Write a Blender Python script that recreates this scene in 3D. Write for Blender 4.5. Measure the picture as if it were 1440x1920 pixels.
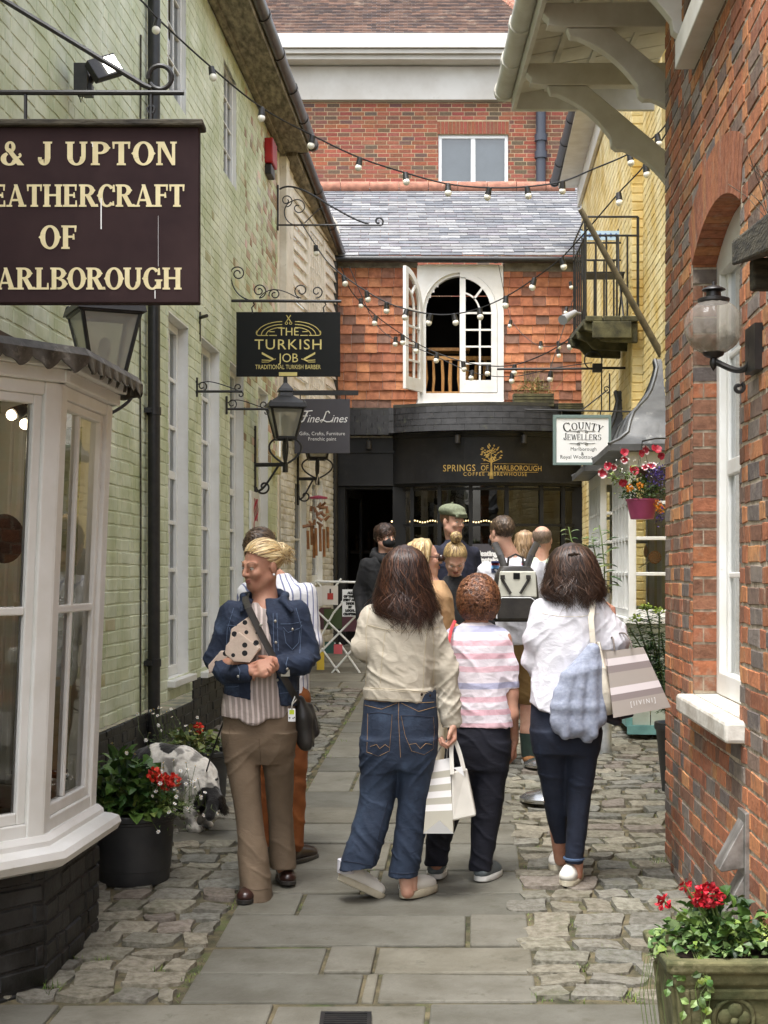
import bpy,bmesh,math,random
import numpy as np
from mathutils import Vector,Matrix
for _o in list(bpy.data.objects):
 bpy.data.objects.remove(_o)
SC=bpy.context.scene
COL=SC.collection
R=math.radians
# ---------------------------------------------------------------- camera
F,CX,HY,CZ=2800.0,720.0,1075.0,1.6
cam_d=bpy.data.cameras.new('camera')
cam=bpy.data.objects.new('camera',cam_d)
COL.objects.link(cam)
cam.location=(0,0,CZ)
cam.rotation_euler=(R(90),0,0)
cam_d.sensor_fit='VERTICAL'
cam_d.sensor_height=36.0
cam_d.lens=36.0*F/1920.0
cam_d.shift_y=(HY-960.0)/1920.0
cam_d.clip_end=500
SC.camera=cam
# ---------------------------------------------------------------- sky, sun, exposure
W=bpy.data.worlds.new('World')
SC.world=W
W.use_nodes=True
_n=W.node_tree.nodes
_l=W.node_tree.links
for _x in list(_n):
 _n.remove(_x)
_out=_n.new('ShaderNodeOutputWorld')
_bg=_n.new('ShaderNodeBackground')
_sky=_n.new('ShaderNodeTexSky')
_sky.sky_type='NISHITA'
_sky.sun_disc=False
_sky.sun_elevation=R(69)
_sky.sun_rotation=R(205)
_sky.air_density=1.2
_sky.dust_density=4.0
_hs=_n.new('ShaderNodeHueSaturation')
_hs.inputs['Saturation'].default_value=0.42
_l.new(_sky.outputs[0],_hs.inputs['Color'])
_l.new(_hs.outputs[0],_bg.inputs[0])
_bg.inputs[1].default_value=0.15
_l.new(_bg.outputs[0],_out.inputs[0])
sun_d=bpy.data.lights.new('sun','SUN')
sun=bpy.data.objects.new('sun',sun_d)
COL.objects.link(sun)
sun_d.energy=1.5
sun_d.angle=R(25)
sun_d.color=(1.0,1.0,1.0)
# light comes from behind the camera, high, slightly from the left
_sd=Vector((-0.22,-0.30,1.0)).normalized()
sun.rotation_euler=_sd.to_track_quat('Z','Y').to_euler()
sun.location=_sd*40
SC.view_settings.view_transform='Standard'
SC.view_settings.look='None'
SC.view_settings.gamma=1.0
SC.view_settings.exposure=1.6
SC.cycles.max_bounces=8
SC.cycles.transparent_max_bounces=12
SC.cycles.use_denoising=True
# ---------------------------------------------------------------- helpers: photo to world
def P(px,py,d):
 return Vector(((px-CX)/F*d,d,CZ+(HY-py)/F*d))
def gz(d):
 return-0.21+0.045*d
def gd(py):
 return 1.81/((py-HY)/F+0.045)
def G(px,py):
 return P(px,py,gd(py))
def lin(*c):
 if len(c)==1:
  c=c[0]
 r=[]
 for v in c[:3]:
  v=v/255.0
  r.append(v/12.92 if v<=0.04045 else((v+0.055)/1.055)**2.4)
 return tuple(r)
rnd=random.Random(7)
# ---------------------------------------------------------------- helpers: objects
BASE={}
def tag(o,label=None,cat=None,group=None,kind=None):
 if label:o['label']=label
 if cat:o['category']=cat
 if group:o['group']=group
 if kind:o['kind']=kind
 return o
def thing(name,loc,label,cat,group=None):
 o=bpy.data.objects.new(name,None)
 o.empty_display_size=0.1
 COL.objects.link(o)
 o.location=loc
 BASE[o.name]=Vector(loc)
 return tag(o,label,cat,group)
class MB:
 """collects polygons (world coordinates) with a material slot and a tint per face"""
 def __init__(s):
  s.v=[];s.f=[];s.m=[];s.t=[];s.tint=(1,1,1);s.mi=0;s.arr=[]
 def face(s,pts):
  i=len(s.v)
  s.v.extend(tuple(p)for p in pts)
  s.f.append(tuple(range(i,i+len(pts))))
  s.m.append(s.mi);s.t.append(s.tint)
  return s
 def mesh(s,vs,fs):
  i=len(s.v)
  s.v.extend(tuple(p)for p in vs)
  for q in fs:
   s.f.append(tuple(i+k for k in q));s.m.append(s.mi);s.t.append(s.tint)
  return s
 def hexa(s,a):
  """8 corners: bottom four counter-clockwise, then top four"""
  return s.mesh(a,[(3,2,1,0),(4,5,6,7),(0,1,5,4),(1,2,6,5),(2,3,7,6),(3,0,4,7)])
 def box(s,c,size,rz=0.0,rot=None):
  c=Vector(c);hx,hy,hz=size[0]/2,size[1]/2,size[2]/2
  m=rot if rot is not None else Matrix.Rotation(rz,3,'Z')
  a=[Vector(p)for p in((-hx,-hy,-hz),(hx,-hy,-hz),(hx,hy,-hz),(-hx,hy,-hz),(-hx,-hy,hz),(hx,-hy,hz),(hx,hy,hz),(-hx,hy,hz))]
  return s.hexa([c+m@p for p in a])
 def fbox(s,O,U,V,N,u0,u1,v0,v1,n0,n1):
  """box in a frame: origin O, axes U V N (right handed when U x V = N)"""
  q=lambda u,v,n:O+U*u+V*v+N*n
  return s.hexa([q(u0,v0,n0),q(u1,v0,n0),q(u1,v1,n0),q(u0,v1,n0),q(u0,v0,n1),q(u1,v0,n1),q(u1,v1,n1),q(u0,v1,n1)])
 def prism(s,pts,O,U,V,N,n0,n1):
  """polygon in the UV plane given counter-clockwise, thick from n0 to n1"""
  a=[O+U*p[0]+V*p[1]+N*n0 for p in pts]
  b=[O+U*p[0]+V*p[1]+N*n1 for p in pts]
  n=len(pts)
  s.mesh(a+b,[tuple(range(n-1,-1,-1)),tuple(range(n,2*n))]+[(i,(i+1)%n,n+(i+1)%n,n+i)for i in range(n)])
  return s
 def tube(s,pts,r,n=8,closed=False,flat=1.0,up=None):
  pts=[Vector(p)for p in pts]
  k=len(pts)
  rr=r if hasattr(r,'__len__')else[r]*k
  vs=[]
  pn=None
  for i,p in enumerate(pts):
   if closed:
    t=pts[(i+1)%k]-pts[i-1]
   else:
    t=pts[min(i+1,k-1)]-pts[max(i-1,0)]
   if t.length<1e-9:t=Vector((0,0,1))
   t.normalize()
   if pn is None:
    a=Vector(up)if up is not None else(Vector((0,0,1))if abs(t.z)<0.9 else Vector((1,0,0)))
    pn=(a-t*a.dot(t)).normalized()
   else:
    pn=pn-t*pn.dot(t)
    pn=pn.normalized()if pn.length>1e-6 else Vector((1,0,0))
   b=t.cross(pn)
   for j in range(n):
    w=2*math.pi*j/n
    vs.append(p+(pn*math.cos(w)*flat+b*math.sin(w))*rr[i])
  fs=[]
  for i in range(k if closed else k-1):
   i2=(i+1)%k
   for j in range(n):
    fs.append((i*n+j,i*n+(j+1)%n,i2*n+(j+1)%n,i2*n+j))
  if not closed:
   fs.append(tuple(range(n-1,-1,-1)))
   fs.append(tuple((k-1)*n+j for j in range(n)))
  return s.mesh(vs,fs)
 def lathe(s,prof,c,n=24,axis=None,rx=1.0,ry=1.0,cap=True,a0=0.0,a1=None):
  """profile [(r, z)] turned about the vertical through c (or about axis)"""
  c=Vector(c)
  ax=Vector(axis).normalized()if axis is not None else Vector((0,0,1))
  q=ax.to_track_quat('Z','Y').to_matrix()if axis is not None else Matrix.Identity(3)
  full=a1 is None
  m=n if full else n+1
  vs=[]
  for(r,z)in prof:
   for j in range(m):
    w=a0+((2*math.pi if full else a1-a0)*j/n)
    vs.append(c+q@Vector((r*rx*math.cos(w),r*ry*math.sin(w),z)))
  fs=[]
  for i in range(len(prof)-1):
   for j in range(n):
    j2=(j+1)%m
    fs.append((i*m+j,i*m+j2,(i+1)*m+j2,(i+1)*m+j))
  if cap and full:
   if prof[0][0]>1e-5:fs.append(tuple(range(m-1,-1,-1)))
   if prof[-1][0]>1e-5:fs.append(tuple((len(prof)-1)*m+j for j in range(m)))
  return s.mesh(vs,fs)
 def ball(s,c,r,n=10,sc=(1,1,1)):
  c=Vector(c)
  pr=[(math.sin(math.pi*i/n),-math.cos(math.pi*i/n))for i in range(n+1)]
  vs=[];m=n+4
  for a,b in pr:
   for j in range(m):
    w=2*math.pi*j/m
    vs.append(c+Vector((a*r*math.cos(w)*sc[0],a*r*math.sin(w)*sc[1],b*r*sc[2])))
  fs=[(i*m+j,i*m+(j+1)%m,(i+1)*m+(j+1)%m,(i+1)*m+j)for i in range(n)for j in range(m)]
  return s.mesh(vs,fs)
 def text(s,body,O,U,V,N,h,align='CENTER',lift=0.001,ext=0.0,sx=1.0,sp=1.0,shear=0.0,bold=0.0):
  """built-in sans lettering of cap height h"""
  cu=bpy.data.curves.new('lettering','FONT')
  cu.body=body;cu.align_x=align;cu.size=h/0.70;cu.space_character=sp;cu.shear=shear;cu.offset=bold
  cu.resolution_u=3
  ob=bpy.data.objects.new('lettering',cu)
  me=ob.to_mesh()
  s.mesh([O+U*(v.co.x*sx)+V*v.co.y+N*lift for v in me.vertices],[tuple(p.vertices)for p in me.polygons])
  ob.to_mesh_clear()
  bpy.data.objects.remove(ob);bpy.data.curves.remove(cu)
  return s
def obj(name,mb,mat,parent=None,smooth=False,bevel=0.0,base=None,sharp=40,extra=None):
 """one mesh object; vertices are kept relative to the thing's base"""
 b=BASE[parent.name]if parent is not None else(Vector(base)if base is not None else Vector((0,0,0)))
 me=bpy.data.meshes.new(name)
 if isinstance(mb,MB):
  va=np.array(mb.v,dtype=np.float64)-np.array(b)
  me.from_pydata(va.tolist(),[],mb.f)
  tints=mb.t;mids=mb.m
  at=me.attributes.new('tint','FLOAT_COLOR','FACE')
  at.data.foreach_set('color',np.array([(t[0],t[1],t[2],1.0)for t in tints],dtype=np.float32).ravel())
  if any(mids):me.polygons.foreach_set('material_index',mids)
 else:
  va=mb[0]-np.array(b)
  me.from_pydata(va.tolist(),[],mb[1].tolist()if hasattr(mb[1],'tolist')else mb[1])
  if len(mb)>2 and mb[2]is not None:
   at=me.attributes.new('tint','FLOAT_COLOR','POINT')
   c=np.ones((len(va),4),dtype=np.float32);c[:,:3]=mb[2]
   at.data.foreach_set('color',c.ravel())
 for m in(mat if isinstance(mat,(list,tuple))else[mat]):
  me.materials.append(m)
 me.update()
 if smooth:
  me.polygons.foreach_set('use_smooth',[True]*len(me.polygons))
  if sharp and sharp<180:
   try:me.set_sharp_from_angle(angle=R(sharp))
   except Exception:pass
 o=bpy.data.objects.new(name,me)
 COL.objects.link(o)
 if parent is not None:
  o.parent=parent
 else:
  o.location=b
 BASE[o.name]=b
 if bevel:
  md=o.modifiers.new('bevel','BEVEL');md.width=bevel;md.segments=2;md.limit_method='ANGLE';md.angle_limit=R(40)
 return o
 # ---------------------------------------------------------------- helpers: materials
MATS={}
def mat(name,col,rough=0.6,col2=None,vs=6.0,vd=4.0,vmix=(0.35,0.65),bump=0.0,bs=40.0,metal=0.0,spec=0.5,tint=False,tintmix=None,sc=(1,1,1),col3=None,v3=2.0,m3=(0.55,0.7),coat=0.0,sheen=0.0,dist=0.003,rvar=0.0,sub=0.0,wr=0.0):
 """principled surface: base colour broken up by noise (col2), stains (col3), optional per-face tint and fine relief"""
 m=bpy.data.materials.new(name);m.use_nodes=True
 nt=m.node_tree;N=nt.nodes;L=nt.links
 b=N['Principled BSDF']
 b.inputs['Roughness'].default_value=rough
 b.inputs['Metallic'].default_value=metal
 b.inputs['Specular IOR Level'].default_value=spec
 if coat:b.inputs['Coat Weight'].default_value=coat
 if sheen:b.inputs['Sheen Weight'].default_value=sheen
 if sub:
  b.inputs['Subsurface Weight'].default_value=sub
  b.inputs['Subsurface Radius'].default_value=(0.01,0.004,0.002)
 tc=N.new('ShaderNodeTexCoord')
 mp=N.new('ShaderNodeMapping');mp.inputs['Scale'].default_value=sc
 L.new(tc.outputs['Object'],mp.inputs['Vector'])
 def rgb(c):
  n=N.new('ShaderNodeRGB');n.outputs[0].default_value=(c[0],c[1],c[2],1);return n.outputs[0]
 def mix(f,a,c,mode='MIX'):
  n=N.new('ShaderNodeMix');n.data_type='RGBA';n.blend_type=mode
  if isinstance(f,(int,float)):n.inputs[0].default_value=f
  else:L.new(f,n.inputs[0])
  L.new(a,n.inputs[6]);L.new(c,n.inputs[7]);return n.outputs[2]
 def noise(s,d=4.0,lo=0.35,hi=0.65,ro=0.6):
  n=N.new('ShaderNodeTexNoise');n.inputs['Scale'].default_value=s;n.inputs['Detail'].default_value=d;n.inputs['Roughness'].default_value=ro
  L.new(mp.outputs[0],n.inputs['Vector'])
  r=N.new('ShaderNodeMapRange');r.inputs[1].default_value=lo;r.inputs[2].default_value=hi
  L.new(n.outputs[0],r.inputs[0]);return r.outputs[0]
 c=rgb(col)
 if tint:
  a=N.new('ShaderNodeAttribute');a.attribute_name='tint'
  c=mix(1.0,c,a.outputs['Color'],'MULTIPLY')
 if col2 is not None:
  f=noise(vs,vd,*vmix)
  if tint:
   c=mix(f,c,mix(1.0,c,rgb(col2),'MULTIPLY'))
  else:
   c=mix(f,c,rgb(col2))
 if col3 is not None:
  c=mix(noise(v3,8.0,m3[0],m3[1],0.7),c,rgb(col3))
 L.new(c,b.inputs['Base Color'])
 if rvar:
  f=noise(vs*1.7,3.0)
  r=N.new('ShaderNodeMapRange');r.inputs[3].default_value=max(0.02,rough-rvar);r.inputs[4].default_value=min(1,rough+rvar)
  L.new(f,r.inputs[0]);L.new(r.outputs[0],b.inputs['Roughness'])
 if bump:
  n=N.new('ShaderNodeTexNoise');n.inputs['Scale'].default_value=bs;n.inputs['Detail'].default_value=5.0
  L.new(mp.outputs[0],n.inputs['Vector'])
  u=N.new('ShaderNodeBump');u.inputs['Strength'].default_value=bump;u.inputs['Distance'].default_value=dist
  L.new(n.outputs[0],u.inputs['Height']);L.new(u.outputs[0],b.inputs['Normal'])
  if wr:
   n2=N.new('ShaderNodeTexNoise');n2.inputs['Scale'].default_value=15;n2.inputs['Detail'].default_value=4;n2.inputs['Distortion'].default_value=1.6
   m2=N.new('ShaderNodeMapping');m2.inputs['Scale'].default_value=(1,1,1.7);m2.inputs['Rotation'].default_value=(0.3,0.5,0.2);L.new(tc.outputs['Object'],m2.inputs['Vector']);L.new(m2.outputs[0],n2.inputs['Vector'])
   u2=N.new('ShaderNodeBump');u2.inputs['Strength'].default_value=wr;u2.inputs['Distance'].default_value=0.012;L.new(n2.outputs[0],u2.inputs['Height']);L.new(u2.outputs[0],u.inputs['Normal'])
 MATS[name]=m
 m['_c']=0
 return m
def stripes(m,axis,period,cols,duty,dist=0.0,bumpy=False,offset=0.0,fuzz=0.0,period2=None):
 """adds woven or printed bands to a material: cols[i] over duty[i] of the period along an axis of object space"""
 nt=m.node_tree;N=nt.nodes;L=nt.links;b=N['Principled BSDF']
 tc=N.new('ShaderNodeTexCoord');sp=N.new('ShaderNodeVectorMath');sp.operation='DOT_PRODUCT'
 L.new(tc.outputs['Object'],sp.inputs[0]);sp.inputs[1].default_value=axis
 v=sp.outputs['Value']
 if dist:
  n=N.new('ShaderNodeTexNoise');n.inputs['Scale'].default_value=5.0;L.new(tc.outputs['Object'],n.inputs['Vector'])
  a=N.new('ShaderNodeMath');a.operation='MULTIPLY_ADD';a.inputs[1].default_value=dist;L.new(n.outputs[0],a.inputs[0]);L.new(v,a.inputs[2]);v=a.outputs[0]
 d=N.new('ShaderNodeMath');d.operation='MULTIPLY_ADD';d.inputs[1].default_value=1.0/period;d.inputs[2].default_value=offset;L.new(v,d.inputs[0])
 fr=N.new('ShaderNodeMath');fr.operation='FRACT';L.new(d.outputs[0],fr.inputs[0])
 r=N.new('ShaderNodeValToRGB');r.color_ramp.interpolation='CONSTANT'
 L.new(fr.outputs[0],r.inputs[0])
 p=0.0
 for i,(c,w)in enumerate(zip(cols,duty)):
  e=r.color_ramp.elements[i]if i<2 else r.color_ramp.elements.new(min(p,0.9999))
  e.position=min(p,0.9999);e.color=(c[0],c[1],c[2],1);p+=w
 old=b.inputs['Base Color'].links[0].from_socket
 mx=N.new('ShaderNodeMix');mx.data_type='RGBA';mx.blend_type='MULTIPLY';mx.inputs[0].default_value=1.0
 L.new(old,mx.inputs[6]);L.new(r.outputs[0],mx.inputs[7]);L.new(mx.outputs[2],b.inputs['Base Color'])
 return m
def glass(name,tintc=(0.9,0.95,0.95),refl=0.12,rough=0.02,ior=1.45):
 m=bpy.data.materials.new(name);m.use_nodes=True
 nt=m.node_tree;N=nt.nodes;L=nt.links
 N.remove(N['Principled BSDF'])
 t=N.new('ShaderNodeBsdfTransparent');t.inputs[0].default_value=(*tintc,1)
 g=N.new('ShaderNodeBsdfGlossy');g.inputs['Roughness'].default_value=rough
 fr=N.new('ShaderNodeFresnel');fr.inputs[0].default_value=ior
 ad=N.new('ShaderNodeMath');ad.operation='MULTIPLY_ADD';ad.inputs[1].default_value=1.0;ad.inputs[2].default_value=refl;ad.use_clamp=True
 L.new(fr.outputs[0],ad.inputs[0])
 mx=N.new('ShaderNodeMixShader');L.new(ad.outputs[0],mx.inputs[0]);L.new(t.outputs[0],mx.inputs[1]);L.new(g.outputs[0],mx.inputs[2])
 bn=N.new('ShaderNodeTexNoise');bn.inputs['Scale'].default_value=3.0
 bu=N.new('ShaderNodeBump');bu.inputs['Strength'].default_value=0.06;bu.inputs['Distance'].default_value=0.02
 tc=N.new('ShaderNodeTexCoord');L.new(tc.outputs['Object'],bn.inputs['Vector']);L.new(bn.outputs[0],bu.inputs['Height']);L.new(bu.outputs[0],g.inputs['Normal'])
 L.new(mx.outputs[0],N['Material Output'].inputs[0])
 return m
def glow(name,col,s):
 m=bpy.data.materials.new(name);m.use_nodes=True
 b=m.node_tree.nodes['Principled BSDF']
 b.inputs['Emission Color'].default_value=(*col,1);b.inputs['Emission Strength'].default_value=s;b.inputs['Base Color'].default_value=(*col,1)
 return m
 # ================================================================ materials of the setting
M_MORT_RED=mat('lime_mortar',lin(206,192,170),0.95,col2=lin(140,126,108),vs=25,bump=0.6,bs=120)
M_BRICK_RED=mat('old_red_brick',(1,1,1),0.9,col2=(0.5,0.46,0.44),vs=28,vmix=(0.42,0.75),tint=True,bump=0.9,bs=90,dist=0.004,col3=lin(158,144,126),v3=8,m3=(0.55,0.78))
M_BRICK_MOD=mat('modern_red_brick',(1,1,1),0.9,col2=(0.7,0.68,0.66),vs=30,tint=True)
M_MORT_MOD=mat('buff_mortar',lin(196,176,142),0.95,col2=lin(165,146,118),vs=6)
GREEN=lin(217,221,198)
M_GREEN=mat('green_masonry_paint',GREEN,0.62,col2=lin(207,212,187),vs=2.2,tint=True,bump=0.3,bs=38,dist=0.006,col3=lin(220,217,196),v3=4.5,m3=(0.58,0.8))
M_YELLOW=mat('yellow_masonry_paint',lin(234,217,164),0.66,col2=lin(224,204,146),vs=2.0,tint=True,bump=0.6,bs=36,dist=0.006,col3=lin(150,128,76),v3=9,m3=(0.66,0.8))
M_WHITEBRICK=mat('white_brick_paint',lin(232,229,220),0.66,col2=lin(214,209,196),vs=3,tint=True,bump=0.5,bs=36,dist=0.006)
M_WHITE=mat('white_gloss_paint',lin(230,230,226),0.38,col2=lin(214,212,204),vs=4,vmix=(0.4,0.8),bump=0.18,bs=22,dist=0.004,col3=lin(168,160,146),v3=14,m3=(0.66,0.86))
M_CREAM=mat('faded_cream_paint',lin(232,225,211),0.6,col2=lin(212,202,184),vs=5,bump=0.3,bs=30,col3=lin(130,112,88),v3=9,m3=(0.6,0.78))
M_OFFWHITE=mat('stone_white_paint',lin(212,209,199),0.5,col2=lin(196,191,178),vs=5,bump=0.2,bs=24,col3=lin(120,112,96),v3=16,m3=(0.66,0.82))
M_RENDERW=mat('white_cornice_render',lin(208,205,198),0.6,col2=lin(192,187,178),vs=1.5,col3=lin(170,168,152),v3=5,m3=(0.62,0.85))
M_BLACKB=mat('black_brick_paint',lin(44,44,43),0.5,col2=lin(60,58,54),vs=6,tint=True,bump=0.6,bs=40,dist=0.006,col3=lin(88,82,72),v3=8,m3=(0.66,0.86))
M_BLACKM=mat('black_iron_paint',lin(24,24,25),0.42,col2=lin(40,38,36),vs=18,bump=0.2,bs=60)
M_BLACKW=mat('black_shopfront_paint',lin(23,23,24),0.42,spec=0.3,col2=lin(34,34,34),vs=5,bump=0.15,bs=30,col3=lin(66,66,64),v3=10,m3=(0.62,0.85))
M_PIPEB=mat('brown_gutter_paint',lin(62,54,46),0.35,col2=lin(40,36,32),vs=8)
M_LEAD=mat('weathered_lead',lin(100,101,101),0.55,col2=lin(72,73,74),vs=5,vmix=(0.3,0.7),bump=0.35,bs=16,dist=0.01,metal=0.35,col3=lin(160,160,156),v3=7,m3=(0.6,0.8))
M_LEADD=mat('dark_lead',lin(104,100,92),0.55,col2=lin(66,63,58),vs=9,bump=0.5,bs=25,dist=0.01,metal=0.25,col3=lin(150,146,136),v3=14,m3=(0.55,0.75))
M_SOFFIT=mat('worn_soffit',lin(150,140,120),0.8,col2=lin(84,76,62),vs=7,bump=0.5,bs=20,sc=(3,0.8,1),col3=lin(66,62,50),v3=5,m3=(0.52,0.7))
M_TILE=mat('hung_clay_tile',(1,1,1),0.85,col2=(0.6,0.56,0.54),vs=14,tint=True,bump=0.4,bs=50,dist=0.004,col3=lin(84,70,62),v3=10,m3=(0.6,0.8))
M_SLATE=mat('grey_slate',(1,1,1),0.65,spec=0.3,col2=(0.72,0.72,0.74),vs=7,tint=True,bump=0.35,bs=35,dist=0.004,col3=lin(176,172,166),v3=9,m3=(0.63,0.85))
M_SLATEB=mat('black_painted_slate',lin(30,30,31),0.65,spec=0.3,col2=lin(46,45,43),vs=8,tint=True,bump=0.3,bs=40,col3=lin(74,76,56),v3=7,m3=(0.6,0.8))
M_PLAIN=mat('brown_plain_tile',(1,1,1),0.9,col2=(0.7,0.66,0.64),vs=4,tint=True,col3=lin(176,160,140),v3=3,m3=(0.56,0.8))
M_GROUND=mat('joint_grit',lin(108,98,74),1.0,col2=lin(52,52,36),vs=9,bump=0.8,bs=150,dist=0.006,col3=lin(84,98,50),v3=3,m3=(0.54,0.7))
M_SETT=mat('worn_sett_stone',(1,1,1),0.85,col2=(0.52,0.5,0.45),vs=30,vmix=(0.38,0.66),tint=True,bump=1.0,bs=70,dist=0.008,col3=lin(92,92,70),v3=5,m3=(0.55,0.75))
M_FLAG=mat('york_flagstone',(1,1,1),0.75,col2=(0.64,0.62,0.57),vs=4.5,vmix=(0.36,0.68),vd=9,tint=True,bump=0.6,bs=40,dist=0.006,col3=lin(82,79,66),v3=11,m3=(0.56,0.72))
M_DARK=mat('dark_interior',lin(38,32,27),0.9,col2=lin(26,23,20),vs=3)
M_SHOPIN=mat('shop_interior',lin(84,66,48),0.85,col2=lin(52,42,32),vs=1.6)
M_WOODD=mat('weathered_dark_wood',lin(86,80,66),0.85,col2=lin(44,40,34),vs=9,sc=(1,1,4),bump=0.6,bs=30,dist=0.008)
M_MOSSWOOD=mat('mossy_wood',lin(96,92,62),0.9,col2=lin(48,46,30),vs=7,bump=0.6,bs=30,dist=0.008)
M_PINE=mat('pine_rail',lin(200,152,92),0.6,col2=lin(170,120,66),vs=10,sc=(4,4,1))
M_UPVC=mat('white_plastic_frame',lin(240,240,238),0.35)
M_BLIND=mat('grey_blind',lin(120,126,128),0.5,col2=lin(104,110,112),vs=2)
M_CONCRETE=mat('grey_weathered_lintel',lin(128,124,114),0.85,col2=lin(90,86,76),vs=10,bump=0.4,bs=30)
M_REDP=mat('red_alarm_plastic',lin(176,30,34),0.4,col2=lin(150,26,30),vs=6)
M_REDTILE=mat('red_ridge_tile',lin(164,112,90),0.85,col2=lin(124,84,68),vs=8,col3=lin(190,180,150),v3=6,m3=(0.6,0.8))
M_TEAL=mat('teal_paint',lin(120,170,168),0.5,col2=lin(100,146,144),vs=8)
M_PALEBLUE=mat('pale_green_board_paint',lin(190,198,186),0.55,col2=lin(160,168,156),vs=5,bump=0.2,bs=25,col3=lin(120,122,110),v3=12,m3=(0.62,0.8))
G_WIN=glass('window_glass',(0.72,0.76,0.76),0.10)
G_CLEAR=glass('casement_glass',(0.62,0.62,0.56),-0.03,0.02,1.3)
G_DARK=glass('shop_glass',(0.5,0.52,0.52),0.06)
G_LAMP=glass('lantern_glass',(0.86,0.86,0.80),0.06,0.12)
_n=G_LAMP.node_tree;_o=_n.nodes['Material Output'];_m=_n.nodes.new('ShaderNodeMixShader');_p=_n.nodes.new('ShaderNodeBsdfTranslucent');_p.inputs[0].default_value=(0.62,0.62,0.56,1);_m.inputs[0].default_value=0.5
_q=_n.nodes.new('ShaderNodeBsdfDiffuse');_q.inputs[0].default_value=(0.7,0.7,0.64,1);_m2=_n.nodes.new('ShaderNodeMixShader');_n.links.new(_p.outputs[0],_m2.inputs[1]);_n.links.new(_q.outputs[0],_m2.inputs[2])
_n.links.new(_o.inputs[0].links[0].from_socket,_m.inputs[1]);_n.links.new(_m2.outputs[0],_m.inputs[2]);_n.links.new(_m.outputs[0],_o.inputs[0])
# ================================================================ masonry
def minus(a,b,cuts):
 seg=[(a,b)]
 for(c0,c1)in cuts:
  ns=[]
  for(x0,x1)in seg:
   if c1<=x0 or c0>=x1:ns.append((x0,x1));continue
   if c0>x0:ns.append((x0,c0))
   if c1<x1:ns.append((c1,x1))
  seg=ns
 return seg
def bricks(mb,O,U,V,N,u0,u1,v0,v1,pal,openings=(),course=0.075,ls=0.225,lh=0.1125,joint=0.010,relief=0.006,bev=0.004,jit=0.002,bond='flemish',rg=None,skip=None,mortar=True,uvo=0.0):
 """each brick is a bevelled face standing proud of the mortar sheet; openings are (u0,u1,v0,v1) or (.., arch rise)"""
 rg=rg or rnd
 q=lambda u,v,n:O+U*u+V*v+N*n
 def cuts_at(v):
  c=[]
  for o in openings:
   if o[2]<=v<=o[3]:c.append((o[0],o[1]))
   elif len(o)>4 and o[3]<v<o[3]+o[4]:
    w=math.sqrt(max(0,1-((v-o[3])/o[4])))*(o[1]-o[0])/2
    m=(o[0]+o[1])/2;c.append((m-w,m+w))
  return c
 mb.mi=0
 nr=int((v1-v0)/course)+1
 for r in range(nr):
  va=v0+r*course;vb=min(va+course-joint,v1)
  if vb-va<0.012:continue
  u=u0-(0.17 if r%2 else 0.0)-rg.random()*0.02+uvo
  k=r%2
  cu=cuts_at((va+vb)/2)
  while u<u1:
   l=(lh if k%2 else ls)if bond=='flemish' else ls
   k+=1
   a,b=max(u,u0),min(u+l-joint,u1)
   u+=l
   if b-a<0.015:continue
   t=pal(rg,k%2,a,va)
   for(x0,x1)in minus(a,b,cu):
    if x1-x0<0.012:continue
    if skip and skip((x0+x1)/2,(va+vb)/2):continue
    h=relief*(0.7+0.6*rg.random());j=lambda:(rg.random()-0.5)*2*jit
    e=min(bev,(x1-x0)*0.3,(vb-va)*0.3)
    c=[(x0+j(),va+j()),(x1+j(),va+j()),(x1+j(),vb+j()),(x0+j(),vb+j())]
    d=[(c[0][0]+e,c[0][1]+e),(c[1][0]-e,c[1][1]+e),(c[2][0]-e,c[2][1]-e),(c[3][0]+e,c[3][1]-e)]
    mb.tint=t
    tl=[(rg.random()-0.5)*h*0.3 for _ in range(4)]
    mb.mesh([q(p[0],p[1],0.0003)for p in c]+[q(p[0],p[1],h+tl[i])for i,p in enumerate(d)],[(4,5,6,7),(0,1,5,4),(1,2,6,5),(2,3,7,6),(3,0,4,7)])
 mb.tint=(1,1,1)
 if mortar:
  mb.mi=1
  sheet(mb,O,U,V,N,u0,u1,v0,v1,openings,0.0)
  mb.mi=0
def sheet(mb,O,U,V,N,u0,u1,v0,v1,openings,n=0.0):
 """flat sheet with rectangular or arched holes"""
 q=lambda u,v:O+U*u+V*v+N*n
 rects=[]
 vcuts={v0,v1}
 for o in openings:
  vcuts|={o[2],o[3]}
  if len(o)>4:
   for i in range(1,9):vcuts.add(o[3]+o[4]*i/8)
 vs=sorted(v for v in vcuts if v0<=v<=v1)
 for a,b in zip(vs,vs[1:]):
  m=(a+b)/2;cu=[]
  for o in openings:
   if o[2]<m<o[3]:cu.append((o[0],o[1]))
   elif len(o)>4 and o[3]<m<o[3]+o[4]:
    w=math.sqrt(max(0,1-((m-o[3])/o[4])))*(o[1]-o[0])/2
    c=(o[0]+o[1])/2;cu.append((c-w,c+w))
  for(x0,x1)in minus(u0,u1,cu):
   mb.face([q(x0,a),q(x1,a),q(x1,b),q(x0,b)])
Z=Vector((0,0,1))
def frame_left(c,s):
 n=math.hypot(1,s)
 return Vector((c,0,0)),Vector((s,1,0))/n,Vector((1,-s,0))/n,n
def frame_right(c,s):
 n=math.hypot(1,s)
 return Vector((c,0,0)),Vector((-s,-1,0))/n,Vector((-1,s,0))/n,n
LS=0.0607
LO,LU,LN,Ln=frame_left(-2.12,LS)
RO,RU,RN,Rn=frame_right(1.01,0.057)
YO,YU,YN,Yn=frame_right(1.47,0.057)
FD=19.5
FO,FU,FN=Vector((0,FD,0)),Vector((1,0,0)),Vector((0,-1,0))
def ld(px):return 2.12/(LS-(px-CX)/F)
def rd(px):return 1.01/((px-CX)/F-0.057)
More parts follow.
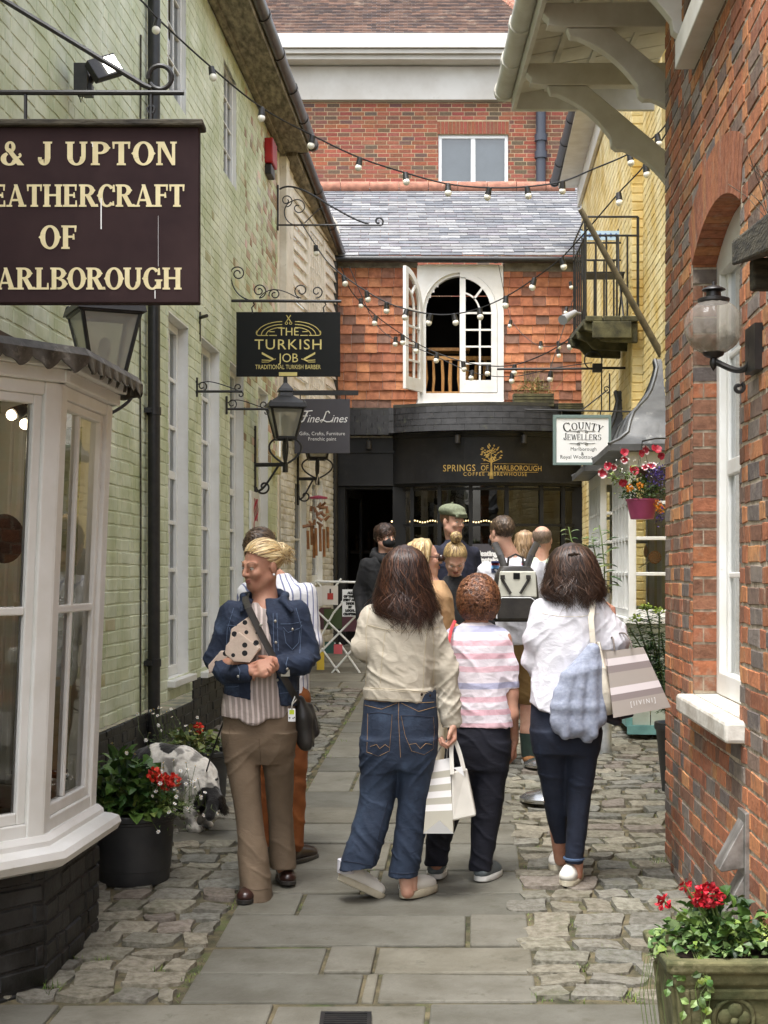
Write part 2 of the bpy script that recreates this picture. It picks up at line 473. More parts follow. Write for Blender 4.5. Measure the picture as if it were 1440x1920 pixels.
def yd(px):return 1.47/((px-CX)/F-0.057)
def zz(py,d):return CZ+(HY-py)/F*d
def fx(px):return(px-CX)/F*FD
def fz(py):return zz(py,FD)
def window(parent,O,U,V,N,u0,u1,v0,v1,cols,rows,recess=0.07,fr=0.06,mt=0.022,matf=None,gl=None,sill=None,thick=0.05,room=0.5,heavy=None,roommat=None,reveal=None):
 """timber window set back in its opening: a frame with glazing bars as one part; pane, sill and reveal as its pieces"""
 matf=matf or M_WHITE;gl=gl or G_WIN
 m=MB();n1=-recess;n0=n1-thick
 a=lambda x0,x1,y0,y1,d0=n0,d1=n1:m.fbox(O,U,V,N,x0,x1,y0,y1,d0,d1)
 a(u0,u0+fr,v0,v1);a(u1-fr,u1,v0,v1)
 a(u0+fr,u1-fr,v1-fr,v1);a(u0+fr,u1-fr,v0,v0+fr*1.3)
 iu0,iu1,iv0,iv1=u0+fr,u1-fr,v0+fr*1.3,v1-fr
 for i in range(1,cols):
  c=iu0+(iu1-iu0)*i/cols
  a(c-mt/2,c+mt/2,iv0,iv1,n0+0.012,n1-0.012)
 for j in range(1,rows):
  c=iv0+(iv1-iv0)*j/rows;h=mt*(2.0 if heavy==j else 1.0)
  a(iu0,iu1,c-h/2,c+h/2,n0+0.008,n1-0.009)
 w=obj('window',m,matf,parent,bevel=0.004)
 g=MB();nn=(n0+n1)/2
 q=lambda u,v,n:O+U*u+V*v+N*n
 g.face([q(iu0,iv0,nn),q(iu1,iv0,nn),q(iu1,iv1,nn),q(iu0,iv1,nn)])
 obj('pane',g,gl,w)
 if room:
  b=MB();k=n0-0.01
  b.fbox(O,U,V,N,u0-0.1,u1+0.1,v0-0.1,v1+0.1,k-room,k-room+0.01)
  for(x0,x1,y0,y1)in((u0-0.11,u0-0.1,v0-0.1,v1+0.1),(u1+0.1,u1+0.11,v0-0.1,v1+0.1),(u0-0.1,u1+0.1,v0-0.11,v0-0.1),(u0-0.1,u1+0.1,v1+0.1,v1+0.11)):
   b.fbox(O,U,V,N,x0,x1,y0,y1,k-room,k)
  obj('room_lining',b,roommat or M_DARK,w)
 if sill:
  s=MB();s.fbox(O,U,V,N,u0-0.04,u1+0.04,v0-sill,v0-0.002,n0,0.06)
  obj('sill',s,matf,w,bevel=0.006)
 if reveal:
  r=MB()
  r.fbox(O,U,V,N,u0-0.012,u0-0.002,v0,v1,n0,0.001);r.fbox(O,U,V,N,u1+0.002,u1+0.012,v0,v1,n0,0.001)
  r.fbox(O,U,V,N,u0-0.012,u1+0.012,v1+0.002,v1+0.012,n0,0.001)
  obj('reveal',r,reveal,w)
 return w
 # ================================================================ the ground
def alley(t,d,dz=0.0):
 return Vector((t+LS*d,d,gz(d)+dz))
mb=MB()
ds=[-6,0,3,6,9,12,15,18,20,24,40]
for a,b in zip(ds,ds[1:]):
 za,zb=gz(min(a,20))-0.007,gz(min(b,20))-0.007
 mb.face([(-14,a,za),(14,a,za),(14,b,zb),(-14,b,zb)])
tag(obj('ground',mb,M_GROUND),kind='structure')
def slabs(rows,name,cols):
 mb=MB()
 for(d0,d1,ts)in rows:
  for(t0,t1)in zip(ts,ts[1:]):
   g=0.006+rnd.random()*0.006
   k=cols[rnd.randrange(len(cols))];b=0.80+0.22*rnd.random()
   mb.tint=tuple(c*b for c in k)
   h=rnd.random()*0.008
   e0,e1=d0+g+rnd.random()*0.008,d1-g-rnd.random()*0.008
   a=[alley(t0+g,e0,-0.05),alley(t1-g,e0+(rnd.random()-.5)*0.014,-0.05),alley(t1-g,e1,-0.05),alley(t0+g,e1+(rnd.random()-.5)*0.014,-0.05)]
   mb.hexa(a+[p+Vector((0,0,0.05+h+(rnd.random()-0.5)*0.007))for p in a])
 o=obj(name,mb,M_FLAG,bevel=0.008)
 return tag(o,kind='structure')
T0,T1=-1.08,0.236
fl=lambda f:T0+(T1-T0)*f
rows=[(5.44,5.78,[T0,fl(.50),fl(.545),T1]),(5.78,6.13,[T0,fl(.37),fl(.52),T1]),(6.13,6.60,[T0,fl(.80),T1]),(6.60,6.97,[T0,fl(.22),T1]),(6.97,7.42,[T0,fl(.42),fl(.47),T1]),(7.42,8.0,[T0,fl(.40),fl(.49),fl(.84),T1])]
d=8.0
while d<14.2:
 s=0.42+rnd.random()*0.3
 n=rnd.choice([1,2,2,3])
 c=sorted(rnd.uniform(0.2,0.8)for _ in range(n-1))
 rows.append((d,d+s,[T0]+[fl(x)for x in c]+[T1]));d+=s
DF=d
while d<19.3:
 s=0.5+rnd.random()*0.3
 c=[-1.9]
 while c[-1]<1.6:c.append(c[-1]+rnd.uniform(0.5,1.0))
 rows.append((d,d+s,c));d+=s
FLAGC=[lin(113,110,99),lin(117,114,103),lin(110,108,98),lin(118,114,101),lin(115,113,103)]
slabs(rows,'flagstone_path',FLAGC)
slabs([(4.4,4.74,[-2.6,-1.7,-0.6,0.5,1.6,2.6]),(4.74,5.08,[-2.6,-1.9,-0.9,-0.02,0.55,1.7,2.6]),(5.09,5.43,[-2.6,-1.5,-0.72,-0.17,0.9,1.8])],'kerb_stones',FLAGC)
# ---- setts
def sett(mb,t,d,w,l,h,col):
 nx,ny=6,6
 sk=(rnd.random()-0.5)*0.09;ph=[rnd.random()*6 for _ in range(4)]
 vs=[]
 tilt=(rnd.random()-.5)*0.05;tilt2=(rnd.random()-.5)*0.05
 for j in range(ny):
  for i in range(nx):
   a=[-1,-0.92,-0.5,0.5,0.92,1][i];b=[-1,-0.9,-0.5,0.5,0.9,1][j]
   rr=1-0.09*(abs(a*b))**3
   x=a*w/2*rr+sk*b*w/2+0.012*math.sin(b*2.2+ph[0]);y=b*l/2*rr+0.014*math.sin(a*2.4+ph[1])
   e=max(abs(a),abs(b))
   z=-0.04 if e>0.99 else(h*(0.8 if e>0.8 else 1.0)+a*tilt*0.25+b*tilt2*0.25+0.005*math.sin(a*3+ph[2])*math.sin(b*3+ph[3]))
   vs.append(alley(t+x,d+y,z))
 fs=[(j*nx+i,j*nx+i+1,(j+1)*nx+i+1,(j+1)*nx+i)for j in range(ny-1)for i in range(nx-1)]
 mb.tint=col
 mb.mesh(vs,fs)
SETTC=[lin(128,125,112),lin(133,128,113),lin(122,119,109),lin(136,130,115),lin(128,119,109),lin(118,117,109),lin(131,127,112)]
def setts(d0,d1,ta,tb,name,lmin=0.13,lmax=0.21,wmin=0.13,wmax=0.26):
 mb=MB();d=d0
 while d<d1:
  l=rnd.uniform(lmin,lmax)
  a,b=ta(d+l/2),tb(d+l/2)
  t=a-rnd.random()*0.12
  while t<b-0.04:
   w=rnd.uniform(wmin,wmax)
   if t+w>b-0.06:w=b-t
   k=SETTC[rnd.randrange(len(SETTC))];f=0.82+0.36*rnd.random()
   lj=l*rnd.uniform(0.88,1.04)
   if w>0.05 and not(t<-1.0 and t>-1.85 and 7.9<d<8.55):
    sett(mb,t+w/2,d+l/2+(rnd.random()-.5)*0.04,w-0.011,lj-0.013,0.007+0.009*rnd.random(),tuple(c*f for c in k))
   t+=w
  d+=l
 return tag(obj(name,mb,M_SETT,smooth=True,sharp=62),kind='structure')
slabs([(8.02,8.31,[-1.75,T0-0.01]),(8.32,8.62,[-1.8,-1.5,T0-0.01])],'flagstone_apron',FLAGC)
setts(5.46,DF,lambda d:-2.35,lambda d:T0-0.02,'cobbled_edge')
setts(5.46,13.6,lambda d:T1+0.02,lambda d:T1+1.75,'cobbled_verge')
# ================================================================ green brick building on the left
def ratio(c,base):return tuple(a/b for a,b in zip(c,base))
def pal_green(rg,k,u,v):
 d=u/Ln
 f=0.95+0.08*rg.random()
 pk=0.0
 if d>13.0 and v>2.6:pk=min(1.5,(d-13.0)*0.5)
 elif v<0.95:pk=0.06
 else:pk=0.012
 if rg.random()<pk*0.55:
  return ratio([x*(0.85+0.3*rg.random())for x in rg.choice([lin(214,204,184),lin(164,134,104),lin(204,196,176),lin(186,168,142)])],GREEN)
 return(f,f,f*(0.96+0.06*rg.random()))
green=thing('green_brick_building',(-1.5,10.5,gz(10.5)),'tall pale green painted brick building with white sash windows and a bay','building')
WZ1=6.14
lwin=[(10.33,11.05,0.86,3.41),(11.57,12.40,0.84,3.43),(12.92,13.70,0.88,3.43),(14.62,15.32,1.75,3.43)]
uwin=[(10.30,10.96,4.96,6.02),(12.60,13.28,5.0,5.98)]
M_CURTAIN=mat('pale_net_curtain',lin(206,206,204),0.9,col2=lin(176,176,176),vs=3)
lops=[(a*Ln,b*Ln,c,d)for a,b,c,d in lwin+uwin]
shop_hole=(4.95*Ln,6.25*Ln,0.5,2.25)
mb=MB()
bricks(mb,LO,LU,Z,LN,3.0,16.12*Ln,0.72,WZ1,pal_green,lops+[shop_hole],relief=0.0036,bev=0.004,jit=0.0045,course=0.078,ls=0.235,lh=0.118,joint=0.009)
obj('wall',mb,[M_GREEN,M_GREEN],green)
mb=MB()
blk=lambda rg,k,u,v:(lambda f:(f,f,f))(0.8+0.5*rg.random())
for(a,b,v1)in((3.0,9.9,0.70),(9.9,11.2,0.64),(11.2,16.12,0.80)):
 bricks(mb,LO,LU,Z,LN*1.0,a*Ln,b*Ln,-0.2,v1,blk,relief=0.012,bev=0.005,jit=0.004,mortar=False,course=0.078)
 mb.mi=1;sheet(mb,LO+LN*0.005,LU,Z,LN,a*Ln,b*Ln,-0.2,v1+0.003,());mb.mi=0
obj('plinth',mb,[M_BLACKB,M_BLACKB],green,smooth=True,sharp=50)
for i,(a,b,c,d)in enumerate(lwin):
 window(green,LO,LU,Z,LN,a*Ln,b*Ln,c,d,3,7 if c<1 else 4,recess=0.075,fr=0.055,sill=0.05,reveal=M_WHITE,heavy=4 if c<1 else None,room=0.12,mt=0.03,roommat=M_CURTAIN)
for(a,b,c,d)in uwin:
 window(green,LO,LU,Z,LN,a*Ln,b*Ln,c,d,3,4,recess=0.03,fr=0.035,mt=0.012,room=0.3,reveal=M_WHITE)
mb=MB()
mb.fbox(LO,LU,Z,LN,3.0,16.14*Ln,WZ1,WZ1+0.06,0.0,0.33)
mb.fbox(LO,LU,Z,LN,3.0,16.14*Ln,WZ1-0.02,WZ1-0.002,0.02,0.08)
obj('soffit',mb,M_SOFFIT,green,bevel=0.008)
def gutter(parent,a,b,r,m,name='gutter',every=0.9):
 mb=MB();a=Vector(a);b=Vector(b)
 mb.tube([a,b],r,12)
 n=max(2,int((b-a).length/every))
 for i in range(n+1):
  p=a.lerp(b,i/n);t=(b-a).normalized()*0.025
  mb.tube([p-t,p+t],r*1.14,12)
 return obj(name,mb,m,parent,smooth=True)
lp=lambda d,z,off:LO+LU*(d*Ln)+Z*z+LN*off
gutter(green,lp(3.0,6.24,0.36),lp(16.2,6.24,0.36),0.062,M_PIPEB)
mb=MB()
mb.fbox(LO,LU,Z,LN,3.0,16.14*Ln,6.21,6.27,-1.2,0.30)
q=lambda d,off,z:LO+LU*(d*Ln)+LN*off+Z*z
mb.face([q(3,0.36,6.30),q(16.14,0.36,6.30),q(16.14,-3.0,8.4),q(3,-3.0,8.4)])
obj('roof',mb,M_PLAIN,green)
mb=MB()
dp=lambda z:lp(9.62,z,0.055)
mb.tube([dp(0.25),dp(6.1)],0.04,14)
for z in(1.0,2.62,4.3):mb.tube([dp(z),dp(z+0.05)],0.047,14);mb.box(dp(z+0.025)-LN*0.03,(0.05,0.14,0.03))
mb.tube([dp(0.25),dp(0.62)],0.046,14)
obj('downpipe',mb,M_BLACKM,green,smooth=True)
mb=MB()
mb.tube([lp(9.42,0.7,0.012),lp(9.43,2.0,0.012),lp(9.41,3.2,0.012),lp(9.43,5.0,0.012)],0.006,6)
obj('cable',mb,M_WOODD,green,smooth=True)
# ---- bay shop window
def bayx(z):return 0.042*(z-1.4)
A=Vector((-1.250,5.62,0));B=Vector((-1.196,6.38,0));Nn=Vector((-1.80,4.93,0));E=Vector((-1.72,6.72,0))
def leanp(p,z):return Vector((p.x+bayx(z),p.y,z))
def bay_face(mb,p,q,spec):
 """members of one face of the bay: (u0,u1,z0,z1,n0,n1) with u as a share of the width"""
 w=(q-p).length;U=(q-p).normalized();N=U.cross(Z)
 for(u0,u1,z0,z1,n0,n1)in spec:
  a=[p+U*u0+N*n0,p+U*u1+N*n0,p+U*u1+N*n1,p+U*u0+N*n1]
  cs=[leanp(x,z0)for x in(a[3],a[2],a[1],a[0])]
  ct=[leanp(x,z1)for x in(a[3],a[2],a[1],a[0])]
  mb.hexa(cs+ct)
mb=MB();ws=[(Nn-A).length,(B-A).length,(E-B).length]
BZ0,BZ1=0.565,2.315
def framing(w,mull,bars,post=0.085):
 s=[(0,post,BZ0,BZ1,-0.07,0),(w-post,w,BZ0,BZ1,-0.07,0),(post,w-post,BZ0,BZ0+0.10,-0.06,-0.004),(post,w-post,BZ1-0.05,BZ1,-0.06,-0.004),(post,post+0.04,BZ0+0.1,BZ1-0.05,-0.055,-0.016),(w-post-0.04,w-post,BZ0+0.1,BZ1-0.05,-0.055,-0.016),(post+0.04,w-post-0.04,BZ0+0.10,BZ0+0.145,-0.055,-0.016),(post+0.04,w-post-0.04,BZ1-0.085,BZ1-0.05,-0.055,-0.016)]
 for m_ in mull:s.append((m_-0.013,m_+0.013,BZ0+0.145,BZ1-0.085,-0.052,-0.02))
 for z in bars:s.append((post+0.04,w-post-0.04,z-0.016,z+0.016,-0.05,-0.018))
 return s
bay_face(mb,Nn,A,framing(ws[0],[],[1.46],0.075))
bay_face(mb,A,B,framing(ws[1],[ws[1]*0.44],[1.46]))
bay_face(mb,B,E,framing(ws[2],[],[1.46]))
# moulded cornice
for i,(p,q_)in enumerate(((Nn,A),(A,B),(B,E))):
 w=(q_-p).length
 bay_face(mb,p,q_,[(-0.02,w+0.02,BZ1,BZ1+0.05,-0.06,0.025),(-0.035,w+0.035,BZ1+0.05,BZ1+0.085,-0.06,0.05),(-0.05,w+0.05,BZ1+0.085,BZ1+0.11,-0.06,0.07)])
bay=obj('bay_window',mb,M_WHITE,green,bevel=0.006)
mb=MB()
def ring_pts(off,z):
 pl=[Nn,A,B,E];out=[]
 for i,p in enumerate(pl):
  ns=[]
  if i>0:ns.append((pl[i]-pl[i-1]).normalized().cross(Z))
  if i<3:ns.append((pl[i+1]-pl[i]).normalized().cross(Z))
  n=sum(ns,Vector()).normalized()
  c=n.dot(ns[0])
  out.append(leanp(p+n*off/c,z))
 return out
prof=[(-0.05,BZ0-0.07),(0.05,BZ0-0.075),(0.085,BZ0-0.06),(0.098,BZ0-0.03),(0.088,BZ0-0.004),(0.06,BZ0+0.008),(0.03,BZ0+0.012),(0.028,BZ0+0.03),(0.008,BZ0+0.05),(-0.05,BZ0+0.052)]
rg_=[ring_pts(o,z)for o,z in prof]
vs=[p for r in rg_ for p in r]
mb.mesh(vs,[(i*4+j,i*4+j+1,(i+1)*4+j+1,(i+1)*4+j)for i in range(len(prof)-1)for j in range(3)])
obj('sill',mb,M_WHITE,bay,smooth=True,sharp=35)
mb=MB()
for p,q_ in((Nn,A),(A,B),(B,E)):
 U_=(q_-p).normalized();N_=U_.cross(Z);w=(q_-p).length
 pp=[p+U_*0.1-N_*0.036,q_-U_*0.1-N_*0.036]
 mb.face([leanp(pp[0],BZ0+0.1),leanp(pp[1],BZ0+0.1),leanp(pp[1],BZ1-0.04),leanp(pp[0],BZ1-0.04)])
obj('pane',mb,glass('bay_glass',(0.86,0.88,0.87),0.05),bay)
mb=MB()
for p,q_ in((Nn,A),(A,B),(B,E)):
 p=p-Vector((0.03,0,0));q_=q_-Vector((0.03,0,0))
 U_=(q_-p).normalized();N_=U_.cross(Z);w=(q_-p).length
 bricks(mb,p,U_,Z,N_,0,w,-0.1,BZ0-0.07,blk,relief=0.009,bev=0.006,jit=0.005,course=0.078)
obj('base',mb,[M_BLACKB,M_BLACKB],bay,smooth=True,sharp=50)
mb=MB()
top=[leanp(p,0)for p in(Nn,A,B,E)]
r0=ring_pts(0.09,BZ1+0.128);r1=ring_pts(0.11,BZ1+0.098)
up=[Vector((-1.82,4.93,2.49)),Vector((-1.80,5.4,2.50)),Vector((-1.77,6.3,2.50)),Vector((-1.74,6.72,2.49))]
for j in range(3):
 K=12
 for k in range(K):
  a,b=k/K,(k+1)/K
  e=lambda t:r0[j].lerp(r0[j+1],t)
  u_=lambda t:up[j].lerp(up[j+1],t)
  mb.face([e(a),e(b),u_(b),u_(a)])
 L_=(r1[j+1]-r1[j]).length;n=max(2,int(L_/0.115));S=12
 for i in range(n):
  for k in range(S):
   ta,tb=(i+k/S)/n,(i+(k+1)/S)/n
   dd=lambda t:0.032+0.03*abs(math.sin(math.pi*t*n))**0.5+0.008*math.sin(7*t*n+j)
   wv=lambda t:0.012*math.sin(t*n*math.pi*2)
   pa,pb=r1[j].lerp(r1[j+1],ta),r1[j].lerp(r1[j+1],tb)
   nn=(r1[j+1]-r1[j]).normalized().cross(Z)
   ea,eb=r0[j].lerp(r0[j+1],ta),r0[j].lerp(r0[j+1],tb)
   pa2=pa+nn*wv(ta)-Z*dd(ta);pb2=pb+nn*wv(tb)-Z*dd(tb)
   mb.face([pa,pb,eb,ea]);mb.face([pa2,pb2,pb,pa])
   mb.face([pa2-nn*0.006,pa-nn*0.006,pb-nn*0.006,pb2-nn*0.006])
mb.face([r1[0]-Z*0.005,r1[3]-Z*0.005,r1[2]-Z*0.005,r1[1]-Z*0.005])
obj('lead_roof',mb,M_LEADD,bay,smooth=True,sharp=50)
mb=MB()
for(c,s)in(((-2.9,5.6,1.4),(0.04,2.6,2.6)),((-2.4,7.0,1.4),(1.2,0.04,2.4)),((-2.4,4.4,1.4),(1.2,0.04,2.4)),((-2.3,5.6,0.52),(1.3,2.4,0.04)),((-2.3,5.6,2.6),(1.3,2.4,0.04))):
 mb.box(c,s,rz=-0.06)
mb.hexa([Vector(p)for p in((-1.80,5.0,0.54),(-1.28,5.66,0.54),(-1.24,6.34,0.54),(-1.72,6.6,0.54),(-1.80,5.0,0.57),(-1.28,5.66,0.57),(-1.24,6.34,0.57),(-1.72,6.6,0.57))])
obj('display_room',mb,M_SHOPIN,bay)
# ================================================================ white boarded building beyond it
whiteb=thing('white_boarded_building',(-1.0,17.8,gz(17.8)),'narrow cream building with weathered boards above and white painted brick below','building')
P0=Vector((-1.12,16.12,0));P1=Vector((-0.62,19.62,0))
BU=(P1-P0).normalized();BN=BU.cross(Z);BL=(P1-P0).length
pal_w=lambda rg,k,u,v:(lambda f:(f,f,f))(0.9+0.14*rg.random())
mb=MB()
bops=[(0.75,1.45,0.62,2.7),(1.8,2.5,1.5,2.75)]
bricks(mb,P0,BU,Z,BN,0,BL,0.3,3.35,pal_w,bops,relief=0.007,bev=0.005,jit=0.003)
obj('wall',mb,[M_WHITEBRICK,M_WHITEBRICK],whiteb,smooth=True,sharp=50)
window(whiteb,P0,BU,Z,BN,*bops[0],2,3,recess=0.06,sill=0.04,reveal=M_WHITE)
window(whiteb,P0,BU,Z,BN,*bops[1],2,2,recess=0.06,sill=0.04,reveal=M_WHITE)
mb=MB()
mb.fbox(P0,BU,Z,BN,0.0,0.16,3.35,6.2,-0.02,0.07);mb.fbox(P0,BU,Z,BN,-0.1,-0.001,0.3,6.3,-0.4,-0.005);mb.fbox(P0,BU,Z,BN,0.22,0.55,3.35,6.15,-0.02,0.035)
mb.fbox(P0,BU,Z,BN,0.0,BL,3.28,3.40,0.0,0.09)
obj('corner_board',mb,M_CREAM,whiteb,bevel=0.006)
mb=MB()
z=3.4
while z<6.1:
 zt=z+0.15
 a=[P0+BU*u+Z*zv+BN*n for(u,zv,n)in((0.55,z,0.045),(BL,z,0.045),(BL,zt,0.008),(0.55,zt,0.008))]
 b_=[p-BN*0.02 for p in a]
 mb.hexa([b_[0],b_[1],a[1],a[0],b_[3],b_[2],a[2],a[3]])
 z+=0.14
obj('weatherboards',mb,M_CREAM,whiteb)
mb=MB();mb.fbox(P0,BU,Z,BN,1.3,1.4,3.5,5.7,0.0,0.06);mb.fbox(P0,BU,Z,BN,2.3,2.4,3.5,5.7,0.0,0.06)
for i in range(7):mb.fbox(P0,BU,Z,BN,1.4+i*0.13,1.425+i*0.13,3.5,5.6,0.0,0.055)
obj('shutter',mb,M_CREAM,whiteb)
gutter(whiteb,P0+BN*0.22+Z*6.20+BU*0.1,P1+BN*0.08+Z*5.74,0.06,M_PIPEB)
mb=MB()
a=[P0+BN*0.2+Z*6.2,P1+BN*0.06+Z*5.76,P1-BN*2+Z*7.4,P0-BN*2+Z*7.9]
mb.face(a);mb.hexa([P0-BN*0.02+Z*6.1,P1-BN*0.02+Z*5.68,P1+BN*0.06+Z*5.68,P0+BN*0.18+Z*6.1,P0-BN*0.02+Z*6.2,P1-BN*0.02+Z*5.76,P1+BN*0.06+Z*5.76,P0+BN*0.18+Z*6.2])
obj('roof',mb,M_SOFFIT,whiteb)
mb=MB()
wp=Vector((fx(628),FD-0.14,0))
mb.tube([wp+Z*gz(19),wp+Z*3.0,wp+Z*5.66],0.045,12)
for z in(1.6,2.9,4.4):mb.tube([wp+Z*z,wp+Z*(z+0.06)],0.055,12)
obj('downpipe',mb,M_BLACKM,whiteb,smooth=True)
# ================================================================ coffee house closing the yard
cafe=thing('coffee_house',(fx(860),FD,gz(FD)),'coffee house with orange hung tiles, open arched window and black bow shopfront closing the yard','building')
X0,X1=fx(600),fx(1100)
aw0,aw1,ab,asp,ari=fx(790),fx(935),fz(738),fz(588),0.55
mb=MB()
sheet(mb,FO,FU,Z,FN,X0,X1,3.3,fz(500),[(aw0,aw1,ab,asp,ari)],0.0)
TC=[lin(184,122,86),lin(174,110,78),lin(194,132,92),lin(162,102,76),lin(124,94,80),lin(180,118,86),lin(146,102,82)]
row=0;z=3.62
while z<fz(505):
 u=X0-rnd.random()*0.1;zt=min(z+0.135,fz(500))
 while u<X1:
  w=0.168;a,b=max(u,X0),min(u+w-0.004,X1);u+=w
  if b-a<0.02:continue
  k=TC[min(6,int(rnd.random()**1.3*7))];f=0.8+0.4*rnd.random()
  lo=z+(rnd.random()-.5)*0.012;n=0.026+rnd.random()*0.008;tl=(rnd.random()-.5)*0.008
  for(x0,x1)in minus(a,b,[(fx(783),fx(944))]if z>3.7 else[]):
   if x1-x0<0.015:continue
   mb.tint=tuple(c*f for c in k)
   q8=[FO+FU*x+Z*zv+FN*nv for(x,zv,nv)in((x0,lo,0.004),(x1,lo+tl,0.004),(x1,lo+tl,n),(x0,lo,n),(x0,zt,0.002),(x1,zt,0.002),(x1,zt,0.013),(x0,zt,0.013))]
   mb.hexa(q8)
 z+=0.1226;row+=1
obj('tile_hanging',mb,M_TILE,cafe)
for(a_,b_,c_,d_)in((X0,fx(783),fz(503),fz(486)),(fx(944),X1,fz(510),fz(490))):
 mb=MB();mb.fbox(FO,FU,Z,FN,a_,b_,c_,d_,-0.05,0.03);obj('wall_plate',mb,M_CONCRETE,cafe,bevel=0.008)
 # slate roof
mb=MB();RZ0,RZ1,RD1=fz(484),7.50,23.0
SV=Vector((0,RD1-FD+0.16,RZ1-RZ0));SVl=SV.length;SV=SV/SVl;SN=FU.cross(SV);SO=Vector((0,FD-0.16,RZ0))
SCs=[lin(122,122,123),lin(110,111,114),lin(132,131,130),lin(118,115,118),lin(140,140,140),lin(104,106,110)]
v=0.0;row=0
while v<SVl:
 u=fx(560)-(0.14 if row%2 else 0)-rnd.random()*0.04
 while u<fx(1150):
  w=0.27;a,b=u,u+w-0.005;u+=w
  k=SCs[rnd.randrange(6)];f=0.8+0.32*rnd.random();mb.tint=tuple(c*f for c in k)
  l=v-0.012+(rnd.random()-.5)*0.02;t=0.011+rnd.random()*0.005;sl=(rnd.random()-.5)*0.02
  mb.hexa([SO+FU*x+SV*y+SN*n for(x,y,n)in((a,l,0.004),(b,l+sl,0.004),(b,v+0.2,-0.004),(a,v+0.2,-0.004),(a,l,0.004+t),(b,l+sl,0.004+t),(b,v+0.2,0.003),(a,v+0.2,0.003))])
 v+=0.155;row+=1
obj('slate_roof',mb,M_SLATE,cafe)
mb=MB();u=fx(560)
while u<fx(1085):
 mb.tint=(1,1,1);mb.tube([Vector((u,RD1-0.05,RZ1+0.02)),Vector((u+0.44,RD1-0.05,RZ1+0.02+0.01*rnd.random()))],0.10,10);u+=0.45
obj('ridge_tiles',mb,M_REDTILE,cafe,smooth=True)
gutter(cafe,(X0-0.1,FD-0.16,fz(490)),(X1,FD-0.16,fz(492)),0.045,M_BLACKM)
# arched window: white board with an arched hole, two leaves
def arch_pts(u0,u1,v0,vs,rise,n=20):
 c,w=(u0+u1)/2,(u1-u0)/2
 return[(u0,v0)]+[(c-w*math.cos(math.pi*i/n),vs+rise*math.sin(math.pi*i/n))for i in range(n+1)]+[(u1,v0)]
def strip(mb,O,U,V,N,a,b,n0,n1):
 """solid band between two open polylines of equal length"""
 q=lambda p,n:O+U*p[0]+V*p[1]+N*n
 for i in range(len(a)-1):
  mb.hexa([q(a[i],n0),q(a[i+1],n0),q(b[i+1],n0),q(b[i],n0),q(a[i],n1),q(a[i+1],n1),q(b[i+1],n1),q(b[i],n1)])
mb=MB()
ou0,ou1,ov0,ov1=fx(783),fx(944),fz(757),fz(497)
ap=arch_pts(aw0+0.02,aw1-0.02,ab,asp,ari-0.02,24)
op=[]
for(u,v)in ap:
 if u<=aw0+0.021 and v<=asp:op.append((ou0,v));continue
 if u>=aw1-0.021 and v<=asp:op.append((ou1,v));continue
 c=(aw0+aw1)/2;dx,dy=u-c,v-asp
 s=min((ou1-ou0)/2/max(abs(dx),1e-6),(ov1-asp)/max(dy,1e-6));op.append((c+dx*s,asp+dy*s))
strip(mb,FO,FU,Z,FN,ap,op,-0.14,0.045)
ap2=arch_pts(aw0+0.06,aw1-0.06,ab,asp,ari-0.06,24)
strip(mb,FO,FU,Z,FN,ap2,ap,-0.10,0.005)
mb.fbox(FO,FU,Z,FN,ou0,ou1,ov0,ab,-0.14,0.05);mb.fbox(FO,FU,Z,FN,ou0-0.02,ou1+0.02,ov0-0.035,ov0-0.002,-0.1,0.09)
awin=obj('arched_window',mb,M_WHITE,cafe)
def leaf(parent,O,U,N,w,vb,vs,rise,name='casement'):
 """half of an arched pair; U runs from the meeting stile to the hinge"""
 m=MB();n0,n1=-0.02,0.022;f=0.075
 cur=lambda s,r=1.0:[(w*math.sin(math.pi/2*t/10)*r,vs+rise*r*math.cos(math.pi/2*t/10))for t in range(11)]
 out=cur(1);inn=[((w-f)*math.sin(math.pi/2*t/10),vs+(rise-f)*math.cos(math.pi/2*t/10))for t in range(11)]
 strip(m,O,U,Z,N,inn,out,n0,n1)
 m.fbox(O,U,Z,N,0,f,vb,vs+rise-f*0.9,n0,n1);m.fbox(O,U,Z,N,w-f,w,vb,vs,n0,n1)
 m.fbox(O,U,Z,N,f,w-f,vb,vb+0.16,n0,n1)
 x=(w)*0.56
 r2=0.56
 a1=[((w-f)*r2*math.sin(math.pi/2*t/10)+0.02,vs+(rise-f)*r2*math.cos(math.pi/2*t/10))for t in range(11)]
 a2=[(p[0]*1.0+0.022*math.sin(math.pi/2*t/10),p[1]+0.022*math.cos(math.pi/2*t/10))for t,p in enumerate(a1)]
 strip(m,O,U,Z,N,a1,a2,n0+0.008,n1-0.006)
 k=0.70
 pa=(a1[5][0],a1[5][1]);pb=(inn[5][0],inn[5][1])
 m.prism([(pa[0]-0.01,pa[1]+0.01),(pa[0]+0.01,pa[1]-0.01),(pb[0]+0.01,pb[1]-0.01),(pb[0]-0.01,pb[1]+0.01)],O,U,Z,N,n0+0.008,n1-0.006)
 m.fbox(O,U,Z,N,a1[-1][0],a1[-1][0]+0.024,vb+0.16,vs,n0+0.008,n1-0.006)
 for i in range(4):
  zz_=vs+0.0-(vs-vb-0.16)*i/4
  m.fbox(O,U,Z,N,f,w-f,zz_-0.012,zz_+0.012,n0+0.007,n1-0.007)
 o=obj(name,m,M_WHITE,parent)
 g=MB();g.mesh([O+U*p[0]+Z*p[1]for p in[(0.02,vb+0.1),(w-0.02,vb+0.1),(w-0.02,vs)]+out[::-1][1:]],[tuple(range(13))])
 obj('pane',g,G_CLEAR,o)
mid=(aw0+aw1)/2+0.0
leaf(awin,FO+FU*(mid-0.005)+FN*0.03,FU,FN,aw1-mid-0.02,ab+0.01,asp,ari-0.02)
ang=R(118)
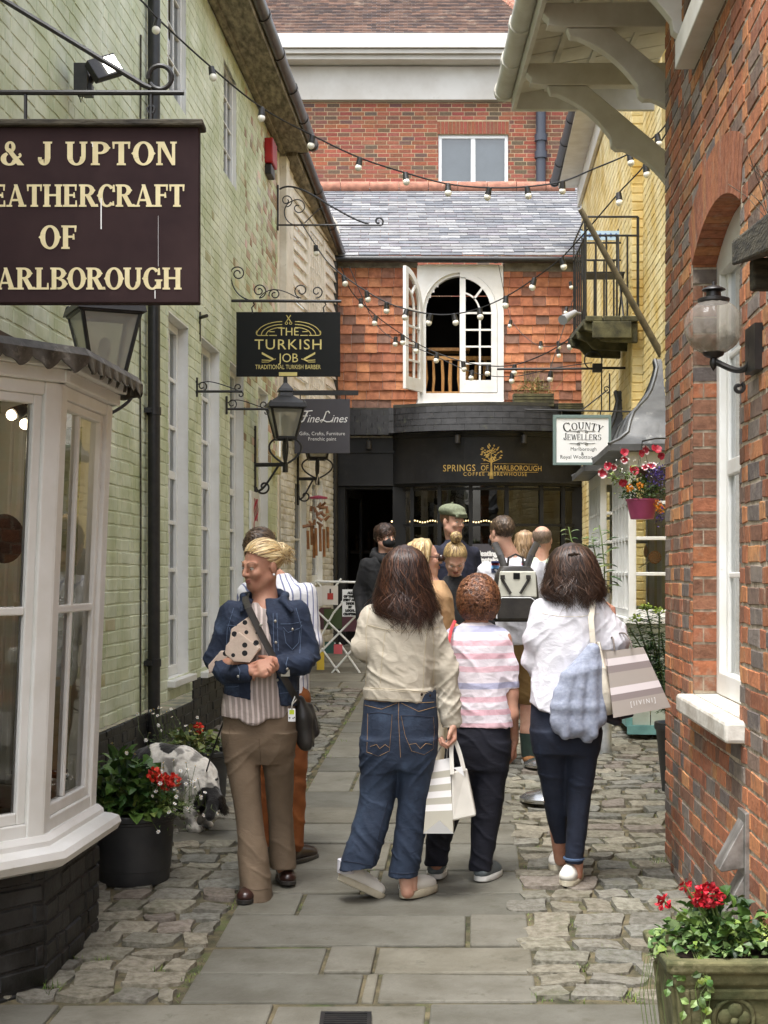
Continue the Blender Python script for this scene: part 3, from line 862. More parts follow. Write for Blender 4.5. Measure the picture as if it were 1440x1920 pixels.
HU=Vector((math.cos(ang),-math.sin(ang),0))
wl=mid-aw0-0.02
Oh=FO+FU*(aw0+0.0)+FN*0.05
leaf(awin,Oh+HU*wl,-HU,(-HU).cross(Z),wl,ab+0.01,asp,ari-0.02)
mb=MB()
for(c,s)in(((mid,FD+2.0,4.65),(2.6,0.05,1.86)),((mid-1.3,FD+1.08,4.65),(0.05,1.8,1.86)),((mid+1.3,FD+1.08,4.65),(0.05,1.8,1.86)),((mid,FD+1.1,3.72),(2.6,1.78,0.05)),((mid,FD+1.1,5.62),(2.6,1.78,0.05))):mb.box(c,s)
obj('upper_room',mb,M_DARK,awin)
mb=MB()
mb.box((mid,FD+0.28,fz(666)),(1.1,0.05,0.05));mb.box((mid,FD+0.28,fz(733)),(1.1,0.05,0.05))
for i in range(9):
 x=aw0+0.05+i*0.115;r=0.016+0.012*rnd.random()
 mb.tube([(x+(rnd.random()-.5)*0.03,FD+0.28,fz(733)),(x+(rnd.random()-.5)*0.04,FD+0.28,fz(705)),(x,FD+0.28,fz(666))],[r,r*1.2,r],7)
mb.box((mid-0.12,FD+0.6,fz(645)),(0.55,0.3,0.04));
obj('balustrade',mb,M_PINE,awin,smooth=True)
# ---- shopfront
bx0,bx1=fx(737),fx(1087);bxc,bxh=(bx0+bx1)/2,(bx1-bx0)/2
def bow(x,extra=0.0):
 s=max(-1.0,min(1.0,(x-bxc)/bxh))
 return FD-0.06-(0.42)*(1-s*s)**0.8-extra
BX=[bx0+(bx1-bx0)*(0.5-0.5*math.cos(math.pi*i/36))for i in range(37)]
def bowband(mb,z0,z1,e0,e1,back=0.25):
 for a,b in zip(BX,BX[1:]):
  mb.face([(a,bow(a,e0),z0),(b,bow(b,e0),z0),(b,bow(b,e1),z1),(a,bow(a,e1),z1)])
  mb.face([(a,bow(a,e0)+back,z0),(b,bow(b,e0)+back,z0),(b,bow(b,e0),z0),(a,bow(a,e0),z0)])
  mb.face([(a,bow(a,e1),z1),(b,bow(b,e1),z1),(b,bow(b,e1)+back,z1),(a,bow(a,e1)+back,z1)])
mb=MB()
bowband(mb,fz(905),fz(815),0.0,0.0);bowband(mb,fz(909),fz(905),0.09,0.09);bowband(mb,fz(914),fz(909),0.05,0.06);bowband(mb,fz(824),fz(815),0.03,0.05)
fx0,fx1=fx(622),fx(752)
mb.fbox(FO,FU,Z,FN,fx0,fx1,fz(906),fz(822),-0.1,0.06);mb.fbox(FO,FU,Z,FN,fx0,fx1,fz(912),fz(906),-0.1,0.14);mb.fbox(FO,FU,Z,FN,fx0,fx1,fz(850),fz(846),0.06,0.085)
fascia=obj('shopfront',mb,M_BLACKW,cafe,smooth=True,sharp=30)
mb=MB()
for r in range(4):
 z0=fz(815)+(fz(768)-fz(815))*r/4;z1=fz(815)+(fz(768)-fz(815))*(r+1)/4+0.012
 e0=0.16-0.03*r;e1=0.16-0.03*(r+1)
 n=13;
 for i in range(n+1):
  t0=max(0,(i-(0.5 if r%2 else 0))/n);t1=min(1,(i+1-(0.5 if r%2 else 0))/n)
  if t1-t0<0.01:continue
  xs=[bx0-0.06+(bx1-bx0+0.06)*(t0+(t1-t0)*k/3)for k in range(4)]
  f=0.8+0.5*rnd.random();mb.tint=(f,f,f)
  for a,b in zip(xs,xs[1:]):
   b-=0.002 if b==xs[-1]else 0
   mb.hexa([(a,bow(a,e0)+0.03,z0),(b,bow(b,e0)+0.03,z0),(b,bow(b,e1)+0.03,z1),(a,bow(a,e1)+0.03,z1)][::1]+[(a,bow(a,e0+0.012),z0),(b,bow(b,e0+0.012),z0),(b,bow(b,e1+0.002),z1),(a,bow(a,e1+0.002),z1)])
 for i in range(7):
  a=fx0+(fx1-fx0)*(i-(0.5 if r%2 else 0))/6;b=a+(fx1-fx0)/6-0.003;a=max(a,fx0);b=min(b,bx0)
  if b-a<0.02:continue
  f=0.8+0.5*rnd.random();mb.tint=(f,f,f)
  e=0.06
  mb.hexa([(a,FD-0.03,z0-0.02),(b,FD-0.03,z0-0.02),(b,FD,z1),(a,FD,z1),(a,FD-e-e0,z0-0.02),(b,FD-e-e0,z0-0.02),(b,FD-e-e1,z1-0.02),(a,FD-e-e1,z1-0.02)])
obj('slate_hood',mb,M_SLATEB,fascia)
mb=MB()
for i in range(len(BX)-1):
 a,b=BX[i],BX[i+1]
 mb.hexa([(a,bow(a,0.05),fz(768)),(b,bow(b,0.05),fz(768)),(b,FD+0.02,fz(762)),(a,FD+0.02,fz(762)),(a,bow(a,0.05),fz(762)),(b,bow(b,0.05),fz(762)),(b,FD+0.02,fz(758)),(a,FD+0.02,fz(758))])
mb.fbox(FO,FU,Z,FN,fx0,bx0,fz(776),fz(766),-0.05,0.10)
obj('hood_flashing',mb,mat('mossy_dark_lead',lin(62,60,50),0.8,col2=lin(38,38,34),vs=6,bump=0.4,bs=20),fascia)
mb=MB()
def bowpost(x,w,z0,z1,e=0.0,dp=0.06):
 mb.hexa([(x-w/2,bow(x,e),z0),(x+w/2,bow(x,e),z0),(x+w/2,bow(x,e)+dp,z0),(x-w/2,bow(x,e)+dp,z0),(x-w/2,bow(x,e),z1),(x+w/2,bow(x,e),z1),(x+w/2,bow(x,e)+dp,z1),(x-w/2,bow(x,e)+dp,z1)])
zb,zt=1.45,fz(914)
for px in(772,822,879,945,1010,1052):bowpost(fx(px),0.05,zb,zt,-0.02)
bowpost(fx(752),0.22,gz(FD),zt,-0.01,0.12);bowpost(fx(1078),0.26,gz(FD),zt,-0.01,0.12)
for z_ in(zt-0.04,fz(986),zb):
 for a,b in zip(BX,BX[1:]):
  mb.hexa([(a,bow(a,-0.025),z_-0.016),(b,bow(b,-0.025),z_-0.016),(b,bow(b,-0.025)+0.05,z_-0.016),(a,bow(a,-0.025)+0.05,z_-0.016),(a,bow(a,-0.025),z_+0.016),(b,bow(b,-0.025),z_+0.016),(b,bow(b,-0.025)+0.05,z_+0.016),(a,bow(a,-0.025)+0.05,z_+0.016)])
bowband(mb,gz(FD),zb,-0.01,-0.01)
bw=obj('bow_window',mb,M_BLACKW,fascia)
mb=MB()
for a,b in zip(BX,BX[1:]):mb.face([(a,bow(a,-0.05),zb),(b,bow(b,-0.05),zb),(b,bow(b,-0.05),zt),(a,bow(a,-0.05),zt)])
obj('pane',mb,G_DARK,fascia)
mb=MB()
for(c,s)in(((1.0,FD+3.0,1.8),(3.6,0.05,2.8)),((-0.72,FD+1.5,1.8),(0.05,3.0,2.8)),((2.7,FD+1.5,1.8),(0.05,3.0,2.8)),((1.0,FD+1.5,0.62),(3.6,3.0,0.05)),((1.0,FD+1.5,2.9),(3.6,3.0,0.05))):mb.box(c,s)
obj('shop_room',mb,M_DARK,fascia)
mb=MB()
mb.fbox(FO,FU,Z,FN,fx(628),fx(648),gz(FD),fz(912),-0.1,0.08);mb.fbox(FO,FU,Z,FN,fx(648),fx(740),fz(918),fz(912),-0.1,0.05)
dU=Vector((0.30,0.95,0)).normalized();dO=Vector((fx(650),FD+0.02,0));dN=dU.cross(Z)
for(u0,u1,z0,z1)in((0,0.07,gz(FD)+0.02,2.7),(0.62,0.7,gz(FD)+0.02,2.7),(0.07,0.62,2.6,2.7),(0.07,0.62,gz(FD)+0.02,0.95)):mb.fbox(dO,dU,Z,dN,u0,u1,z0,z1,-0.04,0)
obj('door',mb,M_BLACKW,fascia,bevel=0.004)
# bottles on a back shelf and a counter, dim in the room
mb=MB()
for i in range(24):
 x=fx(660)+i*0.085+rnd.random()*0.03;h=0.2+0.1*rnd.random()
 mb.lathe([(0.03,0),(0.032,h*0.6),(0.012,h*0.75),(0.012,h)],(x,FD+2.8,1.95),8)
mb.box((1.0,FD+2.85,1.92),(3.0,0.2,0.04));mb.box((1.3,FD+2.0,1.1),(2.4,0.5,0.9))
obj('bar_back',mb,mat('bar_wood',lin(74,52,36),0.5,col2=lin(46,34,26),vs=5),fascia)
mb=MB()
for i in range(40):
 x=fx(735)+(fx(925)-fx(735))*i/39
 mb.ball((x,FD+0.35,fz(976)+0.012*math.sin(i*0.9)),0.011,5)
obj('fairy_lights',mb,glow('warm_fairy_light',(1.0,0.72,0.36),2.0),fascia)
# gold tree and lettering following the bow
M_GOLD=mat('gold_leaf',lin(214,184,110),0.38,metal=0.55,col2=lin(190,156,82),vs=12)
def bowmap(mb,e=0.004):
 mb.v=[(x,bow(x,e),z)for(x,y,z)in mb.v]
mb=MB()
mb.text('SPRINGS',FO+FU*fx(828)+Z*fz(888),FU,Z,FN,0.085,'LEFT',sx=0.82,sp=1.12)
mb.text('OF',FO+FU*fx(897)+Z*fz(887),FU,Z,FN,0.068,'LEFT',sx=0.8)
mb.text('MARLBOROUGH',FO+FU*fx(921)+Z*fz(887),FU,Z,FN,0.068,'LEFT',sx=0.84,sp=1.02)
mb.text('COFFEE &',FO+FU*fx(865)+Z*fz(896.5),FU,Z,FN,0.046,'LEFT',sx=0.95,sp=1.35)
mb.text('BREWHOUSE',FO+FU*fx(920)+Z*fz(896.5),FU,Z,FN,0.046,'LEFT',sx=0.95,sp=1.25)
for(a,b,y)in((897,912,875),(897,912,890),(920,1003,875),(920,1003,890)):
 for k in range(8):mb.fbox(FO,FU,Z,FN,fx(a+(b-a)*k/8),fx(a+(b-a)*(k+1)/8),fz(y),fz(y)+0.006,0.001,0.002)
bowmap(mb)
let=obj('lettering',mb,M_GOLD,fascia)
mb=MB()
tx,tz=fx(916),fz(902)
mb.prism([(tx-0.022,tz),(tx+0.026,tz),(tx+0.012,tz+0.16),(tx+0.012,fz(864)),(tx-0.008,fz(864)),(tx-0.01,tz+0.16)],FO,FU,Z,FN,0.002,0.004)
for(dx,dz,L_)in((-0.09,0.13,1),(0.09,0.13,1),(-0.12,0.05,1),(0.12,0.05,1),(0,0.16,1)):
 a=Vector((tx,0,fz(872)));b=a+Vector((dx,0,dz));w=0.007
 n_=Vector((-dz,0,dx)).normalized()*w
 mb.mesh([a-n_,a+n_,b+n_*.4,b-n_*.4],[(0,1,2,3)])
for i in range(64):
 r_=math.sqrt(rnd.random())*0.14;w=rnd.random()*2*math.pi
 c=Vector((tx+r_*math.cos(w)*0.98,0,fz(858)+0.02+r_*math.sin(w)*0.85));a=w+(rnd.random()-.5)
 l,ww=0.019,0.0085
 e1=Vector((math.cos(a),0,math.sin(a)))*l;e2=Vector((-math.sin(a),0,math.cos(a)))*ww
 mb.mesh([c-e1,c-e2,c+e1,c+e2],[(0,1,2,3)])
bowmap(mb,0.005)
obj('tree_emblem',mb,M_GOLD,fascia)
for px,z_ in((692,838),(854,832),(975,832)):
 x=fx(px);y_=bow(x,0.12)if px>740 else FD-0.2
 mb=MB();mb.tube([(x,y_,fz(z_+6)),(x,y_,fz(z_-9))],0.036,12);mb.tube([(x,y_,fz(z_-9)),(x,y_+0.1,fz(z_-12))],0.012,6)
 obj('spotlight',mb,M_BLACKM,fascia,smooth=True)
 # ================================================================ modern brick building behind
BD=27.0
bxp=lambda px:(px-CX)/F*BD
bz=lambda py:zz(py,BD)
mod=thing('modern_brick_building',(bxp(800),BD,gz(19)),'modern red brick building with white cornice and tiled roof rising behind the coffee house','building')
MO=Vector((0,BD,0))
RB=[lin(150,88,68),lin(158,96,74),lin(140,82,66),lin(124,86,70),lin(110,86,72),lin(154,92,70)]
pal_m=lambda rg,k,u,v:tuple(c*(0.85+0.3*rg.random())for c in RB[min(5,int(rg.random()*6))])
mb=MB();w0=(bxp(822),bxp(953),bz(347),bz(252))
bricks(mb,MO,FU,Z,FN,bxp(470),bxp(1150),6.5,bz(192),pal_m,[w0,(bxp(820),bxp(955),bz(252),bz(228))],bond='stretcher',relief=0.004,bev=0.002,jit=0.001)
for i in range(19):
 a=bxp(820)+(bxp(955)-bxp(820))*i/19;mb.tint=tuple(c*(0.9+0.25*rnd.random())for c in RB[0])
 mb.fbox(MO,FU,Z,FN,a,a+(bxp(955)-bxp(820))/19-0.011,bz(251),bz(228),-0.01,0.006)
mb.mi=1;mb.tint=(1,1,1);mb.fbox(MO,FU,Z,FN,bxp(820),bxp(955),bz(252),bz(227),-0.03,-0.008);mb.mi=0
obj('wall',mb,[M_BRICK_MOD,M_MORT_MOD],mod)
window(mod,MO,FU,Z,FN,*w0,2,1,recess=0.05,fr=0.06,mt=0.08,matf=M_UPVC,room=0.12,gl=glass('office_glass',(0.8,0.84,0.85),0.12),roommat=M_BLIND)
mb=MB()
mb.fbox(MO,FU,Z,FN,bxp(460),bxp(1100),bz(190),bz(128),-0.2,0.10)
mb.fbox(MO,FU,Z,FN,bxp(455),bxp(1100),bz(126),bz(118),-0.2,0.42);mb.fbox(MO,FU,Z,FN,bxp(455),bxp(1100),bz(117.5),bz(110),-0.2,0.50);mb.fbox(MO,FU,Z,FN,bxp(455),bxp(1100),bz(109),bz(83),-0.2,0.56)
mb.fbox(MO,FU,Z,FN,bxp(615),bxp(617),bz(190),bz(128),0.1,0.104)
obj('cornice',mb,M_RENDERW,mod,bevel=0.01)
mb=MB()
RZb=bz(86);slope=Vector((0,3.2,2.25));sl=slope.length;slope/=sl;rn=FU.cross(slope);RO_=Vector((0,BD-0.4,RZb))
v=0;r=0
PT=[lin(106,86,76),lin(116,94,82),lin(94,78,72),lin(124,98,84),lin(86,74,70)]
while v<sl:
 xr=bxp(985)-max(0,v-1.7)*0.33
 u=bxp(440)-(0.08 if r%2 else 0)
 while u<xr:
  f=0.8+0.4*rnd.random();mb.tint=tuple(c*f for c in PT[rnd.randrange(5)])
  a,b=u,min(u+0.162,xr);u+=0.165
  mb.hexa([RO_+FU*x+slope*y+rn*n for(x,y,n)in((a,v,0),(b,v,0),(b,v+0.12,-0.005),(a,v+0.12,-0.005),(a,v,0.03),(b,v,0.03),(b,v+0.12,0.01),(a,v+0.12,0.01))])
 v+=0.1;r+=1
obj('roof',mb,M_PLAIN,mod)
mb=MB();u=bxp(440);top_=RO_+slope*sl
while u<bxp(935):
 mb.tube([top_+FU*u,top_+FU*(u+0.43)],0.10,8);u+=0.44
e0=top_+FU*bxp(932);e1=RO_+slope*1.7+FU*bxp(985)
for i in range(5):
 mb.tube([e0.lerp(e1,i/5),e0.lerp(e1,(i+0.95)/5)],0.10,8)
obj('ridge_tiles',mb,M_REDTILE,mod,smooth=True)
mb=MB();pp=Vector((bxp(1013),BD-0.1,0))
mb.tube([pp+Z*bz(350),pp+Z*bz(192)],0.09,12)
for y_ in(205,268,300):mb.tube([pp+Z*bz(y_),pp+Z*(bz(y_)+0.12)],0.115,12)
obj('downpipe',mb,mat('slate_blue_pipe',lin(60,64,74),0.4),mod,smooth=True)
lt_d=bpy.data.lights.new('shop_lamp','POINT');lt_d.energy=0.7;lt_d.color=(1.0,0.82,0.58);lt_d.shadow_soft_size=0.05
lt=bpy.data.objects.new('shop_lamp',lt_d);COL.objects.link(lt);lt.location=(-1.62,5.95,2.12)
# ================================================================ yellow building on the right
yell=thing('yellow_brick_building',(2.2,14.5,gz(14.5)),'yellow painted brick building on the right with lead roofed white bays below its balcony','building')
YEL=lin(236,216,152)
pal_y=lambda rg,k,u,v:(lambda f:(f,f,f*(0.94+0.1*rg.random())))(0.9+0.16*rg.random())
mb=MB()
YA=YO+Vector((0.10,-0.0057,0))
yb=13.5
ywin=[(-yd(1123)*Yn,-yd(1113)*Yn,5.2,6.1),(-yd(1103)*Yn,-yd(1096)*Yn,4.6,5.7)]
bricks(mb,YO,YU,Z,YN,-19.5*Yn,-yb*Yn,0.3,6.66,pal_y,ywin,relief=0.0042,bev=0.005,jit=0.005,course=0.078,ls=0.235,lh=0.118)
bricks(mb,YA,YU,Z,YN,-yb*Yn,-9.9*Yn,0.2,6.66,pal_y,[(-12.15*Yn,-11.55*Yn,4.85,5.95)],relief=0.0042,bev=0.005,jit=0.005,course=0.078,ls=0.235,lh=0.118)
ep=YO+YU*(-yb*Yn)
bricks(mb,ep+YN*-0.12,YN,Z,-YU*-1.0 if False else YU,0.0,0.12,0.2,6.66,pal_y,(),relief=0.008,bev=0.006,jit=0.004,course=0.078)
obj('wall',mb,[M_YELLOW,M_YELLOW],yell)
for a,b,c,d in ywin:window(yell,YO,YU,Z,YN,a,b,c,d,1,2,recess=0.09,fr=0.05,matf=M_YELLOW,room=0.3,reveal=M_YELLOW)
window(yell,YA,YU,Z,YN,-12.15*Yn,-11.55*Yn,4.85,5.95,2,2,recess=0.1,fr=0.05,matf=M_WOODD,room=0.3,reveal=M_YELLOW)
gutter(yell,(365/F*16.0,16.0,6.74),(320/F*19.6,19.6,6.74),0.06,M_BLACKM)
mb=MB();mb.fbox(YO,YU,Z,YN,-19.6*Yn,-9.9*Yn,6.66,6.72,-0.3,0.30);mb.fbox(YO,YU,Z,YN,-19.6*Yn,-9.9*Yn,6.40,6.655,0.012,0.05)
q=lambda d,off,z:YO+YU*(-d*Yn)+YN*off+Z*z
mb.face([q(19.6,0.34,6.75),q(9.9,0.34,6.75),q(9.9,-3,8.8),q(19.6,-3,8.8)])
obj('soffit',mb,M_OFFWHITE,yell)
mb=MB();mb.tube([(fx(1099),19.2,0.7),(fx(1099),19.2,3.2)],0.03,8)
obj('drainpipe',mb,mat('ochre_pipe',lin(140,116,70),0.6),yell,smooth=True)
# ---- two bay shop windows under ogee lead roofs
def ogee_bay(d0,d1,proj,zt,ze,zs,wallo,wname):
 dm,hw=(d0+d1)/2,(d1-d0)/2
 O=wallo;C=O+YU*(-dm*Yn)
 plan=lambda s,p:[C+YU*(hw*s),C+YU*(hw*s*0.98)+YN*p,C-YU*(hw*s*0.98)+YN*p,C-YU*(hw*s)]
 mb=MB()
 prof=[(1.16,proj+0.16,ze-0.02),(1.16,proj+0.16,ze+0.03),(1.08,proj+0.08,ze+0.07),(1.02,proj*1.02,ze+0.13),(0.96,proj*0.96,ze+0.21),(0.84,proj*0.86,ze+0.29),(0.66,proj*0.68,ze+0.36),(0.46,proj*0.48,ze+0.43),(0.30,proj*0.33,ze+0.51),(0.19,proj*0.22,ze+0.61),(0.11,proj*0.14,ze+0.71),(0.05,0.06,zt)]
 rows_=[[p+Z*z for p in plan(s,o)]for s,o,z in prof]
 vs=[p for r in rows_ for p in r]
 mb.mesh(vs,[(i*4+j,i*4+j+1,(i+1)*4+j+1,(i+1)*4+j)for i in range(len(prof)-1)for j in range(3)])
 mb.face([p+Z*(ze-0.02)for p in plan(1.16,proj+0.16)][::-1])
 for k in(1,2):
  mb.tube([r[k]for r in rows_[1:]],0.014,6)
 for f in(0.33,0.66):
  mb.tube([r[1].lerp(r[2],f)+YN*0.004 for r in rows_[2:9]],0.010,6)
 bayo=obj(wname,mb,M_LEAD,yell,smooth=True,sharp=50)
 # frame
 w=MB();zf0=zs;zf1=ze-0.02
 pl=plan(1.0,proj)
 faces=[(pl[3],pl[2]),(pl[2],pl[1]),(pl[1],pl[0])]
 g=MB()
 for i,(a,b)in enumerate(faces):
  U=(b-a).normalized();N=U.cross(Z);L=(b-a).length
  bx=lambda u0,u1,z0,z1,n0,n1:w.fbox(a,U,Z,N,u0,u1,z0,z1,n0,n1)
  ps=0.05
  bx(0,ps,zf0,zf1,-0.06,0);bx(L-ps,L,zf0,zf1,-0.06,0);bx(ps,L-ps,zf1-0.12,zf1,-0.055,-0.003);bx(ps,L-ps,zf0,zf0+0.06,-0.055,-0.003)
  nc=5 if i==1 else 2 if False else 1
  if i==1:
   for k in range(1,nc):bx(ps+(L-2*ps)*k/nc-0.011,ps+(L-2*ps)*k/nc+0.011,zf0+0.06,zf1-0.12,-0.05,0.002)
  nr=4
  for k in range(1,nr):
   z=zf0+0.06+(zf1-0.18-zf0)*k/nr;bx(ps,L-ps,z-0.014,z+0.014,-0.045,-0.004)
  g.face([a+U*ps-N*0.03+Z*zf0,b-U*ps-N*0.03+Z*zf0,b-U*ps-N*0.03+Z*zf1,a+U*ps-N*0.03+Z*zf1])
  w.fbox(a,U,Z,N,-0.02,L+0.02,zf0-0.05,zf0-0.002,-0.05,0.04)
 fr=obj('bay_frame',w,M_WHITE,yell,bevel=0.004)
 obj('pane',g,glass('bay_pane',(0.9,0.92,0.9),0.07),fr)
 p=MB()
 for i,(a,b)in enumerate(faces):
  U=(b-a).normalized();N=U.cross(Z);L=(b-a).length;n=max(2,int(L/0.2));gz0=gz(a.y)
  for k in range(n):p.fbox(a,U,Z,N,L*k/n+0.003,L*(k+1)/n-0.003,gz0+0.12,zf0-0.052,-0.03,-0.004)
 obj('boarding',p,M_PALEBLUE,fr,bevel=0.003)
 t=MB()
 for i,(a,b)in enumerate(faces):
  U=(b-a).normalized();N=U.cross(Z);L=(b-a).length
  t.fbox(a,U,Z,N,-0.01,L+0.01,gz(a.y)+0.05,gz(a.y)+0.118,-0.03,0.02)
 obj('plinth',t,M_TEAL,fr)
 r=MB();back=[C-YU*hw*1.0,C+YU*hw*1.0]
 U=(back[1]-back[0]).normalized();N=U.cross(Z)
 for k in range(8):
  L=(back[1]-back[0]).length
  r.tint=(1,1,1)if k%3 else(0.86,0.8,0.5)
  r.fbox(back[0],U,Z,N,L*k/8+0.002,L*(k+1)/8-0.002,zs-0.1,ze,0.02,0.04)
 r.hexa([x+Z*(zs-0.05)for x in(pl[3],pl[2],pl[1],pl[0])]+[x+Z*(zs-0.03)for x in(pl[3],pl[2],pl[1],pl[0])])
 obj('lining',r,mat('painted_boards',lin(196,194,180),0.7,tint=True,col2=(0.8,0.8,0.78),vs=6),fr)
 return fr
nearbay=ogee_bay(11.5,12.85,0.34,3.34,2.56,1.26,YA,'ogee_roof')
farbay=ogee_bay(13.75,15.1,0.26,3.36,2.56,1.3,YO,'ogee_roof')
mb=MB()
def swirl(mb,c,r,a0=0.0):
 n=36
 for k in range(n):
  f=k%6
  mb.tint=[(0.55,0.07,0.03),(0.75,0.35,0.12),(0.78,0.6,0.3),(0.6,0.14,0.05),(0.75,0.45,0.2),(0.4,0.42,0.2)][f]
  for j in range(6):
   r0,r1=r*j/6,r*(j+1)/6
   w=lambda kk,jj:2*math.pi*kk/n+jj*0.45+a0
   q=lambda rr,ww,y:Vector((c[0]+rr*math.cos(ww),c[1]+y,c[2]+rr*math.sin(ww)))
   mb.face([q(r0,w(k,j),-0.012),q(r1,w(k,j+1),-0.012 if j<5 else 0),q(r1,w(k+1,j+1),-0.012 if j<5 else 0),q(r0,w(k+1,j),-0.012)])
   mb.face([q(r0,w(k+1,j),0.012),q(r1,w(k+1,j+1),0.0 if j==5 else 0.012),q(r1,w(k,j+1),0.0 if j==5 else 0.012),q(r0,w(k,j),0.012)])
c1=P(1228,1045,11.75);c2=P(1211,1034,11.9)
mb=MB();swirl(mb,c1,0.052)
mb.tint=(0.85,0.8,0.5);mb.tube([c1+Vector((-0.04,0.014,-0.03)),P(1199,1064,11.75)],0.005,6);mb.tube([c1+Z*0.05,c1+Z*0.4],0.0015,4)
M_CANDY=mat('boiled_sugar',(1,1,1),0.25,tint=True)
tag(obj('lollipop',mb,M_CANDY,base=c1),'big red and cream swirl lollipop hanging face on in the white bay','lollipop','giant lollipops in the bay')
mb=MB();swirl(mb,c2,0.05,1.0)
mb.v=[(c2.x+(x-c2.x)*0.45,c2.y+(x-c2.x)*0.8+(y-c2.y),z)for(x,y,z)in mb.v]
mb.tint=(0.8,0.8,0.8);mb.tube([c2+Z*0.05,c2+Z*0.45],0.0015,4)
tag(obj('lollipop',mb,M_CANDY,base=c2),'narrow edge turned swirl lollipop hanging beside the round one in the bay','lollipop','giant lollipops in the bay')
# ================================================================ near brick building on the right
brick=thing('red_brick_building',(1.6,6.3,gz(6.3)),'old red brick building with grey burnt headers and an arched white window','building')
RBK=[lin(178,114,76),lin(166,103,70),lin(186,125,82),lin(156,98,70),lin(146,100,75),lin(190,135,88),lin(173,110,74),lin(134,94,72)]
GRY=[lin(126,115,107),lin(138,126,116),lin(112,102,97),lin(128,106,92)]
def pal_r(rg,k,u,v):
 c=rg.choice(GRY)if(k and rg.random()<0.32)or rg.random()<0.03 else rg.choice(RBK)
 f=0.78+0.42*rg.random()
 if v<0.45:f*=0.72
 return tuple(x*f for x in c)
ra,rb=-6.74*Rn,-5.55*Rn
AZ0,AZ1,AR=1.06,2.99,0.13
uw=(-6.62*Rn,-5.4*Rn,3.98,5.6)
vc=(-5.50*Rn,-5.30*Rn,-0.05+0.05,0.02)
mb=MB()
arc_hole=(ra-0.02,rb+0.02,AZ1-0.02,AZ1+0.0,AR+0.25)
bricks(mb,RO,RU,Z,RN,-7.66*Rn,-0.8*Rn,-0.2,5.6,pal_r,[(ra,rb,AZ0,AZ1+0.12),(ra-0.05,rb+0.05,AZ1,AZ1+0.20,0.15),uw],relief=0.0048,bev=0.003,jit=0.0045,course=0.0735,ls=0.222,lh=0.112,joint=0.0125)
# return of the corner, seen edge on
cp=RO+RU*(-7.66*Rn)
bricks(mb,cp,Vector((1,0,0))*-1,Z,Vector((0,1,0)),-1.2,0.0,-0.2,5.6,pal_r,(),relief=0.006)
# rubbed brick arch
c=(ra+rb)/2;hw=(rb-ra)/2
Rr=(hw*hw+AR*AR)/(2*AR);zc=AZ1+AR-Rr;th=math.asin(hw/Rr)
n=17
for i in range(n):
 t0,t1=-th+2*th*i/n+0.002,-th+2*th*(i+1)/n-0.002
 k=rnd.choice(RBK[:4]);f=0.85+0.35*rnd.random();mb.tint=tuple(x*f for x in k)
 pts=[(c+Rr*math.sin(t0),zc+Rr*math.cos(t0)),(c+Rr*math.sin(t1),zc+Rr*math.cos(t1)),(c+(Rr+0.23)*math.sin(t1),zc+(Rr+0.23)*math.cos(t1)),(c+(Rr+0.23)*math.sin(t0),zc+(Rr+0.23)*math.cos(t0))]
 mb.prism(pts,RO,RU,Z,RN,-0.12,0.006)
mb.mi=1;mb.tint=(1,1,1)
pts=[(c+(Rr+0.004)*math.sin(-th+2*th*i/16),zc+(Rr+0.004)*math.cos(-th+2*th*i/16))for i in range(17)]
pt2=[(c+(Rr+0.235)*math.sin(-th+2*th*i/16),zc+(Rr+0.235)*math.cos(-th+2*th*i/16))for i in range(17)]
strip(mb,RO,RU,Z,RN,pts,pt2,-0.11,0.001)
mb.mi=0
# brick reveal of the window opening (far jamb, facing the camera)
jp=RO+RU*ra
z=AZ0+0.01;r=0
while z<AZ1:
 k=rnd.choice(RBK[:2]+RBK[3:5]+[RBK[7]])if rnd.random()>0.18 else rnd.choice(GRY[:1]+GRY[2:]);f=0.7+0.4*rnd.random()
 mb.tint=tuple(x*f for x in k)
 segs=[(-0.112,-0.001)]if r%3 else[(-0.112,-0.05),(-0.043,-0.001)]
 for(a,b)in segs:mb.fbox(jp,RN,Z,RU,a,b,z+(rnd.random()-.5)*0.006,min(z+0.062,AZ1),-0.02,0.004+0.004*rnd.random())
 z+=0.0735;r+=1
mb.mi=1;mb.tint=(1,1,1);mb.fbox(jp,RN,Z,RU,-0.12,-0.003,AZ0,AZ1+0.03,-0.03,0.0);mb.mi=0
jn=RO+RU*rb
mb.mi=1;mb.fbox(jn,RN,Z,-RU,-0.12,-0.003,AZ0,AZ1+0.03,-0.03,0.0);mb.mi=0
obj('wall',mb,[M_BRICK_RED,M_MORT_RED],brick,bevel=0.0)
# sash window in the arch
m=MB();n1,n0=-0.105,-0.17;f=0.075
A_=lambda x0,x1,z0,z1,a=n0,b=n1:m.fbox(RO,RU,Z,RN,x0,x1,z0,z1,a,b)
A_(ra,ra+f,AZ0,AZ1+0.04);A_(rb-f,rb,AZ0,AZ1+0.04)
A_(ra+f,ra+f+0.05,AZ0+0.1,AZ1,n0,n1-0.03);A_(rb-f-0.05,rb-f,AZ0+0.1,AZ1,n0,n1-0.03)
A_(ra+f,rb-f,AZ0,AZ0+0.10);A_(ra+f+0.05,rb-f-0.05,2.03,2.10,n0,n1-0.025);A_(ra+f,rb-f,AZ1-0.06,AZ1+AR)
A_(c-0.014,c+0.014,AZ0+0.1,AZ1-0.06,n0,n1-0.035);A_(ra+f,rb-f,1.58,1.605,n0,n1-0.035);A_(ra+f,rb-f,2.55,2.575,n0,n1-0.035)
sash=obj('window',m,M_WHITE,brick,bevel=0.006)
g=MB();q=lambda u,v,n:RO+RU*u+Z*v+RN*n
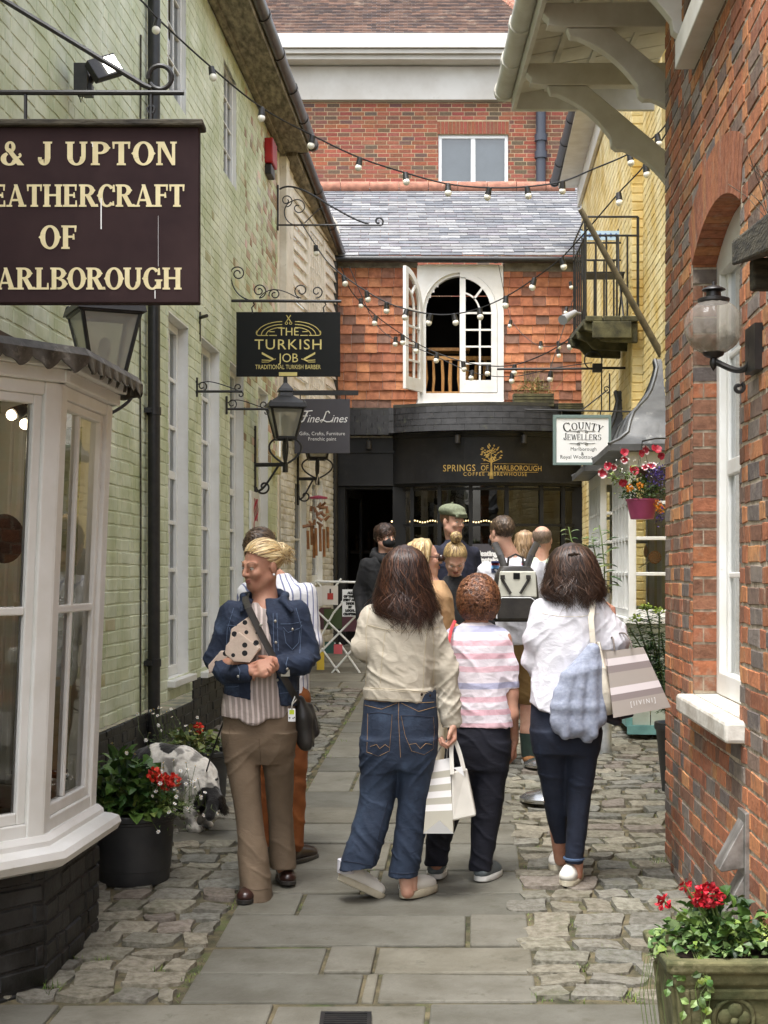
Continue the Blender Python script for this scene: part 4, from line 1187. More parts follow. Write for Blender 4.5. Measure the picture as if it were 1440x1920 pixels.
g.face([q(ra,AZ0,-0.15),q(rb,AZ0,-0.15),q(rb,AZ1+0.1,-0.15),q(ra,AZ1+0.1,-0.15)])
obj('pane',g,G_WIN,sash)
b_=MB();b_.fbox(RO,RU,Z,RN,ra-0.2,rb+0.2,AZ0-0.1,AZ1+0.3,-0.75,-0.7)
obj('room_lining',b_,mat('pale_curtain',lin(150,148,140),0.9),sash)
m=MB();m.fbox(RO,RU,Z,RN,ra-0.01,rb+0.09,AZ0-0.085,AZ0-0.003,-0.12,0.075)
s=obj('sill',m,mat('painted_stone_sill',lin(216,212,202),0.7,col2=lin(180,172,158),vs=9,bump=0.5,bs=26,dist=0.008,col3=lin(110,102,88),v3=18,m3=(0.64,0.8)),sash,bevel=0.014)
m=MB();m.fbox(RO,RU,Z,RN,uw[0]-0.05,uw[1]+0.05,uw[2]-0.13,uw[2],-0.06,0.09)
obj('upper_sill',m,M_OFFWHITE,brick,bevel=0.006)
window(brick,RO,RU,Z,RN,uw[0],uw[1],uw[2],uw[3],2,2,recess=0.08,fr=0.07,room=0.5)
m=MB()
vd=rd(1400);vo=RO+RU*(-vd*Rn)
vz=zz(1612,vd)
m.fbox(vo,RU,Z,RN,-0.075,0.075,vz-0.26,vz+0.18,0.0,0.02)
for k in(0.0,-0.19):
 z0=vz+0.02+k
 a=lambda u,z_,n_:vo+RU*u+Z*z_+RN*n_
 m.hexa([a(-0.06,z0-0.04,0.02),a(0.06,z0-0.04,0.02),a(0.06,z0-0.055,0.10),a(-0.06,z0-0.055,0.10),a(-0.06,z0+0.125,0.02),a(0.06,z0+0.125,0.02),a(0.06,z0-0.045,0.11),a(-0.06,z0-0.045,0.11)][::1])
obj('vent_cowl',m,mat('dull_steel',lin(176,172,166),0.42,metal=0.6,col2=lin(120,116,110),vs=14,bump=0.2,bs=50),brick,bevel=0.003)
# ================================================================ bracketed eaves beyond the brick corner
eav=thing('bracketed_eaves',(1.7,8.6,gz(8.6)),'deep white timber eaves on curved brackets reaching out over the yard at top right','eaves')
EX0,EX1=0.855,1.75
mb=MB()
for i in range(14):
 d0=6.2+i*0.25
 for j in range(4):
  x0=EX0+(EX1-EX0)*j/4;x1=EX0+(EX1-EX0)*(j+1)/4-0.012
 mb.hexa([(EX0,d0,4.70),(EX1,d0,4.86),(EX1,d0+0.237,4.86),(EX0,d0+0.237,4.70),(EX0,d0,4.715),(EX1,d0,4.875),(EX1,d0+0.237,4.875),(EX0,d0+0.237,4.715)])
mb.hexa([(EX0,6.2,4.722),(EX1,6.2,4.882),(EX1,9.7,4.882),(EX0,9.7,4.722),(EX0,6.2,4.80),(EX1,6.2,5.1),(EX1,9.7,5.1),(EX0,9.7,4.80)])
for x in(1.05,1.28,1.5):mb.box((x,7.95,4.705+(x-EX0)*0.18),(0.03,3.5,0.05))
obj('soffit',mb,M_OFFWHITE,eav)
mb=MB();mb.box((EX0-0.012,7.95,4.715),(0.024,3.52,0.22));mb.hexa([(EX0,9.66,4.6),(EX1,9.66,4.6),(EX1,9.7,4.6),(EX0,9.7,4.6),(EX0,9.66,4.72),(EX1,9.66,4.9),(EX1,9.7,4.9),(EX0,9.7,4.72)])
obj('fascia',mb,M_OFFWHITE,eav)
gutter(eav,(EX0-0.08,6.2,4.76),(EX0-0.07,9.72,4.74),0.062,M_OFFWHITE,every=0.55)
def bracket(d):
 m=MB();O=Vector((0,d,0));U=Vector((1,0,0));N=Vector((0,-1,0))
 m.prism([(EX0+0.01,4.66),(EX0+0.0,4.60),(EX0+0.03,4.57),(EX0+0.02,4.54),(EX0+0.10,4.53),(EX1,4.53),(EX1,4.665)],O,U,Z,N,-0.045,0.045)
 top=[(1.06,4.528),(1.20,4.528)]
 low=[]
 n=26
 a0,a1=Vector((0.99,4.528)),Vector((1.74,3.92))
 dv=(a1-a0);nv=Vector((-dv.y,dv.x)).normalized()
 for i in range(n+1):
  t=i/n
  w=0.0
  if t<0.06:w=0.0
  elif t<0.52:w=0.02+0.035*math.sin(math.pi*(t-0.06)/0.46)
  elif t<0.58:w=-0.012
  else:w=0.01+0.035*math.sin(math.pi*(t-0.58)/0.42)
  p=a0+dv*t+nv*(w-0.03)
  low.append((p.x,p.y))
 up=[(1.74,4.10),(1.22,4.528)]
 m.prism([(0.98,4.528)]+low[1:]+up,O,U,Z,N,-0.035,0.035)
 return obj('bracket',m,M_OFFWHITE,eav,bevel=0.006)
for d in(7.1,8.05,9.0):bracket(d)
m=MB();m.box((1.84,8.4,2.4),(0.08,1.4,5.2))
obj('wall',m,M_YELLOW,eav)
# ================================================================ lettering with serifs, drawn from strokes
class Serif:
 """slab lettering: cap height 1, stems w, hairlines t, serifs s thick and e long"""
 def __init__(s,w=0.2,t=0.09,sr=0.085,e=0.075,spur=False):
  s.w,s.t,s.s,s.e,s.spur=w,t,sr,e,spur
 def stem(s,x,y0=0.0,y1=1.0,b=True,tp=True,w=None):
  w=w or s.w
  p=[[(x,y0),(x+w,y0),(x+w,y1),(x,y1)]]
  if b:p.append([(x-s.e,y0),(x+w+s.e,y0),(x+w+s.e*.8,y0+s.s),(x-s.e*.8,y0+s.s)])
  if tp:p.append([(x-s.e*.8,y1-s.s),(x+w+s.e*.8,y1-s.s),(x+w+s.e,y1),(x-s.e,y1)])
  return p
 def ring(s,cx,cy,rx,ry,a0=0,a1=360,w=None,t=None):
  w=w or s.w;t=t or s.t;n=max(4,int(abs(a1-a0)/12));o=[]
  for i in range(n):
   a,b=R(a0+(a1-a0)*i/n),R(a0+(a1-a0)*(i+1)/n)
   o.append([(cx+(rx-w)*math.cos(a),cy+(ry-t)*math.sin(a)),(cx+rx*math.cos(a),cy+ry*math.sin(a)),(cx+rx*math.cos(b),cy+ry*math.sin(b)),(cx+(rx-w)*math.cos(b),cy+(ry-t)*math.sin(b))])
  if a1<a0:o=[q[::-1]for q in o]
  return o
 def bar(s,x0,x1,y,h=None):
  h=h or s.t
  return[[(x0,y-h/2),(x1,y-h/2),(x1,y+h/2),(x0,y+h/2)]]
 def diag(s,x0,y0,x1,y1,w):
  return[[(x0,y0),(x0+w,y0),(x1+w,y1),(x1,y1)]]
 def tick(s,x,y,h,w=None):
  w=w or s.t
  return[[(x-w*.5,y),(x+w*.5,y),(x+w*.3,y+h),(x-w*.3,y+h)]if h>0 else[(x-w*.3,y+h),(x+w*.3,y+h),(x+w*.5,y),(x-w*.5,y)]]
 def dia(s,x,y,r):
  return[[(x-r,y),(x,y-r*1.1),(x+r,y),(x,y+r*1.1)]]if s.spur else[]
 def glyph(s,c):
  w,t,e=s.w,s.t,s.e
  if c==' ':return[],0.34
  if c=='I':return s.stem(e),w+2*e
  if c=='L':return s.stem(e)+s.bar(e,0.62,t/2)+s.tick(0.62-t/2,0,0.3),0.66
  if c in 'EF':
   p=s.stem(e)+s.bar(e,0.62,1-t/2)+s.tick(0.62-t/2,1,-0.28)+s.bar(e+w,0.5,0.52)+s.tick(0.5,0.40,0.24)
   if c=='E':p+=s.bar(e,0.64,t/2)+s.tick(0.64-t/2,0,0.28)
   return p,0.69 if c=='E' else 0.64
  if c=='T':return s.stem(0.36-w/2+0.0,tp=False)+s.bar(0.02,0.70,1-t/2)+s.tick(0.02+t/2,1,-0.3)+s.tick(0.70-t/2,1,-0.3),0.72
  if c=='H':return s.stem(e)+s.stem(e+0.52)+s.bar(e+w,e+0.52,0.52),0.52+w+2*e
  if c=='N':return s.stem(e,w=t*1.25)+s.diag(e,1.0,0.58-t,0.0,w*1.1)[0:0]+[[(0.60,0),(0.60+t*1.2,0),(e+w*1.15,1),(e,1)]]+s.stem(0.60,b=False,w=t*1.25),0.60+t*1.25+e
  if c=='M':return s.stem(e,w=t*1.2)+[[(0.44,0.05),(0.50,0.05),(e+w*1.1,1),(e,1)]]+[[(0.42,0.05),(0.50,0.05),(0.82+t,1),(0.80,1)]]+s.stem(0.78),0.78+w+e
  if c=='O':return s.ring(0.40,0.5,0.40,0.515)+s.dia(0.0,0.5,0.06)+s.dia(0.8,0.5,0.06),0.80
  if c in 'CG':
   p=s.ring(0.40,0.5,0.40,0.515,42,318)+s.dia(0.0,0.5,0.06)+s.tick(0.70,0.66,0.32,t*1.3)
   if c=='C':return p+s.tick(0.68,0.05,0.2,t),0.76
   return p+s.stem(0.58,0.04,0.46,b=False),0.84
  if c=='D':return s.stem(e)+s.ring(0.36,0.5,0.42,0.5,-90,90),0.80
  if c in 'PRB':
   p=s.stem(e)+s.ring(0.36,0.735,0.34,0.265,-90,90)+s.bar(e+w,0.37,1-t/2)+s.bar(e+w,0.37,0.47+t/2)+s.dia(0.70,0.735,0.05)
   if c=='R':p+=[[(0.56,0),(0.56+w*1.15,0),(0.52,0.5),(0.30,0.5)]]+s.tick(0.80,0,0.12,t*1.6)
   if c=='B':p+=s.ring(0.38,0.26,0.37,0.26,-90,90)+s.bar(e+w,0.39,t/2)+s.dia(0.75,0.26,0.05)
   return p,0.72 if c=='P' else 0.84 if c=='R' else 0.78
  if c=='U':return s.stem(e,0.36,b=False)+s.stem(0.60,0.36,b=False,w=w*0.8)+s.ring(e+(0.60-e+w*0.8)/2,0.36,(0.60-e+w*0.8)/2,0.375,180,360),0.60+w+e
  if c=='J':return s.stem(0.26,0.28,b=False)+s.ring(0.23,0.28,0.23,0.29,190,360)+[[(0.0,0.2),(0.14,0.2),(0.14,0.34),(0.0,0.34)]],0.26+w+e
  if c=='A':return[[(0.06,0),(0.06+t,0),(0.41,0.95),(0.34,0.95)],[(0.56,0),(0.56+w*1.1,0),(0.46,1.0),(0.30,1.0)]]+s.bar(0.18,0.6,0.3)+s.bar(-0.03,0.23,s.s/2,s.s)+s.bar(0.50,0.86,s.s/2,s.s),0.84
  if c=='Y':return s.stem(0.36-w/2,0,0.45,tp=False)+[[(0.28,0.42),(0.46,0.42),(0.16+w*.5,1),(0.02,1)],[(0.36,0.42),(0.44,0.42),(0.70,1),(0.62,1)]]+s.bar(-0.04,0.3,1-s.s/2,s.s)+s.bar(0.52,0.78,1-s.s/2,s.s),0.74
  if c=='W':return[[(0.22,0),(0.34,0),(0.18,1),(0.02,1)],[(0.26,0),(0.34,0),(0.54,1),(0.46,1)],[(0.66,0),(0.78,0),(0.62,1),(0.46,1)],[(0.70,0),(0.77,0),(0.98,1),(0.92,1)]]+s.bar(-0.04,0.26,1-s.s/2,s.s)+s.bar(0.84,1.06,1-s.s/2,s.s),1.0
  if c=='S':return s.ring(0.31,0.735,0.28,0.28,35,255)+s.ring(0.31,0.265,0.30,0.28,75,-145)+s.tick(0.54,0.70,0.28,t)+s.tick(0.06,0.02,0.28,t),0.64
  if c=='K':return s.stem(e)+[[(e+w,0.36),(e+w+t*1.3,0.36),(0.68,1),(0.56,1)],[(0.52,0),(0.52+w*1.1,0),(0.46,0.6),(0.30,0.52)]]+s.bar(0.46,0.80,s.s/2,s.s)+s.bar(0.48,0.78,1-s.s/2,s.s),0.80
  if c=='&':return s.ring(0.36,0.77,0.20,0.25,0,360,w*.7,t)+s.ring(0.33,0.27,0.33,0.29,110,350)+[[(0.64,0),(0.64+w*1.2,0),(0.36,0.72),(0.17,0.72)]]+s.ring(0.55,0.42,0.24,0.16,-90,40,t,t),0.92
  return[],0.4
 def width(s,txt,sp):return sum(s.glyph(c)[1]+sp for c in txt)-sp
 def put(s,mb,txt,O,U,V,N,h,align='CENTER',sp=0.06,lift=0.002,arch=None,sx=1.0,small=None):
  """small: letters after the first of each word are drawn at this share of the height"""
  adv=[];x=0.0
  for i,c in enumerate(txt):
   k=1.0 if small is None or i==0 or txt[i-1]==' ' else small
   adv.append((x,k));x+=(s.glyph(c)[1]+sp)*k
  tot=(x-sp)*h*sx
  off=-tot/2 if align=='CENTER' else 0.0 if align=='LEFT' else-tot
  j=0
  for(c,(x,k))in zip(txt,adv):
   for poly in s.glyph(c)[0]:
    pts=[]
    for(a,b)in poly:
     u=off+(x+a*k)*h*sx;v=b*k*h
     if arch:
      w=u/arch;u,v=math.sin(w)*(arch+v),math.cos(w)*(arch+v)-arch
     pts.append(O+U*u+V*v+N*(lift+(j%7)*0.00012))
    mb.face(pts);j+=1
  return tot
def spiral(O,U,V,c,r0,r1,a0,a1,n=26):
 o=[]
 for i in range(n+1):
  t=i/n;a=R(a0+(a1-a0)*t);r=r0+(r1-r0)*t
  o.append(O+U*(c[0]+r*math.cos(a))+V*(c[1]+r*math.sin(a)))
 return o
def bez(p0,p1,p2,p3,n=14):
 p0,p1,p2,p3=map(Vector,(p0,p1,p2,p3))
 return[p0*(1-t)**3+p1*3*t*(1-t)**2+p2*3*t*t*(1-t)+p3*t**3 for t in[i/n for i in range(n+1)]]
XU,FRN=Vector((1,0,0)),Vector((0,-1,0))
M_SIGNBR=mat('maroon_sign_paint',lin(42,27,29),0.75,spec=0.2,col2=lin(54,38,38),vs=4,bump=0.15,bs=20,col3=lin(74,58,56),v3=9,m3=(0.64,0.9))
M_CREAML=mat('cream_letter_paint',lin(222,210,166),0.6,col2=lin(206,192,146),vs=12)
M_SIGNBK=mat('black_sign_panel',lin(14,16,15),0.6,spec=0.25)
M_SIGNGR=mat('charcoal_sign_panel',lin(72,70,76),0.5,col2=lin(62,60,66),vs=2)
M_WHITEL=mat('white_letter_vinyl',lin(232,232,232),0.5)
M_GOLDL=mat('gold_letter_vinyl',lin(206,190,120),0.45,metal=0.2)
# ---- leathercraft sign on its stay and arm
sd=5.0
t=thing('hanging_sign',P(110,568,sd),'big maroon leathercraft hanging sign with cream capitals overhanging the bay','sign')
O=Vector((0,sd,0));sx0,sx1=-1.57,(373-CX)/F*sd;sz0,sz1=zz(568,sd),zz(238,sd)
mb=MB();mb.fbox(O,XU,Z,FRN,sx0,sx1,sz0,sz1,-0.05,0.0)
obj('board',mb,M_SIGNBR,t,bevel=0.004)
mb=MB();mb.fbox(O,XU,Z,FRN,sx0-0.02,sx1+0.016,sz1,sz1+0.022,-0.075,0.022)
obj('capping',mb,M_WOODD,t,bevel=0.006)
mb=MB()
F1=Serif(0.21,0.095,0.085,0.07,True)
px=lambda p:O+XU*((p-CX)/F*sd)
hh=44/F*sd
F1.put(mb,'& J UPTON',px(332)+Z*zz(310,sd),XU,Z,FRN,hh,'RIGHT',0.075,sx=1.13)
F1.put(mb,'LEATHERCRAFT',px(347)+Z*zz(388,sd),XU,Z,FRN,42/F*sd,'RIGHT',0.02,sx=1.0)
F1.put(mb,'OF',px(110)+Z*zz(467,sd),XU,Z,FRN,44/F*sd,'CENTER',0.06,sx=1.05)
F1.put(mb,'MARLBOROUGH',px(341)+Z*zz(543,sd),XU,Z,FRN,41/F*sd,'RIGHT',0.015,sx=1.02)
obj('lettering',mb,M_CREAML,t)
mb=MB()
for(a,b,y0,y1,w)in((190,190.5,372,430,2.2),(297,297.4,405,500,0.5),(291,291.5,545,560,1.6),(174,174.4,268,276,1.6)):
 mb.fbox(O,XU,Z,FRN,(a-CX-w/2)/F*sd,(a-CX+w/2)/F*sd,zz(y1,sd),zz(y0,sd),0.003,0.004)
obj('bird_dropping',mb,M_WHITEL,t)
mb=MB()
mb.tube([Vector((-1.83,sd,zz(173,sd))),Vector(((345-CX)/F*sd,sd,zz(174,sd)))],0.009,8)
mb.tube([P(-420,-260,sd),P(20,8,sd),P(270,160,sd)]+[P(270+14*i,160+6*i-0.4*i*i,sd)for i in range(1,2)],0.009,8)
c=P(300,145,sd);rr_=22/F*sd
mb.tube([c+XU*rr_*math.cos(R(a))+Z*rr_*math.sin(R(a))for a in range(-150,190,14)],0.008,8)
for x in(48,283):mb.tube([P(x,174,sd),P(x,236,sd)],0.006,6)
mb.tube([P(283,205,sd)+XU*0.012*math.cos(a)+Z*0.014*math.sin(a)for a in[i*0.7 for i in range(9)]],0.004,6,closed=True)
obj('bracket',mb,M_BLACKM,t,smooth=True)
# ---- barber sign
sd=13.0
t=thing('hanging_sign',P(540,706,sd),'black barber sign with gold lettering hanging from a scrolled iron bracket','sign')
O=Vector((0,sd,0));a=lambda p:(p-CX)/F*sd;b=lambda y:zz(y,sd)
mb=MB();mb.fbox(O,XU,Z,FRN,a(443),a(638),b(706),b(585),-0.02,0.0)
obj('board',mb,M_SIGNBK,t,bevel=0.002)
mb=MB();ppm=F/sd
mb.text('THE',O+XU*a(541)+Z*b(629),XU,Z,FRN,15/ppm,sx=1.0)
mb.text('TURKISH',O+XU*a(541)+Z*b(655),XU,Z,FRN,19/ppm,sx=1.08,sp=1.12)
mb.text('JOB',O+XU*a(541)+Z*b(679),XU,Z,FRN,16.5/ppm,sx=0.95)
mb.text('TRADITIONAL TURKISH BARBER',O+XU*a(540)+Z*b(692),XU,Z,FRN,8.2/ppm,sx=0.72)
F2=Serif()
for s_ in(-1,1):
 for k in range(3):
  r_=60-9*k
  pts=[(541+s_*(12+(r_-12)*math.sin(R(90*i/8))),603+k*5.5+(25-k*5.5)*(1-math.cos(R(90*i/8))))for i in range(9)]
  for(p,q_)in zip(pts,pts[1:]):
   mb.tube([P(p[0],p[1],sd-0.002),P(q_[0],q_[1],sd-0.002)],0.8/ppm,4)
 for y_ in(622,629):mb.tube([P(541+s_*36,y_,sd-0.002),P(541+s_*(22 if y_>625 else 26),y_,sd-0.002)],0.8/ppm,4)
 mb.tube([P(541+s_*38,629,sd-.002)]+[P(541+s_*(56+4.5*math.cos(R(w))),624+5*math.sin(R(w)),sd-.002)for w in range(90,-60,-20)],0.8/ppm,4)
 r0=P(541+s_*26,671,sd-.002)
 mb.face([P(541+s_*28,672,sd-.003),P(541+s_*50,660,sd-.003),P(541+s_*50,664,sd-.003),P(541+s_*30,675,sd-.003)][::-s_])
 mb.tube([P(541+s_*24,673,sd-.002),P(541+s_*34,676,sd-.002),P(541+s_*50,675,sd-.002),P(541+s_*50,679,sd-.002),P(541+s_*38,679,sd-.002),P(541+s_*28,674,sd-.002)],0.8/ppm,4)
 mb.tube([P(541-s_*4,591,sd-.002),P(541+s_*4,603,sd-.002)],0.9/ppm,4)
 mb.tube([P(541+s_*4+2.4*math.cos(w),606+2.4*math.sin(w),sd-.002)for w in[i*0.8 for i in range(8)]],0.7/ppm,4,closed=True)
mb.fbox(O,XU,Z,FRN,a(523),a(557),b(705),b(698),0.001,0.004)
obj('lettering',mb,M_GOLDL,t)
mb=MB()
wx=a(431)
mb.tube([P(431,490,sd),P(431,582,sd)],0.012,8);mb.tube([P(431,564,sd),P(640,565,sd)],0.013,8)
mb.tube([P(431,500,sd)]+bez(P(433,520,sd),P(436,545,sd),P(450,558,sd),P(468,563,sd)),0.006,6)
for(cx_,cy_,r0,r1,a0,a1)in((446,513,14,4,170,-360),(486,545,14,3,-90,500),(515,552,11,3,200,-300),(565,545,14,4,-90,-560),(594,547,12,3,260,700)):
 mb.tube(spiral(O,XU,Z,(a(cx_),b(cy_)),r0/ppm,r1/ppm,a0,a1),0.0055,6)
mb.tube(bez(P(486,559,sd),P(500,540,sd),P(520,535,sd),P(560,560,sd)),0.0045,6)
for x in(474,608):
 mb.tube([P(x,565,sd),P(x+3,571,sd),P(x-2,577,sd),P(x,588,sd)],0.006,6)
obj('bracket',mb,M_BLACKM,t,smooth=True)
# ---- gift shop sign
sd=16.6
t=thing('hanging_sign',P(604,850,sd),'square charcoal gift shop sign with white script hung from a flat bar','sign')
O=Vector((0,sd,0));a=lambda p:(p-CX)/F*sd;b=lambda y:zz(y,sd);ppm=F/sd
mb=MB();mb.fbox(O,XU,Z,FRN,a(552),a(656),b(850),b(748),-0.02,0.0)
obj('board',mb,M_SIGNGR,t,bevel=0.002)
mb=MB()
mb.text('ine',O+XU*a(575)+Z*b(792),XU,Z,FRN,15/ppm,'LEFT',sx=0.9,shear=0.35)
mb.text('ines',O+XU*a(620)+Z*b(792),XU,Z,FRN,15/ppm,'LEFT',sx=0.9,shear=0.35)
def pen(pts,r):mb.tube([P(x,y,sd-0.003)for x,y in pts],r/ppm,5)
pen([(563,778),(563,774),(568,771),(578,771),(586,770)],1.1);pen([(577,771),(573,780),(569,789),(563,792),(560,789)],1.5);pen([(566,780),(577,780)],0.9)
pen([(618,775),(616,771),(612,772),(609,780),(606,788),(602,792),(600,789),(604,787),(612,791),(619,791),(623,788)],1.2)
mb.text('Gifts, Crafts, Furniture',O+XU*a(604)+Z*b(816),XU,Z,FRN,6.6/ppm,sx=0.92,sp=1.06)
mb.text('Frenchic paint',O+XU*a(604)+Z*b(826),XU,Z,FRN,6.6/ppm,sx=0.92,sp=1.06)
obj('lettering',mb,M_WHITEL,t)
mb=MB();mb.fbox(O,XU,Z,FRN,a(530),a(672),b(741),b(732),-0.02,0.01)
for x in(563,648):mb.tube([P(x,741,sd),P(x,750,sd)],0.006,6)
obj('bracket',mb,M_BLACKM,t)
# ---- jewellers sign
sd=13.3
t=thing('hanging_sign',P(1090,872,sd),'white jewellers sign with grey green frame hanging by the yellow wall','sign')
O=Vector((0,sd,0));a=lambda p:(p-CX)/F*sd;b=lambda y:zz(y,sd);ppm=F/sd
mb=MB();mb.fbox(O,XU,Z,FRN,a(1043),a(1141),b(867),b(784),-0.018,0.0)
obj('board',mb,mat('white_sign_panel',lin(236,236,234),0.5),t)
mb=MB()
for(x0,x1,y0,y1)in((1037,1043,872,778),(1141,1146,872,778),(1043,1141,872,867),(1043,1141,784,778)):mb.fbox(O,XU,Z,FRN,a(x0),a(x1),b(y0),b(y1),-0.025,0.008)
obj('frame',mb,mat('sage_frame_paint',lin(112,130,126),0.5),t,bevel=0.002)
mb=MB();F3=Serif(0.15,0.06,0.05,0.07)
F3.put(mb,'COUNTY',O+XU*a(1093)+Z*b(805),XU,Z,FRN,17/ppm,'CENTER',0.10,arch=0.42,small=0.78,sx=0.98)
F3.put(mb,'JEWELLERS',O+XU*a(1092)+Z*b(825),XU,Z,FRN,13/ppm,'CENTER',0.06,small=0.8,sx=0.98)
F4=Serif(0.15,0.07,0.06,0.06)
mb.text('Marlborough',O+XU*a(1094)+Z*b(845),XU,Z,FRN,6.6/ppm,sx=0.95,sp=1.05);mb.text('&',O+XU*a(1092)+Z*b(854),XU,Z,FRN,6.4/ppm);mb.text('Royal Wootton',O+XU*a(1050)+Z*b(860),XU,Z,FRN,6.8/ppm,'LEFT',sx=0.95,sp=1.05)
for y_ in(808,831):
 for s_ in(-1,1):
  mb.tube(bez(P(1092,y_,sd-.002),P(1092+s_*10,y_-4,sd-.002),P(1092+s_*14,y_+5,sd-.002),P(1092+s_*6,y_+3,sd-.002))+bez(P(1092+s_*6,y_+3,sd-.002),P(1092,y_,sd-.002),P(1092+s_*14,y_+1,sd-.002),P(1092+s_*24,y_,sd-.002)),0.0016,4)
obj('lettering',mb,M_SIGNBK,t)
mb=MB();mb.tube([P(984,768,sd),P(1190,772,sd)],0.008,8);wl_=P(1143,770,sd)
for x in(1053,1126):mb.tube([P(x,770,sd),P(x,780,sd)],0.006,6)
mb.tube([P(1143,771,sd),P(1143,700,sd)],0.007,6);mb.tube([P(1090,770,sd)]+[P(1137,733,sd)],0.006,6)
mb.tube(spiral(O,XU,Z,(a(1137),b(730)),7/ppm,2/ppm,-90,360),0.005,6)
obj('bracket',mb,M_BLACKM,t,smooth=True)
# ---- empty iron brackets on the green wall
def scroll_bracket(pxw,y,pxe,d,hi,label,big=False,group=None):
 t=thing('iron_bracket',P(pxw,y,d),label,'bracket',group)
 mb=MB();O=Vector((0,d,0));ppm=F/d;a=lambda p:(p-CX)/F*d;b=lambda yy:zz(yy,d)
 mb.tube([P(pxw,y-hi,d),P(pxw,y+10,d)],0.010,8)
 obj('wall_bar',mb,M_BLACKM,t,smooth=True)
 mb=MB();mb.tube([P(pxw,y,d),P(pxe,y,d)],0.010,8)
 obj('arm',mb,M_BLACKM,t,smooth=True)
 mb=MB()
 if not big:
  mb.tube(bez(P(pxw+2,y-hi*0.5,d),P(pxw+20,y-hi*1.0,d),P(pxe-40,y-hi*.5,d),P(pxe-8,y-2,d)),0.004,6)
  mb.tube(spiral(O,XU,Z,(a(pxw+10),b(y-10)),10/ppm,3/ppm,-100,330),0.005,6)
  mb.tube(spiral(O,XU,Z,(a(pxe-8),b(y-8)),8/ppm,2/ppm,-90,-470),0.005,6)
  mb.tube(spiral(O,XU,Z,(a(pxe-4),b(y+6)),6/ppm,2/ppm,100,-200),0.005,6)
 else:
  mb.tube(bez(P(pxw+3,y-hi+8,d),P(pxw+25,y-hi-8,d),P(pxw+60,y-60,d),P(pxw+100,y-35,d))+bez(P(pxw+100,y-35,d),P(pxw+120,y-25,d),P(pxw+140,y-10,d),P(pxe-25,y-2,d)),0.010,6)
  mb.tube(spiral(O,XU,Z,(a(pxw+36),b(y-26)),27/ppm,22/ppm,-90,-230)+spiral(O,XU,Z,(a(pxw+38),b(y-33)),16/ppm,3/ppm,130,-300),0.006,6)
  mb.tube(spiral(O,XU,Z,(a(pxw+16),b(y-46)),12/ppm,3/ppm,-90,400),0.006,6)
  mb.tube(bez(P(pxw+50,y-4,d),P(pxw+65,y-18,d),P(pxw+75,y-30,d),P(pxw+85,y-34,d)),0.006,6)
  mb.tube([P(pxe,y,d)]+spiral(O,XU,Z,(a(pxe-6),b(y-7)),9/ppm,3/ppm,-60,300),0.010,6)
 obj('scrollwork',mb,M_BLACKM,t,smooth=True)
 return t
scroll_bracket(521,422,716,15.95,75,'large empty scrolled iron bracket at the far end of the green wall',True)
scroll_bracket(369,734,455,11.35,26,'empty iron sign bracket beside the first tall sash window',group='empty sign brackets')
scroll_bracket(425,767,503,12.65,24,'empty iron sign bracket just left of the wall lantern',group='empty sign brackets')
t=thing('wall_hook',P(372,600,11.45),'stubby iron hook and plate fixed on the green wall below the maroon sign','hook')
mb=MB();mb.tube([P(374,585,11.5),P(374,640,11.5)],0.012,6);mb.box(P(370,597,11.5),(0.05,0.05,0.07));mb.tube([P(370,597,11.5),P(388,592,11.4)],0.014,8)
obj('plate',mb,M_BLACKM,t)
